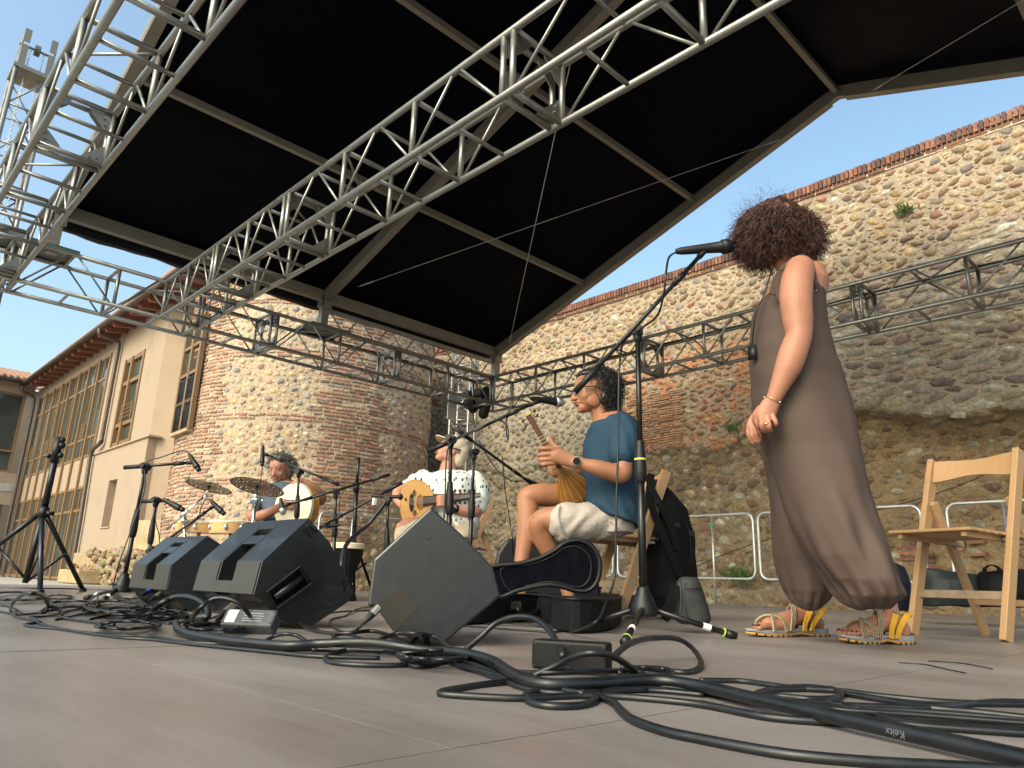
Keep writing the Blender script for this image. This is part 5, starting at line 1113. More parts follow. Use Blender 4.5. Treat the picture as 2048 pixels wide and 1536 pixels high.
# sandals
mSOLE = mat('sandal_outsole', (.42, .22, .07), .8, 0, .15, 60, .4, 150, dist=.002); mMID = mat('sandal_midsole', (.24, .235, .25), .8, 0, .1, 40); mYEL = mat('yellow_suede', (.60, .30, .02), .9, 0, .12, 40, .3, 200, dist=.001); mSTR = mat('beige_strap', (.36, .27, .17), .9, 0, .3, 120); mSTRD = mat('strap_pattern', (.03, .025, .02), .9)
for fi, (A_, T_, ax, sd, L_, dd) in enumerate(feet):
    sa = thing('sandal', 'trekking sandal on the singer\'s %s foot, yellow heel straps' % ('nearer left' if dd < 0 else 'farther right'), 'sandal', (A_.x, A_.y, 0)); q = lambda a, s_, z: A_ + ax * a * L_ + sd * s_ + UP * (z - .03)
    prof = [(-.088, .008), (-.075, .020), (-.04, .031), (.05, .037), (.2, .036), (.4, .034), (.6, .040), (.78, .046), (.92, .040), (1.02, .024), (1.055, .008)]
    outl = [(a, w_) for a, w_ in prof] + [(a, -w_) for a, w_ in prof[::-1]]
    def lift(a): return .010 * max(0, (a - .85) / .2) + (.010 if .22 < a < .42 else 0)
    for nm, z0_, z1_, mm, gr in (('outsole', .0, .011, mSOLE, 1.0), ('midsole', .011, .024, mMID, .985)):
        b = MB(); top = [q(a, w_ * gr, z1_ + lift(a) * .7 + (.006 if abs(a) < .1 else 0) * (z1_ > .02)) for a, w_ in outl]; bot = [q(a, w_ * gr, z0_ + lift(a)) for a, w_ in outl]; b.loft([bot, top]); b.build(nm, mm, sa, bevel=.002)
    b = MB()
    for k in range(14):
        a = -.04 + k * .08
        if .2 < a < .42: continue
        for s_ in (-1, 1):
            w_ = np.interp(a, [p_[0] for p_ in prof], [p_[1] for p_ in prof]); b.box(q(a, s_ * w_ * 1.0, .004 + lift(a)), (.008, .004, .007), Matrix((ax, sd, UP)).transposed())
    b.build('tread_notches', mDARK, sa)
    def band(path, w_, mm, nm, th=.003, pat=False):
        P_ = spline([q(*k) for k in path], 6); b = MB(); b.tube(P_, [w_] * len(P_), 8, True, None, th / w_, up=None)
        # flat ribbon that follows the foot: rings squashed towards the foot's axis
        vs = []; C_ = [q(.0 + k[0], 0, .035) for k in path]
        rings = []
        for i, p_ in enumerate(P_):
            t = (P_[min(i + 1, len(P_) - 1)] - P_[max(i - 1, 0)]).normalized(); cen = A_ + ax * ((p_ - A_).dot(ax)) + UP * .02; n_ = (p_ - cen); n_ = (n_ - t * n_.dot(t)).normalized(); s2 = t.cross(n_)
            rings.append([p_ + s2 * w_ + n_ * th, p_ - s2 * w_ + n_ * th, p_ - s2 * w_ - n_ * th, p_ + s2 * w_ - n_ * th])
        b = MB(); b.loft(rings); o = b.build(nm, mm, sa)
        if pat:
            b = MB()
            for k in (-.45, .45):
                rr_ = []
                for i, p_ in enumerate(P_):
                    t = (P_[min(i + 1, len(P_) - 1)] - P_[max(i - 1, 0)]).normalized(); cen = A_ + ax * ((p_ - A_).dot(ax)) + UP * .02; n_ = (p_ - cen); n_ = (n_ - t * n_.dot(t)).normalized(); s2 = t.cross(n_); c = p_ + s2 * w_ * k + n_ * (th + .0004); rr_.append([c + s2 * .0013, c - s2 * .0013, c - s2 * .0013 - n_ * .001, c + s2 * .0013 - n_ * .001])
                b.loft(rr_)
            b.build('woven_pattern', mSTRD, o)
    H = 1 if fi == 0 else 1
    band([(.80, -.046, .02), (.78, -.036, .062), (.70, .0, .086), (.60, .040, .062), (.56, .044, .02)], .008, mSTR, 'toe_strap', pat=True)
    band([(.62, -.044, .02), (.66, -.037, .068), (.74, .0, .082), (.80, .040, .056), (.80, .046, .02)], .008, mSTR, 'toe_strap', pat=True)
    band([(.56, -.044, .02), (.50, -.040, .085), (.40, .0, .122), (.34, .040, .09), (.30, .043, .05)], .009, mSTR, 'instep_strap', pat=True)
    band([(.20, -.042, .11), (.36, .0, .155), (.20, .042, .11)], .009, mSTR, 'ankle_strap', pat=True)
    for s_ in (-1, 1):
        band([(.36, s_ * .0395, .02), (.33, s_ * .041, .06), (.24, s_ * .038, .105)], .010, mYEL, 'yellow_strap'); band([(.26, s_ * .0395, .02), (.20, s_ * .041, .06), (.08, s_ * .038, .095), (-.05, s_ * .022, .105)], .010, mYEL, 'yellow_strap')
    band([(-.05, -.024, .105), (-.075, .0, .108), (-.05, .024, .105)], .009, mYEL, 'heel_strap')
# jumpsuit
J = Fig(2.53)
pl1 = lambda i, t: (.012 * math.sin(7 * t + i * .15)) + (.0 if i < 8 else (.20 if i > 13 else .07) * ((i - 8) / 8) ** 2 * math.sin(13 * t + .3 * math.sin(i * .8)) + .03 * ((i - 8) / 8) * math.sin(5 * t + i * .2))
J.rings([(563, 584, 1549, 1636, 0, .145), (590, 600, 1533, 1640, 0, .152), (622, 622, 1511, 1642, 0, .156), (660, 660, 1507, 1646, 0, .158), (700, 700, 1506, 1656, 0, .158), (740, 740, 1507, 1670, 0, .162), (800, 800, 1511, 1689, 0, .170), (850, 850, 1521, 1699, -.01, .175), (900, 900, 1540, 1709, -.03, .165), (950, 950, 1560, 1721, -.06, .155), (1000, 1000, 1578, 1733, -.09, .15), (1049, 1049, 1597, 1746, -.12, .15), (1110, 1110, 1627, 1768, -.15, .15), (1160, 1160, 1657, 1789, -.17, .142), (1190, 1190, 1682, 1797, -.18, .12), (1206, 1206, 1702, 1790, -.18, .085), (1217, 1217, 1722, 1776, -.18, .05)], 56, pl1)
J.rings([(800, 800, 1515, 1680, .04, .14), (870, 870, 1525, 1680, .06, .14), (950, 950, 1538, 1680, .10, .14), (1049, 1049, 1546, 1672, .13, .14), (1110, 1110, 1553, 1668, .15, .135), (1150, 1150, 1560, 1664, .165, .125), (1180, 1180, 1567, 1658, .17, .11), (1200, 1200, 1577, 1648, .17, .08), (1215, 1215, 1590, 1638, .17, .048)], 56, lambda i, t: .012 * math.sin(7 * t) + ((.20 if i > 6 else .06) * max(0, (i - 3) / 5) ** 2 * math.sin(12 * t) if i > 3 else 0))
def suitfold(co, no):
    z = co[:, 2]; s_ = co @ np.array([RT.x, RT.y, 0]); fz = np.clip((.95 - z) / .8, 0, 1); w_ = np.array([noise.noise(Vector((x * 3, y * 3, zz * 1.0))) for x, y, zz in co])
    drape = np.sin(s_ * 58 + z * 16 * (1 - .2 * z) + w_ * 5) * .0055 * fz + np.sin(s_ * 31 - z * 11 + w_ * 4) * .007 * fz
    return drape + w_ * .006 * np.clip(1.2 - z, .15, 1) + .0018 * np.sin(z * 60 + w_ * 9 + s_ * 20) * np.exp(-((z - .95) / .12) ** 2)
ju = fuse(J.b, 'jumpsuit', mBROWN, wo, .0045, 2, disp=suitfold)
def strip(b, pts, w_, th=.002):
    P_ = spline(pts, 6); rg = []
    for i, p_ in enumerate(P_):
        t = (P_[min(i + 1, len(P_) - 1)] - P_[max(i - 1, 0)]).normalized(); s2 = t.cross(UP if abs(t.z) < .8 else FW).normalized() if abs(t.z) < .8 else t.cross(FW).normalized(); n_ = s2.cross(t); ww = w_[0] + (w_[1] - w_[0]) * i / (len(P_) - 1) if isinstance(w_, tuple) else w_
        rg.append([p_ + s2 * ww + n_ * th, p_ - s2 * ww + n_ * th, p_ - s2 * ww - n_ * th, p_ + s2 * ww - n_ * th])
    b.loft(rg); return b
b = MB(); strip(b, [Wm.p(1634, 590, -.13), Wm.p(1632, 570, -.155), Wm.p(1628, 545, -.15), Wm.p(1618, 520, -.12), Wm.p(1606, 508, -.095)], .006, .0025); b.build('shoulder_strap', mBROWN, ju)
b = MB(); strip(b, [Wm.p(1606, 508, -.095), Wm.p(1580, 520, -.10), Wm.p(1563, 540, -.12), Wm.p(1553, 566, -.145), Wm.p(1548, 590, -.155)], (.006, .018), .0025); b.build('shoulder_strap', mBROWN, ju)
b = MB(); strip(b, [Wm.p(1553, 560, -.145), Wm.p(1556, 585, -.16), Wm.p(1563, 602, -.17), Wm.p(1575, 615, -.168)], .010, .002); b.build('armhole_edge', mBROWN, ju)
MB().tube([Wm.p(1633, 582, -.163), Wm.p(1633, 580, -.163)], .0035, 10).build('strap_ring', mALU2, ju)
MB().tube(spline([Wm.p(1625, 770, -.172), Wm.p(1634, 800, -.176), Wm.p(1640, 840, -.18), Wm.p(1650, 900, -.19), Wm.p(1665, 1000, -.235)], 8), .0016, 5).build('side_seam', mBROWN, ju)
b = MB(); b.tube(spline([Wm.p(1545, 535, -.06), Wm.p(1537, 560, -.08), Wm.p(1528, 590, -.09), Wm.p(1514, 620, -.08), Wm.p(1508, 650, -.06), Wm.p(1504, 690, -.03)], 6), .0024, 6); b.box(Wm.p(1504, 705, -.03), (.006, .03, .055)); tag(b.build('necklace', mBLKP, smooth=True), 'black corded pendant necklace down the singer\'s front', 'necklace')
rb = thing('bracelet', 'thin beaded bracelet on the singer\'s left wrist', 'bracelet', Wm.p(1548, 797, -.16).to_tuple()); mGOLD = mat('gold', (.75, .45, .18), .25, 1.)
wc = Wm.p(1546, 801, -.165); ta = (Wm.p(1562, 765, -.175) - wc).normalized(); e1 = ta.orthogonal().normalized(); e2 = ta.cross(e1); b = MB(); b.tube([wc + (e1 * math.cos(k * .35) + e2 * math.sin(k * .35)) * .0285 for k in range(18)], .0013, 5, closed=True); 
b.build('chain', mGOLD, rb, smooth=True)
for k in range(5): MB().ball(wc + (e1 * math.cos(k * 1.25) + e2 * math.sin(k * 1.25)) * .029, .0032).build('bead', mCHROME, rb, smooth=True)
c = Wm.p(1533, 848, -.183); b = MB(); b.tube([c + (RT * math.cos(k * .5) * .0118 + FW * math.sin(k * .5) * .0118 + UP * .003 * math.cos(k * .5)) for k in range(12)], .0024, 6, closed=True); tag(b.build('ring', mGOLD, smooth=True), 'gold ring on the singer\'s finger', 'ring')
# hair
mHAIR = mat('dark_auburn_hair', (.030, .011, .009), .42, 0, .5, 40, col2=(.085, .028, .018), spec=.5)
hr = Fig(2.53); 
hr.ball(1553, 458, .0, (.122, .122, .118)); hr.ball(1592, 490, -.02, (.06, .10, .07)); hr.ball(1525, 455, .0, (.085, .10, .09)); hr.ball(1540, 500, -.0, (.085, .10, .06))
hh = fuse(hr.b, 'hair', mHAIR, wo, .007, 3, disp=lambda co, no: np.array([.014 * noise.noise(Vector((x * 22, y * 22, z * 22))) + .008 * noise.noise(Vector((x * 55, y * 55, z * 30))) for x, y, z in co]))
rs = random.Random(11); sd_ = []; hcv = Wm.p(1551, 462, 0)
for i in range(5200):
    d = V(rs.gauss(0, 1), rs.gauss(0, 1), rs.gauss(0, 1)).normalized()
    if d.z < -.75: continue
    lat = d.dot(RT); rad = .101 + .012 * rs.random(); p = hcv + V(d.x * rad * 1.08, d.y * rad * 1.08, d.z * rad * 1.02) + RT * (.018 * (lat > 0) * lat)
    tg_ = (d * .32 + V(0, 0, -.75) + RT * .55 * lat + V(rs.gauss(0, .3), rs.gauss(0, .3), rs.gauss(0, .15))).normalized(); sd_.append((p, tg_))
curls('hair_curls', mHAIR, hh, sd_, .088, .0078, .0017, 1.8, 17, .6, rs=rs)
sd_ = []
for i in range(170):
    a = rs.uniform(.1, 2.9); d = (-RT * math.cos(a - .9) * 1. + UP * math.sin(a - .9 + .35) + FW * rs.gauss(0, .4)).normalized()
    if d.z < -.5 and d.dot(RT) > 0: continue
    sd_.append((hcv + d * .115 - RT * .01, (d + V(rs.gauss(0, .5), rs.gauss(0, .5), rs.gauss(0, .4))).normalized()))
curls('flyaway_strands', mHAIR, hh, sd_, .085, .010, .00045, 1.6, 16, .1, rs=rs)
sd_ = [(hcv + V(0, 0, 0) - RT * rs.uniform(.05, .1) + FW * rs.uniform(-.08, .05) - UP * rs.uniform(.04, .09), (-RT * rs.uniform(-.1, .4) - UP + V(rs.gauss(0, .2), rs.gauss(0, .2), 0)).normalized()) for i in range(60)]
curls('face_locks', mHAIR, hh, sd_, .085, .006, .0011, 2, 14, .2, rs=rs)

# ---------------------------------------------------------------- folding chairs
mCHAIR = mat('beech_wood', (.40, .235, .11), .5, 0, .28, 5, .25, 60, stretch=(1, 1, 5), col2=(.31, .175, .08), dist=.001, rvar=.1)
mCHEND = mat('weathered_wood', (.24, .17, .11), .7, 0, .3, 14)
def make_chair(label):
    r = thing('folding_chair', label, 'chair', (0, 0, 0), 'wooden folding chairs on the stage'); w_ = .205
    def pc(name, b, m=mCHAIR): return b.build(name, m, r, bevel=.003)
    for s_ in (-1, 1):
        y = s_ * w_; pc('post', MB().bar((0, y, .0), (-.32, y, .84), .028, .056, (1, 0, 0)))
        y2 = s_ * (w_ - .029); pc('rear_leg', MB().bar((-.236, y2, .62), (-.53, y2, .0), .024, .044, (1, 0, 0)))
        y3 = s_ * (w_ - .058); pc('seat_rail', MB().bar((.10, y3, .440), (-.38, y3, .425), .022, .028))
        MB().bar((-.16, s_ * (w_ - .037), .428), (-.40, s_ * (w_ - .037), .418), .004, .014).build('metal_slide', mSTEEL, r)
    for i in range(7):
        x = .085 - i * .062; pc('seat_slat', MB().box((x, 0, .457 - .002 * i), (.050 if i else .062, 2 * w_ - .03, .014)))
    rail = []
    for z0_, z1_ in ((.735, .83),):
        b = MB(); rg = []
        for k in range(11):
            y = -w_ + .012 + (2 * w_ - .024) * k / 10; bow = -.022 * math.sin(math.pi * k / 10); sag = .010 * math.cos(2 * math.pi * k / 10)
            f_ = lambda z: -.32 * z / .84 + bow
            rg.append([V(f_(z0_) + .008, y, z0_ - sag), V(f_(z1_) + .008, y, z1_ + sag * .5), V(f_(z1_) - .010, y, z1_ + sag * .5), V(f_(z0_) - .010, y, z0_ - sag)])
        b.loft(rg); pc('back_rail', b)
    pc('front_stretcher', MB().bar((-.070, -w_ + .012, .185), (-.070, w_ - .012, .185), .018, .036), mCHEND)
    pc('rear_stretcher', MB().bar((-.455, -w_ + .037, .155), (-.455, w_ - .037, .155), .016, .030))
    MB().tube([(-.236, -w_ + .03, .62), (-.236, -w_ + .012, .62)], .004, 8).build('pivot_rod', mSTEEL, r)
    return r
def dup(root, label):
    r = root.copy(); link(r); r['label'] = label
    for ch in root.children: c = ch.copy(); link(c); c.parent = r
    return r
ch1 = make_chair('empty wooden folding chair at the right edge behind the singer')
def put(o, p, f): o.location = (p.x, p.y, 0); o.rotation_euler = (0, 0, math.atan2(f.y, f.x))
put(ch1, V(3.735, 1.03, 0), V(-.96, .28, 0))
ch2 = dup(ch1, 'wooden folding chair under the man in the blue shirt'); CF2 = (-RT * .95 - FW * .31).normalized(); sdv = V(-CF2.y, CF2.x, 0); q_ = WZ(1236, 1238); sgn = 1 if sdv.dot(FW) > 0 else -1
put(ch2, q_ + sdv * sgn * .20, CF2)
ch3 = dup(ch1, 'wooden folding chair under the oud player in the cap'); q_ = WZ(898, 1207); put(ch3, q_ + sdv * sgn * .20, CF2)

# ---------------------------------------------------------------- man in the blue shirt
BM = Fig(3.72); q0 = BM.p(1225, 1070, 0); bo = thing('person', 'seated man in a blue t-shirt, beige shorts and glasses playing a small lute', 'person', (q0.x, q0.y, 0))
sk2 = skin('tan_skin', (.30, .130, .070)); B = BM.b
hf2 = (-RT * .97 - FW * .22 - UP * .10); hc2 = BM.p(1187, 784, 0)
f_, r_, u_, R_, g_ = head(B, hc2, hf2, (0, 0, 1), 1.09, .95, 1.12)
BM.limb([(1196, 800, 0, .058), (1203, 826, 0, .056), (1212, 850, .0, .066)])
BM.rings([(838, 828, 1185, 1245, 0, .12), (862, 850, 1178, 1268, 0, .19), (920, 920, 1172, 1270, 0, .16), (990, 990, 1172, 1270, 0, .15), (1040, 1040, 1190, 1260, 0, .13)])
BM.limb([(1248, 858, -.17, .055), (1246, 890, -.21, .053), (1246, 925, -.24, .046), (1243, 948, -.25, .045), (1225, 945, -.26, .044), (1195, 936, -.27, .039), (1168, 929, -.27, .030), (1150, 925, -.27, .027)], n=18)
BM.limb([(1152, 925, -.27, .028), (1132, 918, -.27, .034), (1112, 910, -.27, .037)], ell=.55)
BM.limb([(1122, 915, -.255, .035), (1108, 911, -.255, .036)], ell=.5)
for i, (y0, y1, xt) in enumerate(((897, 897, 1079), (908, 909, 1077), (918, 919, 1079), (927, 929, 1087))):
    dd = -.275 + .006 * i
    BM.limb([(1110, y0 + 1.5 - i * .8, dd, .0122), (1098, y0, dd - .006, .0115), (1086, y1, dd - .004, .0108), (xt, y1 + 1, dd + .022, .0100), (xt + 6, y1 + 2, dd + .045, .0090)], n=10, sub=4)
BM.limb([(1130, 912, -.262, .018), (1118, 900, -.258, .0145), (1108, 891, -.25, .0125), (1101, 879, -.245, .0105)], n=10)
BM.limb([(1236, 858, .17, .055), (1215, 900, .20, .048), (1195, 945, .17, .045), (1160, 945, .08, .038), (1128, 942, .0, .028)], n=14)
BM.limb([(1124, 942, .0, .03), (1112, 941, -.02, .032)], ell=.6)
for y0, xt, yt in ((936, 1097, 938), (940, 1099, 945), (945, 1104, 951), (948, 1110, 953)): BM.limb([(1114, y0, -.03, .0105), (1104, y0, -.04, .010), (xt, yt - 2, -.03, .0092), (xt + 6, yt + 1, -.01, .0085)], n=10, sub=4)
BM.rings([(1035, 1035, 1195, 1258, 0, .13), (1060, 1060, 1198, 1252, 0, .11)])
BM.limb([(1210, 1026, .08, .060), (1150, 998, .04, .062), (1100, 990, .0, .060), (1062, 992, -.02, .056), (1055, 1002, -.02, .055), (1056, 1030, -.03, .054), (1054, 1060, -.04, .052), (1048, 1095, -.05, .042), (1042, 1130, -.06, .034), (1040, 1170, -.06, .030), (1042, 1205, -.06, .032)], n=18)
BM.limb([(1215, 1040, -.07, .065), (1160, 1042, -.11, .072), (1120, 1040, -.12, .068), (1090, 1040, -.11, .060), (1080, 1052, -.10, .056), (1086, 1075, -.08, .054), (1100, 1105, -.06, .044), (1118, 1140, -.03, .034), (1132, 1175, -.02, .030), (1140, 1205, -.02, .03)], n=18)
for (x, dd) in ((1040, -.06), (1140, -.02)): a = BM.p(x, 1210, dd); a.z = .045; B.cap([a + RT * .03, a - RT * .08 + V(0, 0, -.005), a - RT * .17 + V(0, 0, -.02)], [.036, .034, .026], 12)
fuse(B, 'body', sk2, bo, .0038, 3)
mBLK_HAIR = mat('black_hair', (.006, .0055, .006), .38, 0, .4, 40, spec=.6)
brow2 = mat('dark_eyebrow', (.02, .013, .01), .7); lid2 = sk2
face_parts(bo, g_, R_, 1.09, brow2, lid2, lid=1.0)
lip = MB()
for z_, w_ in ((-.0525, .0042), (-.0635, .0052)): lip.cap([g_(.0985, -.018, z_ - .001), g_(.1025, 0, z_), g_(.0985, .018, z_ - .001)], [.003, w_, .003], 8)
lip.build('lips', mat('lip_tan', (.25, .105, .07), .5), bo, smooth=True)
# glasses
gl = thing('glasses', 'black rimmed glasses on the blue-shirted man\'s nose', 'glasses', g_(.1, 0, 0).to_tuple()); mFR = mat('glasses_frame', (.012, .014, .022), .25)
b = MB()
for q in (-1, 1):
    b.tube([g_(.101 - .006 * abs(math.cos(k * .524)) * (1 if math.cos(k * .524) * q > 0 else 0), q * .031 + .026 * math.cos(k * .524), .0 + .019 * math.sin(k * .524) - .002) for k in range(12)], .0024, 8, closed=True)
    b.tube([g_(.096, q * .057, .008), g_(.085, q * .074, .009), g_(.03, q * .083, .008), g_(-.02, q * .084, .0)], .0030, 8)
b.tube([g_(.103, -.006, .004), g_(.105, 0, .006), g_(.103, .006, .004)], .002, 6)
b.build('frame', mFR, gl, smooth=True)
for q in (-1, 1):
    b = MB(); b.add([g_(.100, q * .031 + .024 * math.cos(k * .524), .017 * math.sin(k * .524) - .002) for k in range(12)], [tuple(range(12))]); b.build('lens', mat('lens_glass', (1, 1, 1), .02, 0, trans=1.), gl)
# hair: cap of the skull and many curls falling behind
hb = MB(); Rk = R_
for a, q, w_, r3 in ((-.030, 0, .045, (.088, .085, .078)), (-.055, 0, .0, (.075, .090, .085)), (-.065, 0, -.055, (.055, .085, .06)), (-.035, .055, -.02, (.045, .035, .07)), (-.035, -.055, -.02, (.045, .035, .07)), (.02, 0, .085, (.065, .066, .032))): hb.ball(g_(a, q, w_), r3, Rk, 16, 10)
h2 = fuse(hb, 'hair', mBLK_HAIR, bo, .006, 2, disp=lambda co, no: np.array([.008 * noise.noise(Vector((x * 40, y * 40, z * 40))) for x, y, z in co]))
rs = random.Random(5); sd_ = []
for i in range(2200):
    a = rs.uniform(-.13, .06); q = rs.uniform(-.09, .09); w_ = rs.uniform(-.09, .13); 
    if a > .0 and w_ < .07: continue
    if a > -.02 and w_ < -.02: continue
    n_ = V(a + .035, q, w_ - .02); 
    if n_.length < .03: continue
    n_.normalize(); base_ = g_(-.035 + n_.x * .092, n_.y * .088, .02 + n_.z * .094); dw = R_ @ n_; sd_.append((base_, (dw * .75 - UP * .55 - Vector(hf2).normalized() * .25 + V(rs.gauss(0, .25), rs.gauss(0, .25), 0)).normalized()))
curls('hair_curls', mBLK_HAIR, h2, sd_, .060, .0085, .0021, 2.0, 14, .9, rs=rs)
sd_ = [(g_(-.06 + rs.uniform(-.05, .04), rs.uniform(-.08, .08), -.05 + rs.uniform(-.05, .03)), (-UP + V(rs.gauss(0, .25), rs.gauss(0, .25), 0) - Vector(hf2) * .2).normalized()) for i in range(620)]
curls('neck_curls', mBLK_HAIR, h2, sd_, .075, .009, .0022, 2.2, 16, .5, rs=rs)
# shirt
mTEE = cloth('petrol_jersey', (.015, .042, .074), .08, .8, .3, 14); T = Fig(3.72)
T.rings([(848, 824, 1187, 1236, 0, .085), (853, 830, 1181, 1253, 0, .15), (864, 846, 1174, 1270, 0, .20), (885, 880, 1168, 1277, 0, .195), (930, 930, 1163, 1279, 0, .180), (970, 970, 1161, 1279, 0, .175), (995, 1005, 1161, 1278, 0, .178), (1008, 1030, 1163, 1279, 0, .195), (1024, 1058, 1178, 1278, 0, .205)], 40, lambda i, t: .012 * math.sin(5 * t + i) + .006 * math.sin(11 * t - i))
T.limb([(1246, 856, -.14, .070), (1250, 872, -.19, .074), (1247, 892, -.22, .072), (1243, 908, -.235, .070)], n=18); T.limb([(1234, 852, .14, .066), (1224, 880, .19, .068), (1216, 902, .2, .062)])
def teefold(co, no):
    w_ = np.array([noise.noise(Vector((x * 4, y * 4, z * 3))) for x, y, z in co]); s_ = co @ np.array([RT.x, RT.y, 0]); z = co[:, 2]
    return w_ * .009 + .0035 * np.sin(z * 45 + s_ * 30 + w_ * 8) * np.clip((.85 - z) / .3, .15, 1) + .002 * np.sin(s_ * 90 + z * 25 + w_ * 6)
ts = fuse(T.b, 't_shirt', mTEE, bo, .0055, 4, disp=teefold)
b = MB(); b.tube(spline([BM.p(1186, 847, -.075), BM.p(1183, 851, 0), BM.p(1190, 846, .07), BM.p(1215, 832, .085), BM.p(1236, 822, .0), BM.p(1228, 826, -.085), BM.p(1205, 838, -.1)], 5, True), .0065, 8, closed=True); b.build('collar', mTEE, ts, smooth=True)
# shorts
mSHO = cloth('stone_cotton', (.37, .32, .29), .10, .9, .5, 22, sheen=.1); H = Fig(3.72)
H.rings([(1015, 1033, 1180, 1264, 0, .165), (1035, 1045, 1176, 1270, 0, .175), (1068, 1068, 1176, 1266, 0, .16)])
H.limb([(1215, 1032, .08, .085), (1175, 1008, .06, .086), (1148, 995, .04, .080), (1136, 992, .03, .079)], n=20)
H.limb([(1220, 1042, -.07, .088), (1180, 1043, -.10, .092), (1148, 1044, -.12, .094), (1131, 1045, -.125, .095)], n=20)
def shofold(co, no):
    w_ = np.array([noise.noise(Vector((x * 7, y * 7, z * 7))) for x, y, z in co]); s_ = co @ np.array([RT.x, RT.y, 0]); z = co[:, 2]
    return w_ * .004 + .0035 * np.sin(s_ * 55 - z * 62 + w_ * 7)
sh = fuse(H.b, 'shorts', mSHO, bo, .0055, 2, disp=shofold)
b = MB(); b.tube(spline([BM.p(1212, 1034, -.165), BM.p(1222, 1044, -.17), BM.p(1236, 1054, -.165), BM.p(1248, 1062, -.15)], 6), .003, 6); b.build('pocket_edge', mSHO, sh, smooth=True)
for P_ in (([(1120, 1010, -.2), (1116, 1030, -.225), (1122, 1055, -.22), (1138, 1080, -.17)]),): b = MB(); b.tube(spline([BM.p(*k) for k in P_], 6), .004, 6); b.build('hem', mSHO, sh, smooth=True)
wt = thing('wrist_watch', 'round black smartwatch on a grey strap on the lute player\'s wrist', 'watch', BM.p(1149, 928, -.3).to_tuple()); wc = BM.p(1152, 925, -.27); ta = (BM.p(1168, 929, -.27) - wc).normalized(); e1 = (-FW - ta * (-FW).dot(ta)).normalized(); e2 = ta.cross(e1)
b = MB(); b.loft([[wc + ta * s_ * .010 + (e1 * math.cos(k * .3142) * rr_ + e2 * math.sin(k * .3142) * rr_) for k in range(20)] for s_, rr_ in ((-1, .0295), (-1, .0315), (1, .0325), (1, .0305))]); b.build('strap', mat('grey_strap', (.2, .2, .2), .5), wt, auto=40)
b = MB(); cw_ = wc + e1 * .030 - e2 * 0; b.lathe(cw_, cw_ + e1, [(0, .0205), (.006, .0205), (.008, .0195)], 24); b.build('case', mSTEEL, wt, auto=40); MB().lathe(cw_ + e1 * .008, cw_ + e1, [(0, .0190), (.0012, .0187)], 24).build('dial', mat('watch_dial', (.004, .004, .005), .5, spec=.2), wt, auto=40)
# small long-necked lute held against the chest
lu = thing('lute', 'small long-necked lute with ribbed bowl back held by the man in blue', 'lute', BM.p(1140, 960, -.1).to_tuple()); mNECK = mat('neck_wood', (.075, .025, .015), .35, 0, .3, 20); mRIB = mat('amber_rib_wood', (.24, .095, .012), .35, 0, .3, 14, coat=.15); mIV = mat('ivory_inlay', (.45, .34, .16), .5)
na, nb_ = BM.p(1056, 829, -.20), BM.p(1119, 936, -.17); nt_ = (nb_ - na).normalized(); MB().bar(na, nb_, .026, .022, -FW).build('neck', mNECK, lu, bevel=.004)
for k in (.42, .47, .53, .59, .64, .70, .74): p_ = na.lerp(nb_, k); MB().bar(p_ - nt_ * .0012, p_ + nt_ * .0012, .0275, .0235, -FW).build('fret', mIV, lu)
MB().bar(na - nt_ * .012, na + nt_ * .004, .030, .03, -FW).build('peghead', mIV, lu)
sdn = nt_.cross(FW).normalized()
for k, s_ in ((.0, 1), (.05, -1), (.09, 1), (.14, -1)): p_ = na.lerp(nb_, k) ; b = MB(); b.tube([p_ - sdn * s_ * .012, p_ + sdn * s_ * .034], .0028, 6); b.ball(p_ + sdn * s_ * .038, (.008, .005, .010)); b.build('tuning_peg', mNECK, lu, smooth=True)
# bowl: half-teardrop with ribs, its apex at the neck joint
ap = BM.p(1117, 930, -.165); axl = (BM.p(1150, 988, -.02) - ap); Lb = axl.length * 1.2; axl.normalize(); s1 = (-FW - axl * (-FW).dot(axl)).normalized(); s2 = axl.cross(s1).normalized(); nrib = 12; vs_rings = []
for j in range(17):
    t = j / 16; rad = .098 * math.sin(min(1, t * 1.0) * math.pi * .5) ** 1.25 * (1 if t < .8 else math.sqrt(max(0, 1 - ((t - .8) / .2) ** 2) + 1e-4)) + .006; vs_rings.append([ap + axl * Lb * t + s2 * math.cos(math.pi * k / 24) * rad + s1 * math.sin(math.pi * k / 24) * rad * .85 for k in range(25)])
b = MB(); n_ = 25; b.v = [tuple(v) for r__ in vs_rings for v in r__]; b.n = len(b.v); b.f = [(i * n_ + k, i * n_ + k + 1, (i + 1) * n_ + k + 1, (i + 1) * n_ + k) for i in range(16) for k in range(24)]; b.f += [tuple([i * n_ for i in range(17)] + [i * n_ + 24 for i in range(16, -1, -1)])]
b.build('bowl', mRIB, lu, smooth=True)
for k in range(3, 24, 3): b = MB(); b.tube([vs_rings[i][k] + (vs_rings[i][k] - ap - axl * Lb * i / 16).normalized() * .0006 for i in range(1, 16)], .0013, 5); b.build('rib_line', mIV, lu)

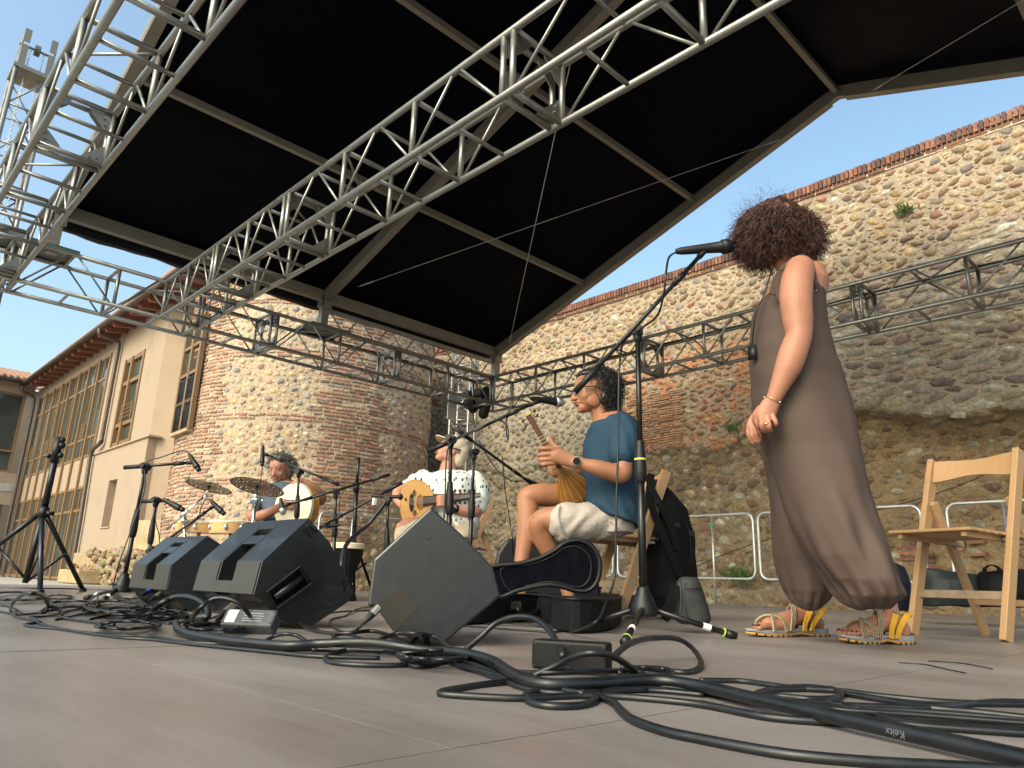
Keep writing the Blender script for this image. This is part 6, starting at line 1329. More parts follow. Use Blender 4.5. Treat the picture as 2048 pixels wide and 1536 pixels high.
# ---------------------------------------------------------------- oud player
OP = Fig(5.45); q0 = OP.p(900, 1075, 0); oo = thing('person', 'seated oud player in beige cap and white patterned t-shirt looking upwards', 'person', (q0.x, q0.y, 0)); sk3 = skin('rosy_skin', (.44, .20, .135)); B = OP.b
hf3 = (-RT * .84 - FW * .36 + UP * .32); f3_, r3_, u3_, R3_, g3 = head(B, OP.p(902, 902, 0), hf3, (0, 0, 1), 1.02)
OP.limb([(903, 915, 0, .060), (897, 932, 0, .060), (896, 948, .02, .075)])
OP.rings([(948, 948, 862, 935, 0, .10), (962, 962, 845, 950, 0, .13), (1000, 1000, 852, 952, 0, .14), (1040, 1040, 855, 955, 0, .15)])
OP.limb([(845, 962, .0, .058), (815, 975, -.05, .050), (797, 985, -.10, .044), (797, 1000, -.16, .036), (806, 1012, -.22, .027)]); OP.limb([(806, 1012, -.22, .028), (814, 1018, -.24, .034), (820, 1020, -.245, .028)], ell=.6)
for y0, x1, y1 in ((1010, 827, 1013), (1014, 825, 1020), (1018, 822, 1026), (1022, 817, 1028)): OP.limb([(815, y0, -.255, .0125), (821, y0, -.27, .0115), (x1, y1, -.262, .0105)], n=10, sub=3)
OP.limb([(950, 960, .0, .062), (958, 990, .02, .054), (950, 1022, -.05, .050), (930, 1024, -.14, .042), (908, 1017, -.20, .030), (895, 1010, -.23, .030), (884, 1003, -.245, .034)])
for y0 in (993, 998, 1004, 1010): OP.limb([(888, y0, -.262, .0125), (880, y0 - .5, -.27, .012), (875, y0 + 1, -.25, .011)], n=10, sub=3)
OP.limb([(905, 1060, -.05, .10), (850, 1058, -.25, .085), (810, 1060, -.35, .07), (812, 1110, -.36, .055), (815, 1170, -.36, .04)])
OP.limb([(925, 1062, .05, .10), (880, 1062, .0, .085), (860, 1062, -.0, .07), (862, 1110, -.0, .055), (866, 1170, 0, .04)])
for x, dd in ((815, -.36), (866, 0)): a = OP.p(x, 1180, dd); a.z = .04; B.cap([a + RT * .03, a - RT * .16], [.036, .028])
fuse(B, 'body', sk3, oo, .0055, 2)
face_parts(oo, g3, R3_, 1.02, mat('light_eyebrow', (.12, .07, .045), .8))
b = MB()
for z_ in (-.0525, -.0625): b.cap([g3(.0985, -.019, z_), g3(.103, 0, z_), g3(.0985, .019, z_)], [.003, .0045, .003], 8)
b.build('lips', mat('lip_rosy', (.34, .10, .08), .45), oo, smooth=True)
mCAP = cloth('beige_cap_cloth', (.52, .43, .34), .1, .9, .3, 40); b = MB(); b.ball(g3(-.020, 0, .050), (.108, .098, .082), R3_, 20, 12); b.ball(g3(-.065, 0, .01), (.075, .098, .105), R3_, 18, 12); b.ball(g3(-.07, 0, -.04), (.055, .085, .06), R3_, 18, 12)
cpm = fuse(b, 'cap', mCAP, oo, .006, 2); b = MB(); rg = []
for k in range(13):
    a = math.radians(-75 + 150 * k / 12); rg.append([g3(.035 + .045 * math.cos(a), .086 * math.sin(a), .066), g3(.055 + .095 * math.cos(a), .088 * math.sin(a), .064 - .012 * abs(math.sin(a))), g3(.055 + .095 * math.cos(a), .088 * math.sin(a), .058 - .012 * abs(math.sin(a))), g3(.035 + .045 * math.cos(a), .086 * math.sin(a), .060)])
b.loft(rg); b.build('brim', mCAP, cpm, auto=40)
b = MB(); b.tube([g3(.02, -.088, -.0), g3(-.04, -.094, .012), g3(-.03, -.09, -.02)], .006, 6); b.build('short_hair', mat('brown_hair', (.05, .03, .02), .6), oo)
def speckle():
    m = cloth('white_print_jersey', (.66, .68, .65), .05, .85, .3, 14); nt = m.node_tree; N = nt.nodes.new; L = nt.links.new; bs = nt.nodes['Principled BSDF']; src = bs.inputs['Base Color'].links[0].from_socket
    tc = N('ShaderNodeTexCoord'); mp = N('ShaderNodeMapping'); mp.inputs['Scale'].default_value = (1, 1, .6); L(tc.outputs['Object'], mp.inputs[0]); vo = N('ShaderNodeTexVoronoi'); vo.inputs['Scale'].default_value = 34; vo.inputs['Randomness'].default_value = .6; L(mp.outputs[0], vo.inputs[0])
    lt = N('ShaderNodeMath'); lt.operation = 'LESS_THAN'; lt.inputs[1].default_value = .27; L(vo.outputs['Distance'], lt.inputs[0]); mx = N('ShaderNodeMix'); mx.data_type = 'RGBA'; L(lt.outputs[0], mx.inputs[0]); L(src, mx.inputs[6]); mx.inputs[7].default_value = (.06, .07, .09, 1); L(mx.outputs[2], bs.inputs['Base Color']); return m
mPRT = speckle(); T = Fig(5.45)
T.rings([(944, 942, 872, 922, 0, .09), (950, 948, 855, 940, 0, .14), (962, 960, 843, 954, 0, .165), (1000, 1000, 846, 956, 0, .17), (1030, 1030, 848, 957, 0, .175), (1056, 1056, 852, 958, 0, .18)], 32, lambda i, t: .02 * math.sin(6 * t + i))
T.limb([(848, 958, .0, .070), (832, 968, -.02, .072), (820, 975, -.04, .066)]); T.limb([(948, 960, .0, .072), (958, 980, .01, .076), (959, 1000, .0, .074), (955, 1012, -.02, .070)])
fuse(T.b, 't_shirt', mPRT, oo, .007, 3, disp=lambda co, no: np.array([.010 * noise.noise(Vector((x * 7, y * 7, z * 5))) + .004 * math.sin(z * 60 + x * 50 + 4 * noise.noise(Vector((x * 5, y * 5, z * 5)))) for x, y, z in co]))
H = Fig(5.45); H.rings([(1045, 1045, 852, 958, 0, .18), (1078, 1078, 855, 958, 0, .18)]); H.limb([(905, 1060, -.05, .115), (850, 1058, -.25, .088), (812, 1062, -.35, .072), (812, 1090, -.36, .070), (814, 1140, -.36, .068)]); H.limb([(925, 1062, .05, .115), (880, 1062, .0, .098), (858, 1066, -.0, .08), (862, 1110, -.0, .075), (866, 1150, 0, .065)])
fuse(H.b, 'trousers', cloth('beige_linen', (.50, .41, .31), .1, .9, .4, 16), oo, .007, 3, disp=lambda co, no: np.array([.009 * noise.noise(Vector((x * 9, y * 9, z * 9))) for x, y, z in co]))
wt = thing('wrist_watch', 'dark wrist watch on the oud player\'s left wrist', 'watch', OP.p(908, 1018, -.22).to_tuple()); wc = OP.p(910, 1018, -.195); ta = (OP.p(930, 1024, -.14) - wc).normalized(); e1 = ta.orthogonal().normalized(); e2 = ta.cross(e1)
b = MB(); b.loft([[wc + ta * s_ * .011 + (e1 * math.cos(k * .3142) + e2 * math.sin(k * .3142)) * rr_ for k in range(20)] for s_, rr_ in ((-1, .033), (1, .035))]); b.build('strap', mBLKP, wt, smooth=True); c = OP.p(908, 1020, -.235); MB().ball(c, (.02, .012, .02)).build('case', mBLKM, wt, smooth=True)
# the oud
OD = 5.18; z6 = lambda X, Y, dd=0: W(730 + X / 6.4, 840 + Y / 6.4, OD + dd + (X - 700) / 6.4 * .0012)
ou = thing('oud', 'honey coloured pear-shaped oud with dark fingerboard on the seated player\'s lap', 'oud', z6(660, 1030).to_tuple()); mTOP = mat('spruce_soundboard', (.60, .33, .11), .38, 0, .10, 5, stretch=(1, 1, 6), coat=.3); mBOWL = mat('dark_bowl_wood', (.15, .055, .025), .25, 0, .3, 10, coat=.5); mEB = mat('ebony', (.02, .012, .012), .35)
OL = spline([z6(*q) for q in ((870, 965), (840, 890), (780, 815), (700, 775), (620, 768), (540, 790), (485, 850), (462, 930), (455, 1030), (455, 1130), (465, 1230), (500, 1305), (570, 1335), (660, 1310), (740, 1245), (810, 1170), (870, 1095))], 4)
MB().prism(OL, -FW * .004).build('soundboard', mTOP, ou); cen = sum(OL, V(0, 0, 0)) / len(OL); b = MB(); rg = []
for j in range(9): t = j / 8; sc_ = math.sqrt(max(0, 1 - t * t)); rg.append([cen + (p_ - cen) * max(sc_, .02) + FW * (.005 + .19 * t) for p_ in OL])
b.loft(rg); b.build('bowl', mBOWL, ou, smooth=True)
MB().tube(OL, .0035, 6, closed=True).build('edge_binding', mBOWL, ou, smooth=True)
def zz(X, Y): return z6(X, Y, -.008)
MB().prism([zz(745, 975), zz(1060, 965), zz(1480, 945), zz(1480, 985), zz(1060, 1040), zz(745, 1108)], -FW * .006).build('fingerboard', mEB, ou)
MB().prism([z6(870, 955, .02), z6(1480, 938, .02), z6(1480, 990, .02), z6(870, 1100, .02)], -FW * .024).build('neck', mat('neck_red_wood', (.12, .035, .02), .35), ou)
def disc(X, Y, rx, ry, m_, nm, th=.002): MB().prism([zz(X + rx * math.cos(k * .2618), Y + ry * math.sin(k * .2618)) for k in range(24)], -FW * th).build(nm, m_, ou)
disc(595, 1060, 30, 115, mEB, 'pickguard'); disc(520, 1015, 10, 22, mEB, 'bridge_block')
for (X, Y, r0_, r1_) in ((705, 1050, 44, 92), (628, 935, 18, 38), (636, 1190, 18, 38)):
    b = MB(); b.tube([zz(X + r0_ * math.cos(k * .3142), Y + r1_ * math.sin(k * .3142)) for k in range(20)], .0022, 6, closed=True)
    for q in range(6): a = q * 1.047; b.tube([zz(X + r0_ * .45 * math.cos(a) + r0_ * .42 * math.cos(k * .785), Y + r1_ * .45 * math.sin(a) + r1_ * .42 * math.sin(k * .785)) for k in range(8)], .0014, 5, closed=True)
    b.build('rosette', mat('rosette_wood', (.22, .09, .04), .5) if r0_ > 40 else mBOWL, ou)
for k in range(6): MB().tube([zz(560, 1010 + k * 16) - FW * .008, zz(1060, 975 + k * 11) - FW * .008, zz(1470, 950 + k * 5) - FW * .006], .0008, 4).build('string', mat('string_%d' % k, (.5, .45, .4), .4) if k == 0 else MATS['string_0'], ou)
for k in range(6):
    for sg in (-1, 1):
        X = 1090 + k * 62; b = MB(); b.tube([zz(X, 955 if sg < 0 else 1000), zz(X, 905 if sg < 0 else 1055)], .003, 6); b.ball(zz(X, 903 if sg < 0 else 1060), (.011, .006, .011)); b.build('tuning_peg', mEB, ou, smooth=True)

# ---------------------------------------------------------------- drummer
DR = Fig(6.3); q0 = DR.p(570, 1075, 0); dro = thing('person', 'seated drummer with dark wavy hair in a slate t-shirt behind the cymbals', 'person', (q0.x, q0.y, 0)); sk4 = skin('ruddy_skin', (.36, .165, .11)); B = DR.b
hf4 = (-FW * .93 - RT * .22 - UP * .36); _, _, _, R4, g4 = head(B, DR.p(560, 937, 0), hf4, (0, 0, 1), 1.06)
DR.limb([(563, 950, .04, .062), (570, 968, .06, .066)])
DR.rings([(965, 965, 545, 600, .06, .10), (980, 980, 532, 612, .05, .13), (1020, 1020, 535, 608, .0, .14), (1060, 1060, 535, 610, .0, .14)])
DR.limb([(533, 985, .05, .058), (515, 1008, -.02, .050), (502, 1030, -.10, .045), (520, 1032, -.20, .043), (545, 1022, -.30, .036), (560, 1013, -.36, .030)]); DR.limb([(560, 1013, -.36, .032), (570, 1009, -.40, .038), (577, 1010, -.41, .034)], ell=.55)
for x1, y1 in ((586, 1003), (588, 1009), (586, 1015), (581, 1020)): DR.limb([(573, 1006 + (y1 - 1009) * .5, -.42, .014), (580, (y1 + 1008) / 2, -.425, .012), (x1, y1, -.42, .0105)], n=10, sub=3)
DR.limb([(604, 980, .05, .058), (625, 990, -.05, .052), (641, 1000, -.15, .048), (636, 985, -.22, .042), (622, 972, -.28, .034), (606, 963, -.32, .028)]); DR.limb([(608, 964, -.32, .030), (598, 963, -.35, .036), (592, 966, -.36, .03)], ell=.6)
for x1, y1 in ((586, 969), (588, 974), (593, 976), (598, 977)): DR.limb([((x1 + 604) / 2 - 3, 964, -.36, .0125), (x1 + 1, 968, -.385, .0115), (x1, y1, -.38, .0100)], n=10, sub=3)
DR.limb([(560, 1065, 0, .10), (540, 1068, -.35, .075), (536, 1110, -.38, .055), (538, 1140, -.38, .04)]); DR.limb([(595, 1065, 0, .10), (612, 1068, -.35, .075), (614, 1110, -.38, .055), (614, 1140, -.38, .04)])
for x in (538, 614): a = DR.p(x, 1165, -.38); a.z = .04; B.cap([a, a - FW * .2], [.036, .03])
fuse(B, 'body', sk4, dro, .006, 2)
mGH = mat('greying_hair', (.035, .032, .032), .5, 0, .5, 60, col2=(.14, .135, .13)); face_parts(dro, g4, R4, 1.06, mat('brow_dark', (.03, .02, .016), .8), sk4, lid=1.)
b = MB()
for z_ in (-.0525, -.0625): b.cap([g4(.0985, -.019, z_), g4(.103, 0, z_), g4(.0985, .019, z_)], [.003, .0045, .003], 8)
b.build('lips', MATS['lip_rosy'], dro, smooth=True)
b = MB(); mST = mat('grey_stubble', (.24, .155, .12), .9, 0, .3, 200)
b.ball(g4(.062, 0, -.079), (.0365, .037, .026), R4).ball(g4(.0795, 0, -.089), (.0175, .021, .0145), R4); b.cap([g4(.100, -.020, -.0445), g4(.107, 0, -.0435), g4(.100, .020, -.0445)], [.003, .0045, .003], 8); b.build('beard_stubble', mST, dro, smooth=True)
b = MB()
for a, q, w_, r3 in ((-.03, 0, .06, (.09, .092, .07)), (-.03, 0, .0, (.08, .095, .09)), (.02, 0, .085, (.055, .07, .035)), (-.02, .07, -.03, (.04, .03, .07)), (-.02, -.07, -.03, (.04, .03, .07))): b.ball(g4(a, q, w_), r3, R4, 16, 10)
h4 = fuse(b, 'hair', mGH, dro, .008, 2); rs = random.Random(9); sd_ = []
for i in range(700):
    n_ = V(rs.gauss(0, 1), rs.gauss(0, 1), rs.gauss(0, 1)).normalized()
    if n_.x > .35 and n_.z < .62: continue
    if n_.z < -.55: continue
    dw = R4 @ n_; sd_.append((g4(-.03 + n_.x * .095, n_.y * .095, .02 + n_.z * .10), (dw * .8 - UP * .35 + V(rs.gauss(0, .4), rs.gauss(0, .4), rs.gauss(0, .3))).normalized()))
curls('hair_locks', mGH, h4, sd_, .075, .006, .0026, 1.1, 10, .5, rs=rs)
mSLATE = cloth('slate_jersey', (.062, .085, .115), .08, .85, .3, 14); T = Fig(6.3)
T.rings([(966, 966, 552, 590, .06, .09), (972, 970, 540, 604, .05, .14), (985, 985, 527, 616, .05, .16), (1020, 1020, 528, 614, .0, .17), (1062, 1062, 528, 616, .0, .17)], 30); T.limb([(535, 985, .05, .07), (522, 1000, .0, .068), (515, 1008, -.03, .062)]); T.limb([(604, 980, .05, .07), (616, 986, .0, .068), (622, 990, -.03, .062)])
fuse(T.b, 't_shirt', mSLATE, dro, .007, 3, disp=lambda co, no: np.array([.010 * noise.noise(Vector((x * 7, y * 7, z * 5))) for x, y, z in co]))
H = Fig(6.3); H.rings([(1052, 1052, 528, 616, 0, .17), (1080, 1080, 530, 614, 0, .17)]); H.limb([(560, 1065, 0, .115), (540, 1068, -.35, .09), (536, 1110, -.38, .075), (538, 1135, -.38, .07)]); H.limb([(595, 1065, 0, .115), (612, 1068, -.35, .09), (614, 1110, -.38, .075), (614, 1135, -.38, .07)])
fuse(H.b, 'trousers', cloth('dark_trousers', (.03, .03, .035)), dro, .008, 2)
a = DR.p(572, 1095, .0); stl = thing('drum_stool', 'round black stool under the drummer', 'stool', (a.x, a.y, 0)); MB().lathe(V(a.x, a.y, .40), V(a.x, a.y, .5), [(0, .17), (.06, .18), (.07, .16)], 24).build('seat', mVINYL, stl, auto=40); MB().tube([V(a.x, a.y, .4), V(a.x, a.y, .0)], .02).build('column', mCHROME, stl)
# frame drum
fd = thing('frame_drum', 'large round frame drum with cream skin held upright by the drummer', 'frame drum', DR.p(585, 1012, -.42).to_tuple()); dn = (-FW * .90 - RT * .42).normalized(); dc = DR.p(585, 1013, -.40)
mSKIN = mat('drum_skin', (.66, .58, .42), .5, 0, .08, 6); mAMB = mat('amber_frame', (.42, .20, .04), .3, 0, .2, 8, coat=.4)
MB().lathe(dc - dn * .10, dc, [(0, .192), (.085, .192), (.092, .190)], 48).build('frame', mAMB, fd, auto=40); MB().lathe(dc - dn * .008, dc + dn, [(0, .190), (.006, .189), (.0075, .183)], 48).build('skin', mSKIN, fd, auto=40)
MB().tube([dc - dn * .02 + (dn.orthogonal().normalized() * math.cos(k * .13) + dn.cross(dn.orthogonal().normalized()) * math.sin(k * .13)) * .1935 for k in range(48)], .006, 8, closed=True).build('hoop', mat('grey_hoop', (.2, .22, .2), .5), fd, smooth=True)
# cymbals
mCYM = mat('dark_bronze', (.20, .145, .075), .38, .9, .45, 5, .3, 30, rvar=.12, col2=(.13, .10, .06)); mHOLE = None
def cymbal(label, cx, cy, D, rx, tilt, up_=0):
    c = W(cx, cy, D); r = rx * D / FPX; n = (UP * 1. + FW * tilt[1] + RT * tilt[0]).normalized(); e1 = n.cross(FW).normalized(); e2 = n.cross(e1); root = thing('cymbal', label, 'cymbal', c.to_tuple(), 'perforated cymbals on stands'); rs = random.Random(int(cx))
    holes = []
    for rr_, cnt, hr_ in ((.88, 26, .028), (.78, 16, .040), (.66, 22, .026), (.55, 12, .038), (.44, 14, .022)):
        for k in range(cnt): a = 6.2832 * k / cnt + rr_ * 3; holes.append((rr_ * math.cos(a), rr_ * math.sin(a), hr_))
    N_ = 150; b = MB(); idx = {}
    def hz(q): return .10 * max(0, .2 - q) - .03 * q * q
    for i in range(N_ + 1):
        for j in range(N_ + 1):
            x, y = -1 + 2 * i / N_, -1 + 2 * j / N_; q = math.hypot(x, y)
            if q <= 1.0: idx[(i, j)] = b.n; b.v.append(tuple(c + (e1 * x + e2 * y) * r + n * hz(q) * r)); b.n += 1
    H_ = [(hx, hy, h_) for hx, hy, h_ in holes]
    for i in range(N_):
        for j in range(N_):
            x, y = -1 + 2 * (i + .5) / N_, -1 + 2 * (j + .5) / N_; ks = [(i, j), (i + 1, j), (i + 1, j + 1), (i, j + 1)]
            if all(k in idx for k in ks) and not any((x - hx) ** 2 + (y - hy) ** 2 < h_ * h_ for hx, hy, h_ in H_): b.f.append(tuple(idx[k] for k in ks))
    b.build('plate', mCYM, root, smooth=True); MB().tube([c + (e1 * math.cos(k * .13) + e2 * math.sin(k * .13)) * r + n * hz(1) * r for k in range(48)], .0016, 6, closed=True).build('rim', mCYM, root, smooth=True)
    b = MB(); b.tube([c - n * .01, c + n * .035], .012, 12); b.tube([c + n * .02, c + n * .028], .020, 12); b.build('felt_and_nut', mBLKP, root, auto=40)
cymbal('smaller perforated bronze cymbal at the left, tilted to the right', 418, 973, 5.5, 45, (.14, .17)); cymbal('larger perforated bronze cymbal in front of the drummer\'s chest', 515, 973, 5.7, 53, (.12, .23))
cs = thing('cymbal_stand', 'chrome boom stand holding the smaller cymbal at the left', 'cymbal stand', WZ(372, 1176).to_tuple())
for a, c, r_ in (((418, 975), (410, 992), .006), ((410, 992), (333, 1059), .009)): MB().tube([W(*a, 5.5), W(*c, 5.5)], r_, 10).build('boom_tube', mCHROME, cs, smooth=True)
MB().tube([W(368, 1025, 5.5), W(372, 1170, 5.5)], .012, 10).build('pole', mCHROME, cs, smooth=True); b = MB(); b.ball(W(368, 1028, 5.48), .022).ball(W(411, 993, 5.5), .016); b.tube([W(360, 1034, 5.45), W(378, 1020, 5.45)], .009, 8).tube([W(368, 1046, 5.48), W(368, 1036, 5.48)], .02, 10); b.build('tilter', mCHROME, cs, smooth=True)
for x in (345, 372, 400): MB().tube([W(371, 1110, 5.5), WZ(x, 1172 + (6 if x == 372 else 0))], .007, 8).build('leg', mCHROME, cs, smooth=True)
cs = thing('cymbal_stand', 'chrome straight stand holding the larger cymbal', 'cymbal stand', WZ(505, 1176).to_tuple())
MB().tube([W(515, 975, 5.7), W(510, 1005, 5.7)], .007, 10).build('rod', mCHROME, cs, smooth=True); MB().tube([W(510, 1005, 5.7), W(504, 1060, 5.7), W(503, 1168, 5.7)], .014, 12).build('pole', mCHROME, cs, smooth=True)
b = MB(); b.tube([W(513, 985, 5.68), W(511, 1000, 5.68)], .024, 14).tube([W(500, 997, 5.66), W(524, 999, 5.66)], .010, 8).ball(W(499, 1003, 5.66), .014).ball(W(525, 1001, 5.66), .012).tube([W(507, 1012, 5.66), W(493, 1022, 5.66)], .006, 8); b.build('tilter', mCHROME, cs, smooth=True)
for x in (480, 505, 530): MB().tube([W(503, 1110, 5.7), WZ(x, 1174)], .008, 8).build('leg', mCHROME, cs, smooth=True)
# small wooden drums
mBIRCH = mat('blond_drum_wood', (.55, .32, .13), .4, 0, .15, 6, stretch=(1, 1, 8), coat=.3)
def tomdrum(label, cx, cyt, cyb, hw, D, lugs):
    a = W(cx, cyb, D); t = W(cx, cyt, D); r = hw * D / FPX; root = thing('hand_drum', label, 'hand drum', (a.x, a.y, a.z), 'blond wooden hand drums'); h = t.z - a.z; t = V(a.x, a.y, t.z)
    MB().lathe(V(a.x, a.y, a.z), t, [(0, r * .97), (h, r)], 36).build('shell', mBIRCH, root, auto=40); MB().lathe(t, t + UP, [(-.005, r * 1.02), (.008, r * 1.03), (.012, r * .99)], 36).build('skin', mSKIN, root, auto=40)
    for x in lugs: d_ = W(cx + x, (cyt + cyb) / 2, D) - V(a.x, a.y, 0); d_.z = 0; k = V(a.x, a.y, (a.z + t.z) / 2) + RT * (x * D / FPX) - FW * math.sqrt(max(0, r * r - (x * D / FPX) ** 2)) * 1.02; b = MB(); b.ball(k, (.014, .010, .022)); b.tube([k + UP * .02, k + UP * .04], .003, 6); b.build('lug', mCHROME, root, smooth=True)
    MB().tube([V(a.x, a.y, a.z), V(a.x, a.y, 0)], .013, 10).build('stand_leg', mCHROME, root, smooth=True)
    for k in range(3): an = k * 2.09; MB().tube([V(a.x, a.y, .25), V(a.x + .22 * math.cos(an), a.y + .22 * math.sin(an), .01)], .008, 8).build('stand_foot', mCHROME, root, smooth=True)
tomdrum('blond wooden hand drum behind the left monitors, left one of two', 398, 1047, 1066, 46, 5.7, (-38, 10)); tomdrum('blond wooden hand drum beside the large cymbal stand, right one of two', 461, 1046, 1068, 41, 5.55, (-30, 5, 30))
# goblet drum
c = W(697, 1090, 5.9); gd = thing('goblet_drum', 'black fluted goblet drum with pale skin in the middle background', 'goblet drum', (c.x, c.y, 0)); b0_ = V(c.x, c.y, 0); hh_ = c.z
MB().lathe(b0_, b0_ + UP, [(0, .10), (.02, .10), (hh_ * .30, .055), (hh_ * .45, .06), (hh_ * .8, .115), (hh_ * .93, .125), (hh_ * .94, .13)], 28).build('body', mBLKP, gd, auto=50)
for k in range(20): a = k * .314; u = V(math.cos(a), math.sin(a), 0); MB().tube([b0_ + u * .066 + UP * hh_ * .48, b0_ + u * .122 + UP * hh_ * .86], .005, 5).build('flute', mBLKM, gd)
MB().lathe(b0_ + UP * hh_ * .93, b0_ + UP, [(0, .134), (.035, .134), (.045, .125)], 32).build('skin_rim', mSKIN, gd, auto=40)

# ---------------------------------------------------------------- guitar case, bags
GD = 2.95; zc = lambda X, Y, dd=0.: W(960 + X / 4.267, 940 + Y / 4.267, GD + dd)
gc = thing('instrument_case', 'open black instrument case with plush lining lying by the man\'s chair', 'case', WZ(1100, 1245).to_tuple()); mPLU = mat('plush_lining', (.003, .003, .0055), .95, 0, .4, 30, .4, 50, spec=.05); mCASE = mat('case_fabric', (.0055, .006, .007), .7, 0, .25, 60, .4, 300, dist=.001, spec=.2)
base = [V(p.x, p.y, 0) for p in (WZ(905, 1252), WZ(1075, 1244), WZ(1112, 1262), WZ(1160, 1268), WZ(1222, 1262), WZ(1243, 1243), WZ(1235, 1226), WZ(1190, 1218), WZ(1130, 1222), WZ(1085, 1228), WZ(915, 1236))]
zt_ = max(.06, zc(700, 1045).z); 
b = MB(); P2_ = spline(base, 3, True); b.prism([V(p.x, p.y, .006) for p in P2_], (0, 0, .115)); b.build('lower_shell', mCASE, gc, bevel=.006)
MB().tube([V(p.x, p.y, .121) for p in P2_], .006, 6, closed=True).build('rim', mVINYL, gc, smooth=True)
LD = [zc(*q, .12) for q in ((60, 850), (330, 805), (500, 760), (640, 690), (720, 630), (830, 605), (930, 640), (1000, 720), (1022, 830), (1000, 950), (930, 1030), (820, 1035), (700, 1000), (560, 985), (330, 1030), (150, 1080))]; LP_ = spline(LD, 4, True); nl = (-FW * .9 + UP * .35).normalized()
MB().prism(LP_, -nl * .02).build('lid', mCASE, gc); MB().tube([p + nl * .006 for p in LP_], .010, 8, closed=True).build('lid_rim', mVINYL, gc, smooth=True); cl = sum(LP_, V(0, 0, 0)) / len(LP_); MB().prism([cl + (p - cl) * .93 + nl * .002 for p in LP_], nl * .002).build('lining', mPLU, gc); MB().tube([cl + (p - cl) * .80 + nl * .004 for p in LP_], .004, 6, closed=True).build('piping', mVINYL, gc, smooth=True)
b = MB(); ha, hb_ = WZ(1030, 1246), WZ(1082, 1244); up9 = .075
for k in range(1): b.tube(spline([V(ha.x, ha.y, up9) - FW * .012, V(ha.x, ha.y, up9 - .02) - FW * .05 + RT * .015, V((ha.x + hb_.x) / 2, (ha.y + hb_.y) / 2, up9 - .04) - FW * .06, V(hb_.x, hb_.y, up9 - .02) - FW * .05 - RT * .015, V(hb_.x, hb_.y, up9) - FW * .012], 6), .010, 8)
for p_ in (ha, hb_): b.box(V(p_.x, p_.y, up9) - FW * .012, (.05, .012, .035), Matrix.Rotation(-.765, 3, 'Z'))
b.build('handle', mBLKP, gc, auto=50)
def soft(name, label, cat, F_, m_, parts, vox=.006, sm=3, amp=.008, fr=9, extra=None):
    f = parts; co = f.b; p0 = Vector(co.v[0]); root = thing(name, label, cat, (p0.x, p0.y, 0)); fuse(co, 'shell', m_, root, vox, sm, disp=lambda c_, n_: np.array([amp * noise.noise(Vector((x * fr, y * fr, z * fr))) for x, y, z in c_])); return root
mNYL = mat('black_nylon', (.003, .003, .0035), .7, 0, .3, 30, .5, 40, dist=.003, spec=.15); mGRB = mat('grey_bag_cloth', (.030, .032, .033), .6, 0, .2, 20, .5, 30, dist=.003, spec=.25); mNVY = mat('navy_nylon', (.006, .008, .017), .6, 0, .3, 30, .5, 40, dist=.003, spec=.2)
F_ = Fig(4.4); F_.rings([(960, 965, 1300, 1320, 0, .07), (985, 985, 1292, 1345, 0, .12), (1020, 1020, 1288, 1372, 0, .14), (1080, 1080, 1288, 1386, 0, .16), (1140, 1140, 1288, 1392, 0, .17), (1190, 1190, 1290, 1398, 0, .17), (1225, 1225, 1296, 1398, 0, .15)], 24, lambda i, t: .02 * math.sin(4 * t + i))
F_.limb([(1318, 1010, -.1, .035), (1340, 1060, -.14, .05), (1352, 1130, -.15, .06), (1350, 1180, -.15, .05)], ell=.6); bp = soft('backpack', 'big black backpack hanging behind the man\'s folding chair', 'backpack', F_, mNYL, F_)
for pts in ([(1298, 950, -.12), (1302, 975, -.17), (1318, 1005, -.2), (1345, 1060, -.2), (1352, 1100, -.2)], [(1303, 948, -.12), (1300, 1000, -.18), (1330, 1080, -.21), (1360, 1150, -.21)]): b = MB(); strip(b, [F_.p(*q) for q in pts], .020, .004); b.build('strap', mNYL, bp)
for x, y in ((1316, 1003), (1354, 1050), (1384, 1068)): MB().box(F_.p(x, y, -.2), (.035, .012, .03), Matrix.Rotation(-.5, 3, 'Z')).build('buckle', mBLKP, bp, bevel=.003)
MB().tube(spline([F_.p(1350, 1010, -.1), F_.p(1376, 1060, -.12), F_.p(1384, 1130, -.13), F_.p(1388, 1180, -.12)], 6), .003, 5).build('zip', mBLKM, bp)
F_ = Fig(3.1); F_.rings([(1154, 1154, 1362, 1394, 0, .03), (1162, 1162, 1354, 1399, 0, .045), (1190, 1190, 1348, 1408, 0, .05), (1215, 1215, 1346, 1417, 0, .055), (1240, 1240, 1350, 1422, 0, .06), (1248, 1248, 1362, 1416, 0, .055)], 24); gb = soft('shoulder_bag', 'small dark grey shoulder bag standing on the floor by the tall stand', 'bag', F_, mGRB, F_, .005, 3, .006, 14)
b = MB(); strip(b, [F_.p(1352, 1170, -.045), F_.p(1346, 1195, -.06), F_.p(1334, 1225, -.05), F_.p(1326, 1238, -.04)], .022, .002); strip(b, [F_.p(1356, 1175, -.03), F_.p(1342, 1215, -.0), F_.p(1328, 1240, .02)], .018, .002); b.build('strap', mNYL, gb)
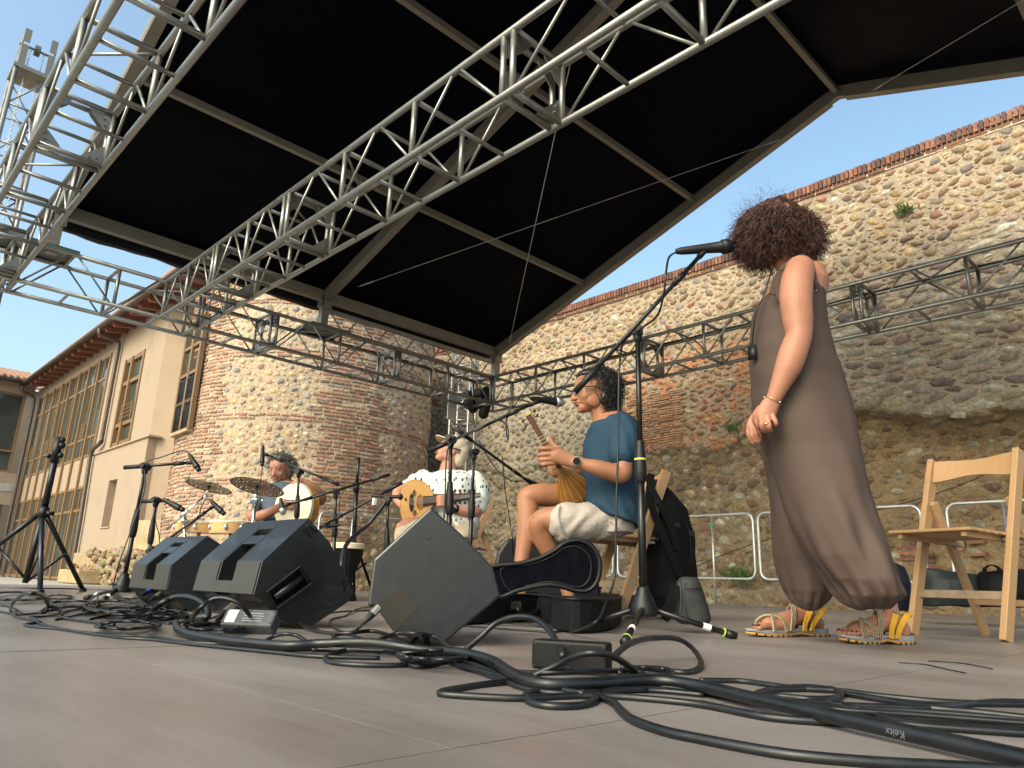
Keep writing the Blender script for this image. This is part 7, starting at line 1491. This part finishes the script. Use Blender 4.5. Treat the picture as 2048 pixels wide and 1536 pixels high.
for pts in ([(1372, 1178, -.06), (1388, 1178, -.062), (1402, 1176, -.05)], [(1359, 1165, -.045), (1362, 1190, -.058), (1360, 1225, -.065)], [(1368, 1162, -.05), (1366, 1185, -.06), (1370, 1215, -.068), (1378, 1240, -.07)]): MB().tube(spline([F_.p(*q) for q in pts], 6), .0022, 6).build('zip', mBLKM, gb)
F_ = Fig(4.05); F_.rings([(1120, 1125, 1757, 1785, 0, .05), (1135, 1135, 1750, 1802, 0, .1), (1165, 1165, 1745, 1812, 0, .13), (1200, 1200, 1745, 1816, 0, .13), (1219, 1219, 1750, 1812, 0, .12)], 24); nb2 = soft('backpack', 'navy backpack on the floor behind the singer\'s trouser leg', 'backpack', F_, mNVY, F_)
MB().tube(spline([F_.p(1790, 1128, -.10), F_.p(1802, 1160, -.12), F_.p(1806, 1205, -.12)], 6), .004, 6).build('zip', mBLKM, nb2)
F_ = Fig(4.9); F_.rings([(1138, 1150, 1848, 1968, 0, .08), (1160, 1160, 1845, 1972, 0, .14), (1185, 1185, 1842, 1972, 0, .16), (1212, 1212, 1846, 1970, 0, .14)], 24, lambda i, t: .03 * math.sin(3 * t + i)); soft('duffel_bag', 'dark teal duffel bag lying beneath the empty chair', 'duffel bag', F_, mat('teal_nylon', (.003, .007, .009), .65, 0, .3, 20, .5, 30, dist=.004), F_, .009, 3, .014, 6)
F_ = Fig(4.75); F_.rings([(1143, 1138, 1962, 2048, 0, .08), (1160, 1155, 1955, 2090, 0, .14), (1185, 1185, 1955, 2090, 0, .16), (1214, 1216, 1958, 2088, 0, .14)], 24, lambda i, t: .03 * math.sin(3 * t + i)); db = soft('duffel_bag', 'black holdall with a raised carry handle beside the empty chair\'s rear leg', 'duffel bag', F_, mNYL, F_, .009, 3, .012, 6)
b = MB(); strip(b, [F_.p(1966, 1148, -.1), F_.p(1972, 1135, -.1), F_.p(1982, 1130, -.1), F_.p(1994, 1134, -.1), F_.p(2002, 1143, -.1)], .012, .003); b.build('carry_handle', mNYL, db)
F_ = Fig(4.5); F_.rings([(1190, 1190, 1246, 1300, 0, .08), (1205, 1205, 1244, 1305, 0, .1), (1228, 1228, 1246, 1305, 0, .1)], 20); soft('soft_bag', 'dark crumpled bag under the man\'s folding chair', 'bag', F_, mat('maroon_black_cloth', (.02, .013, .013), .8), F_, .007, 2, .01, 10)
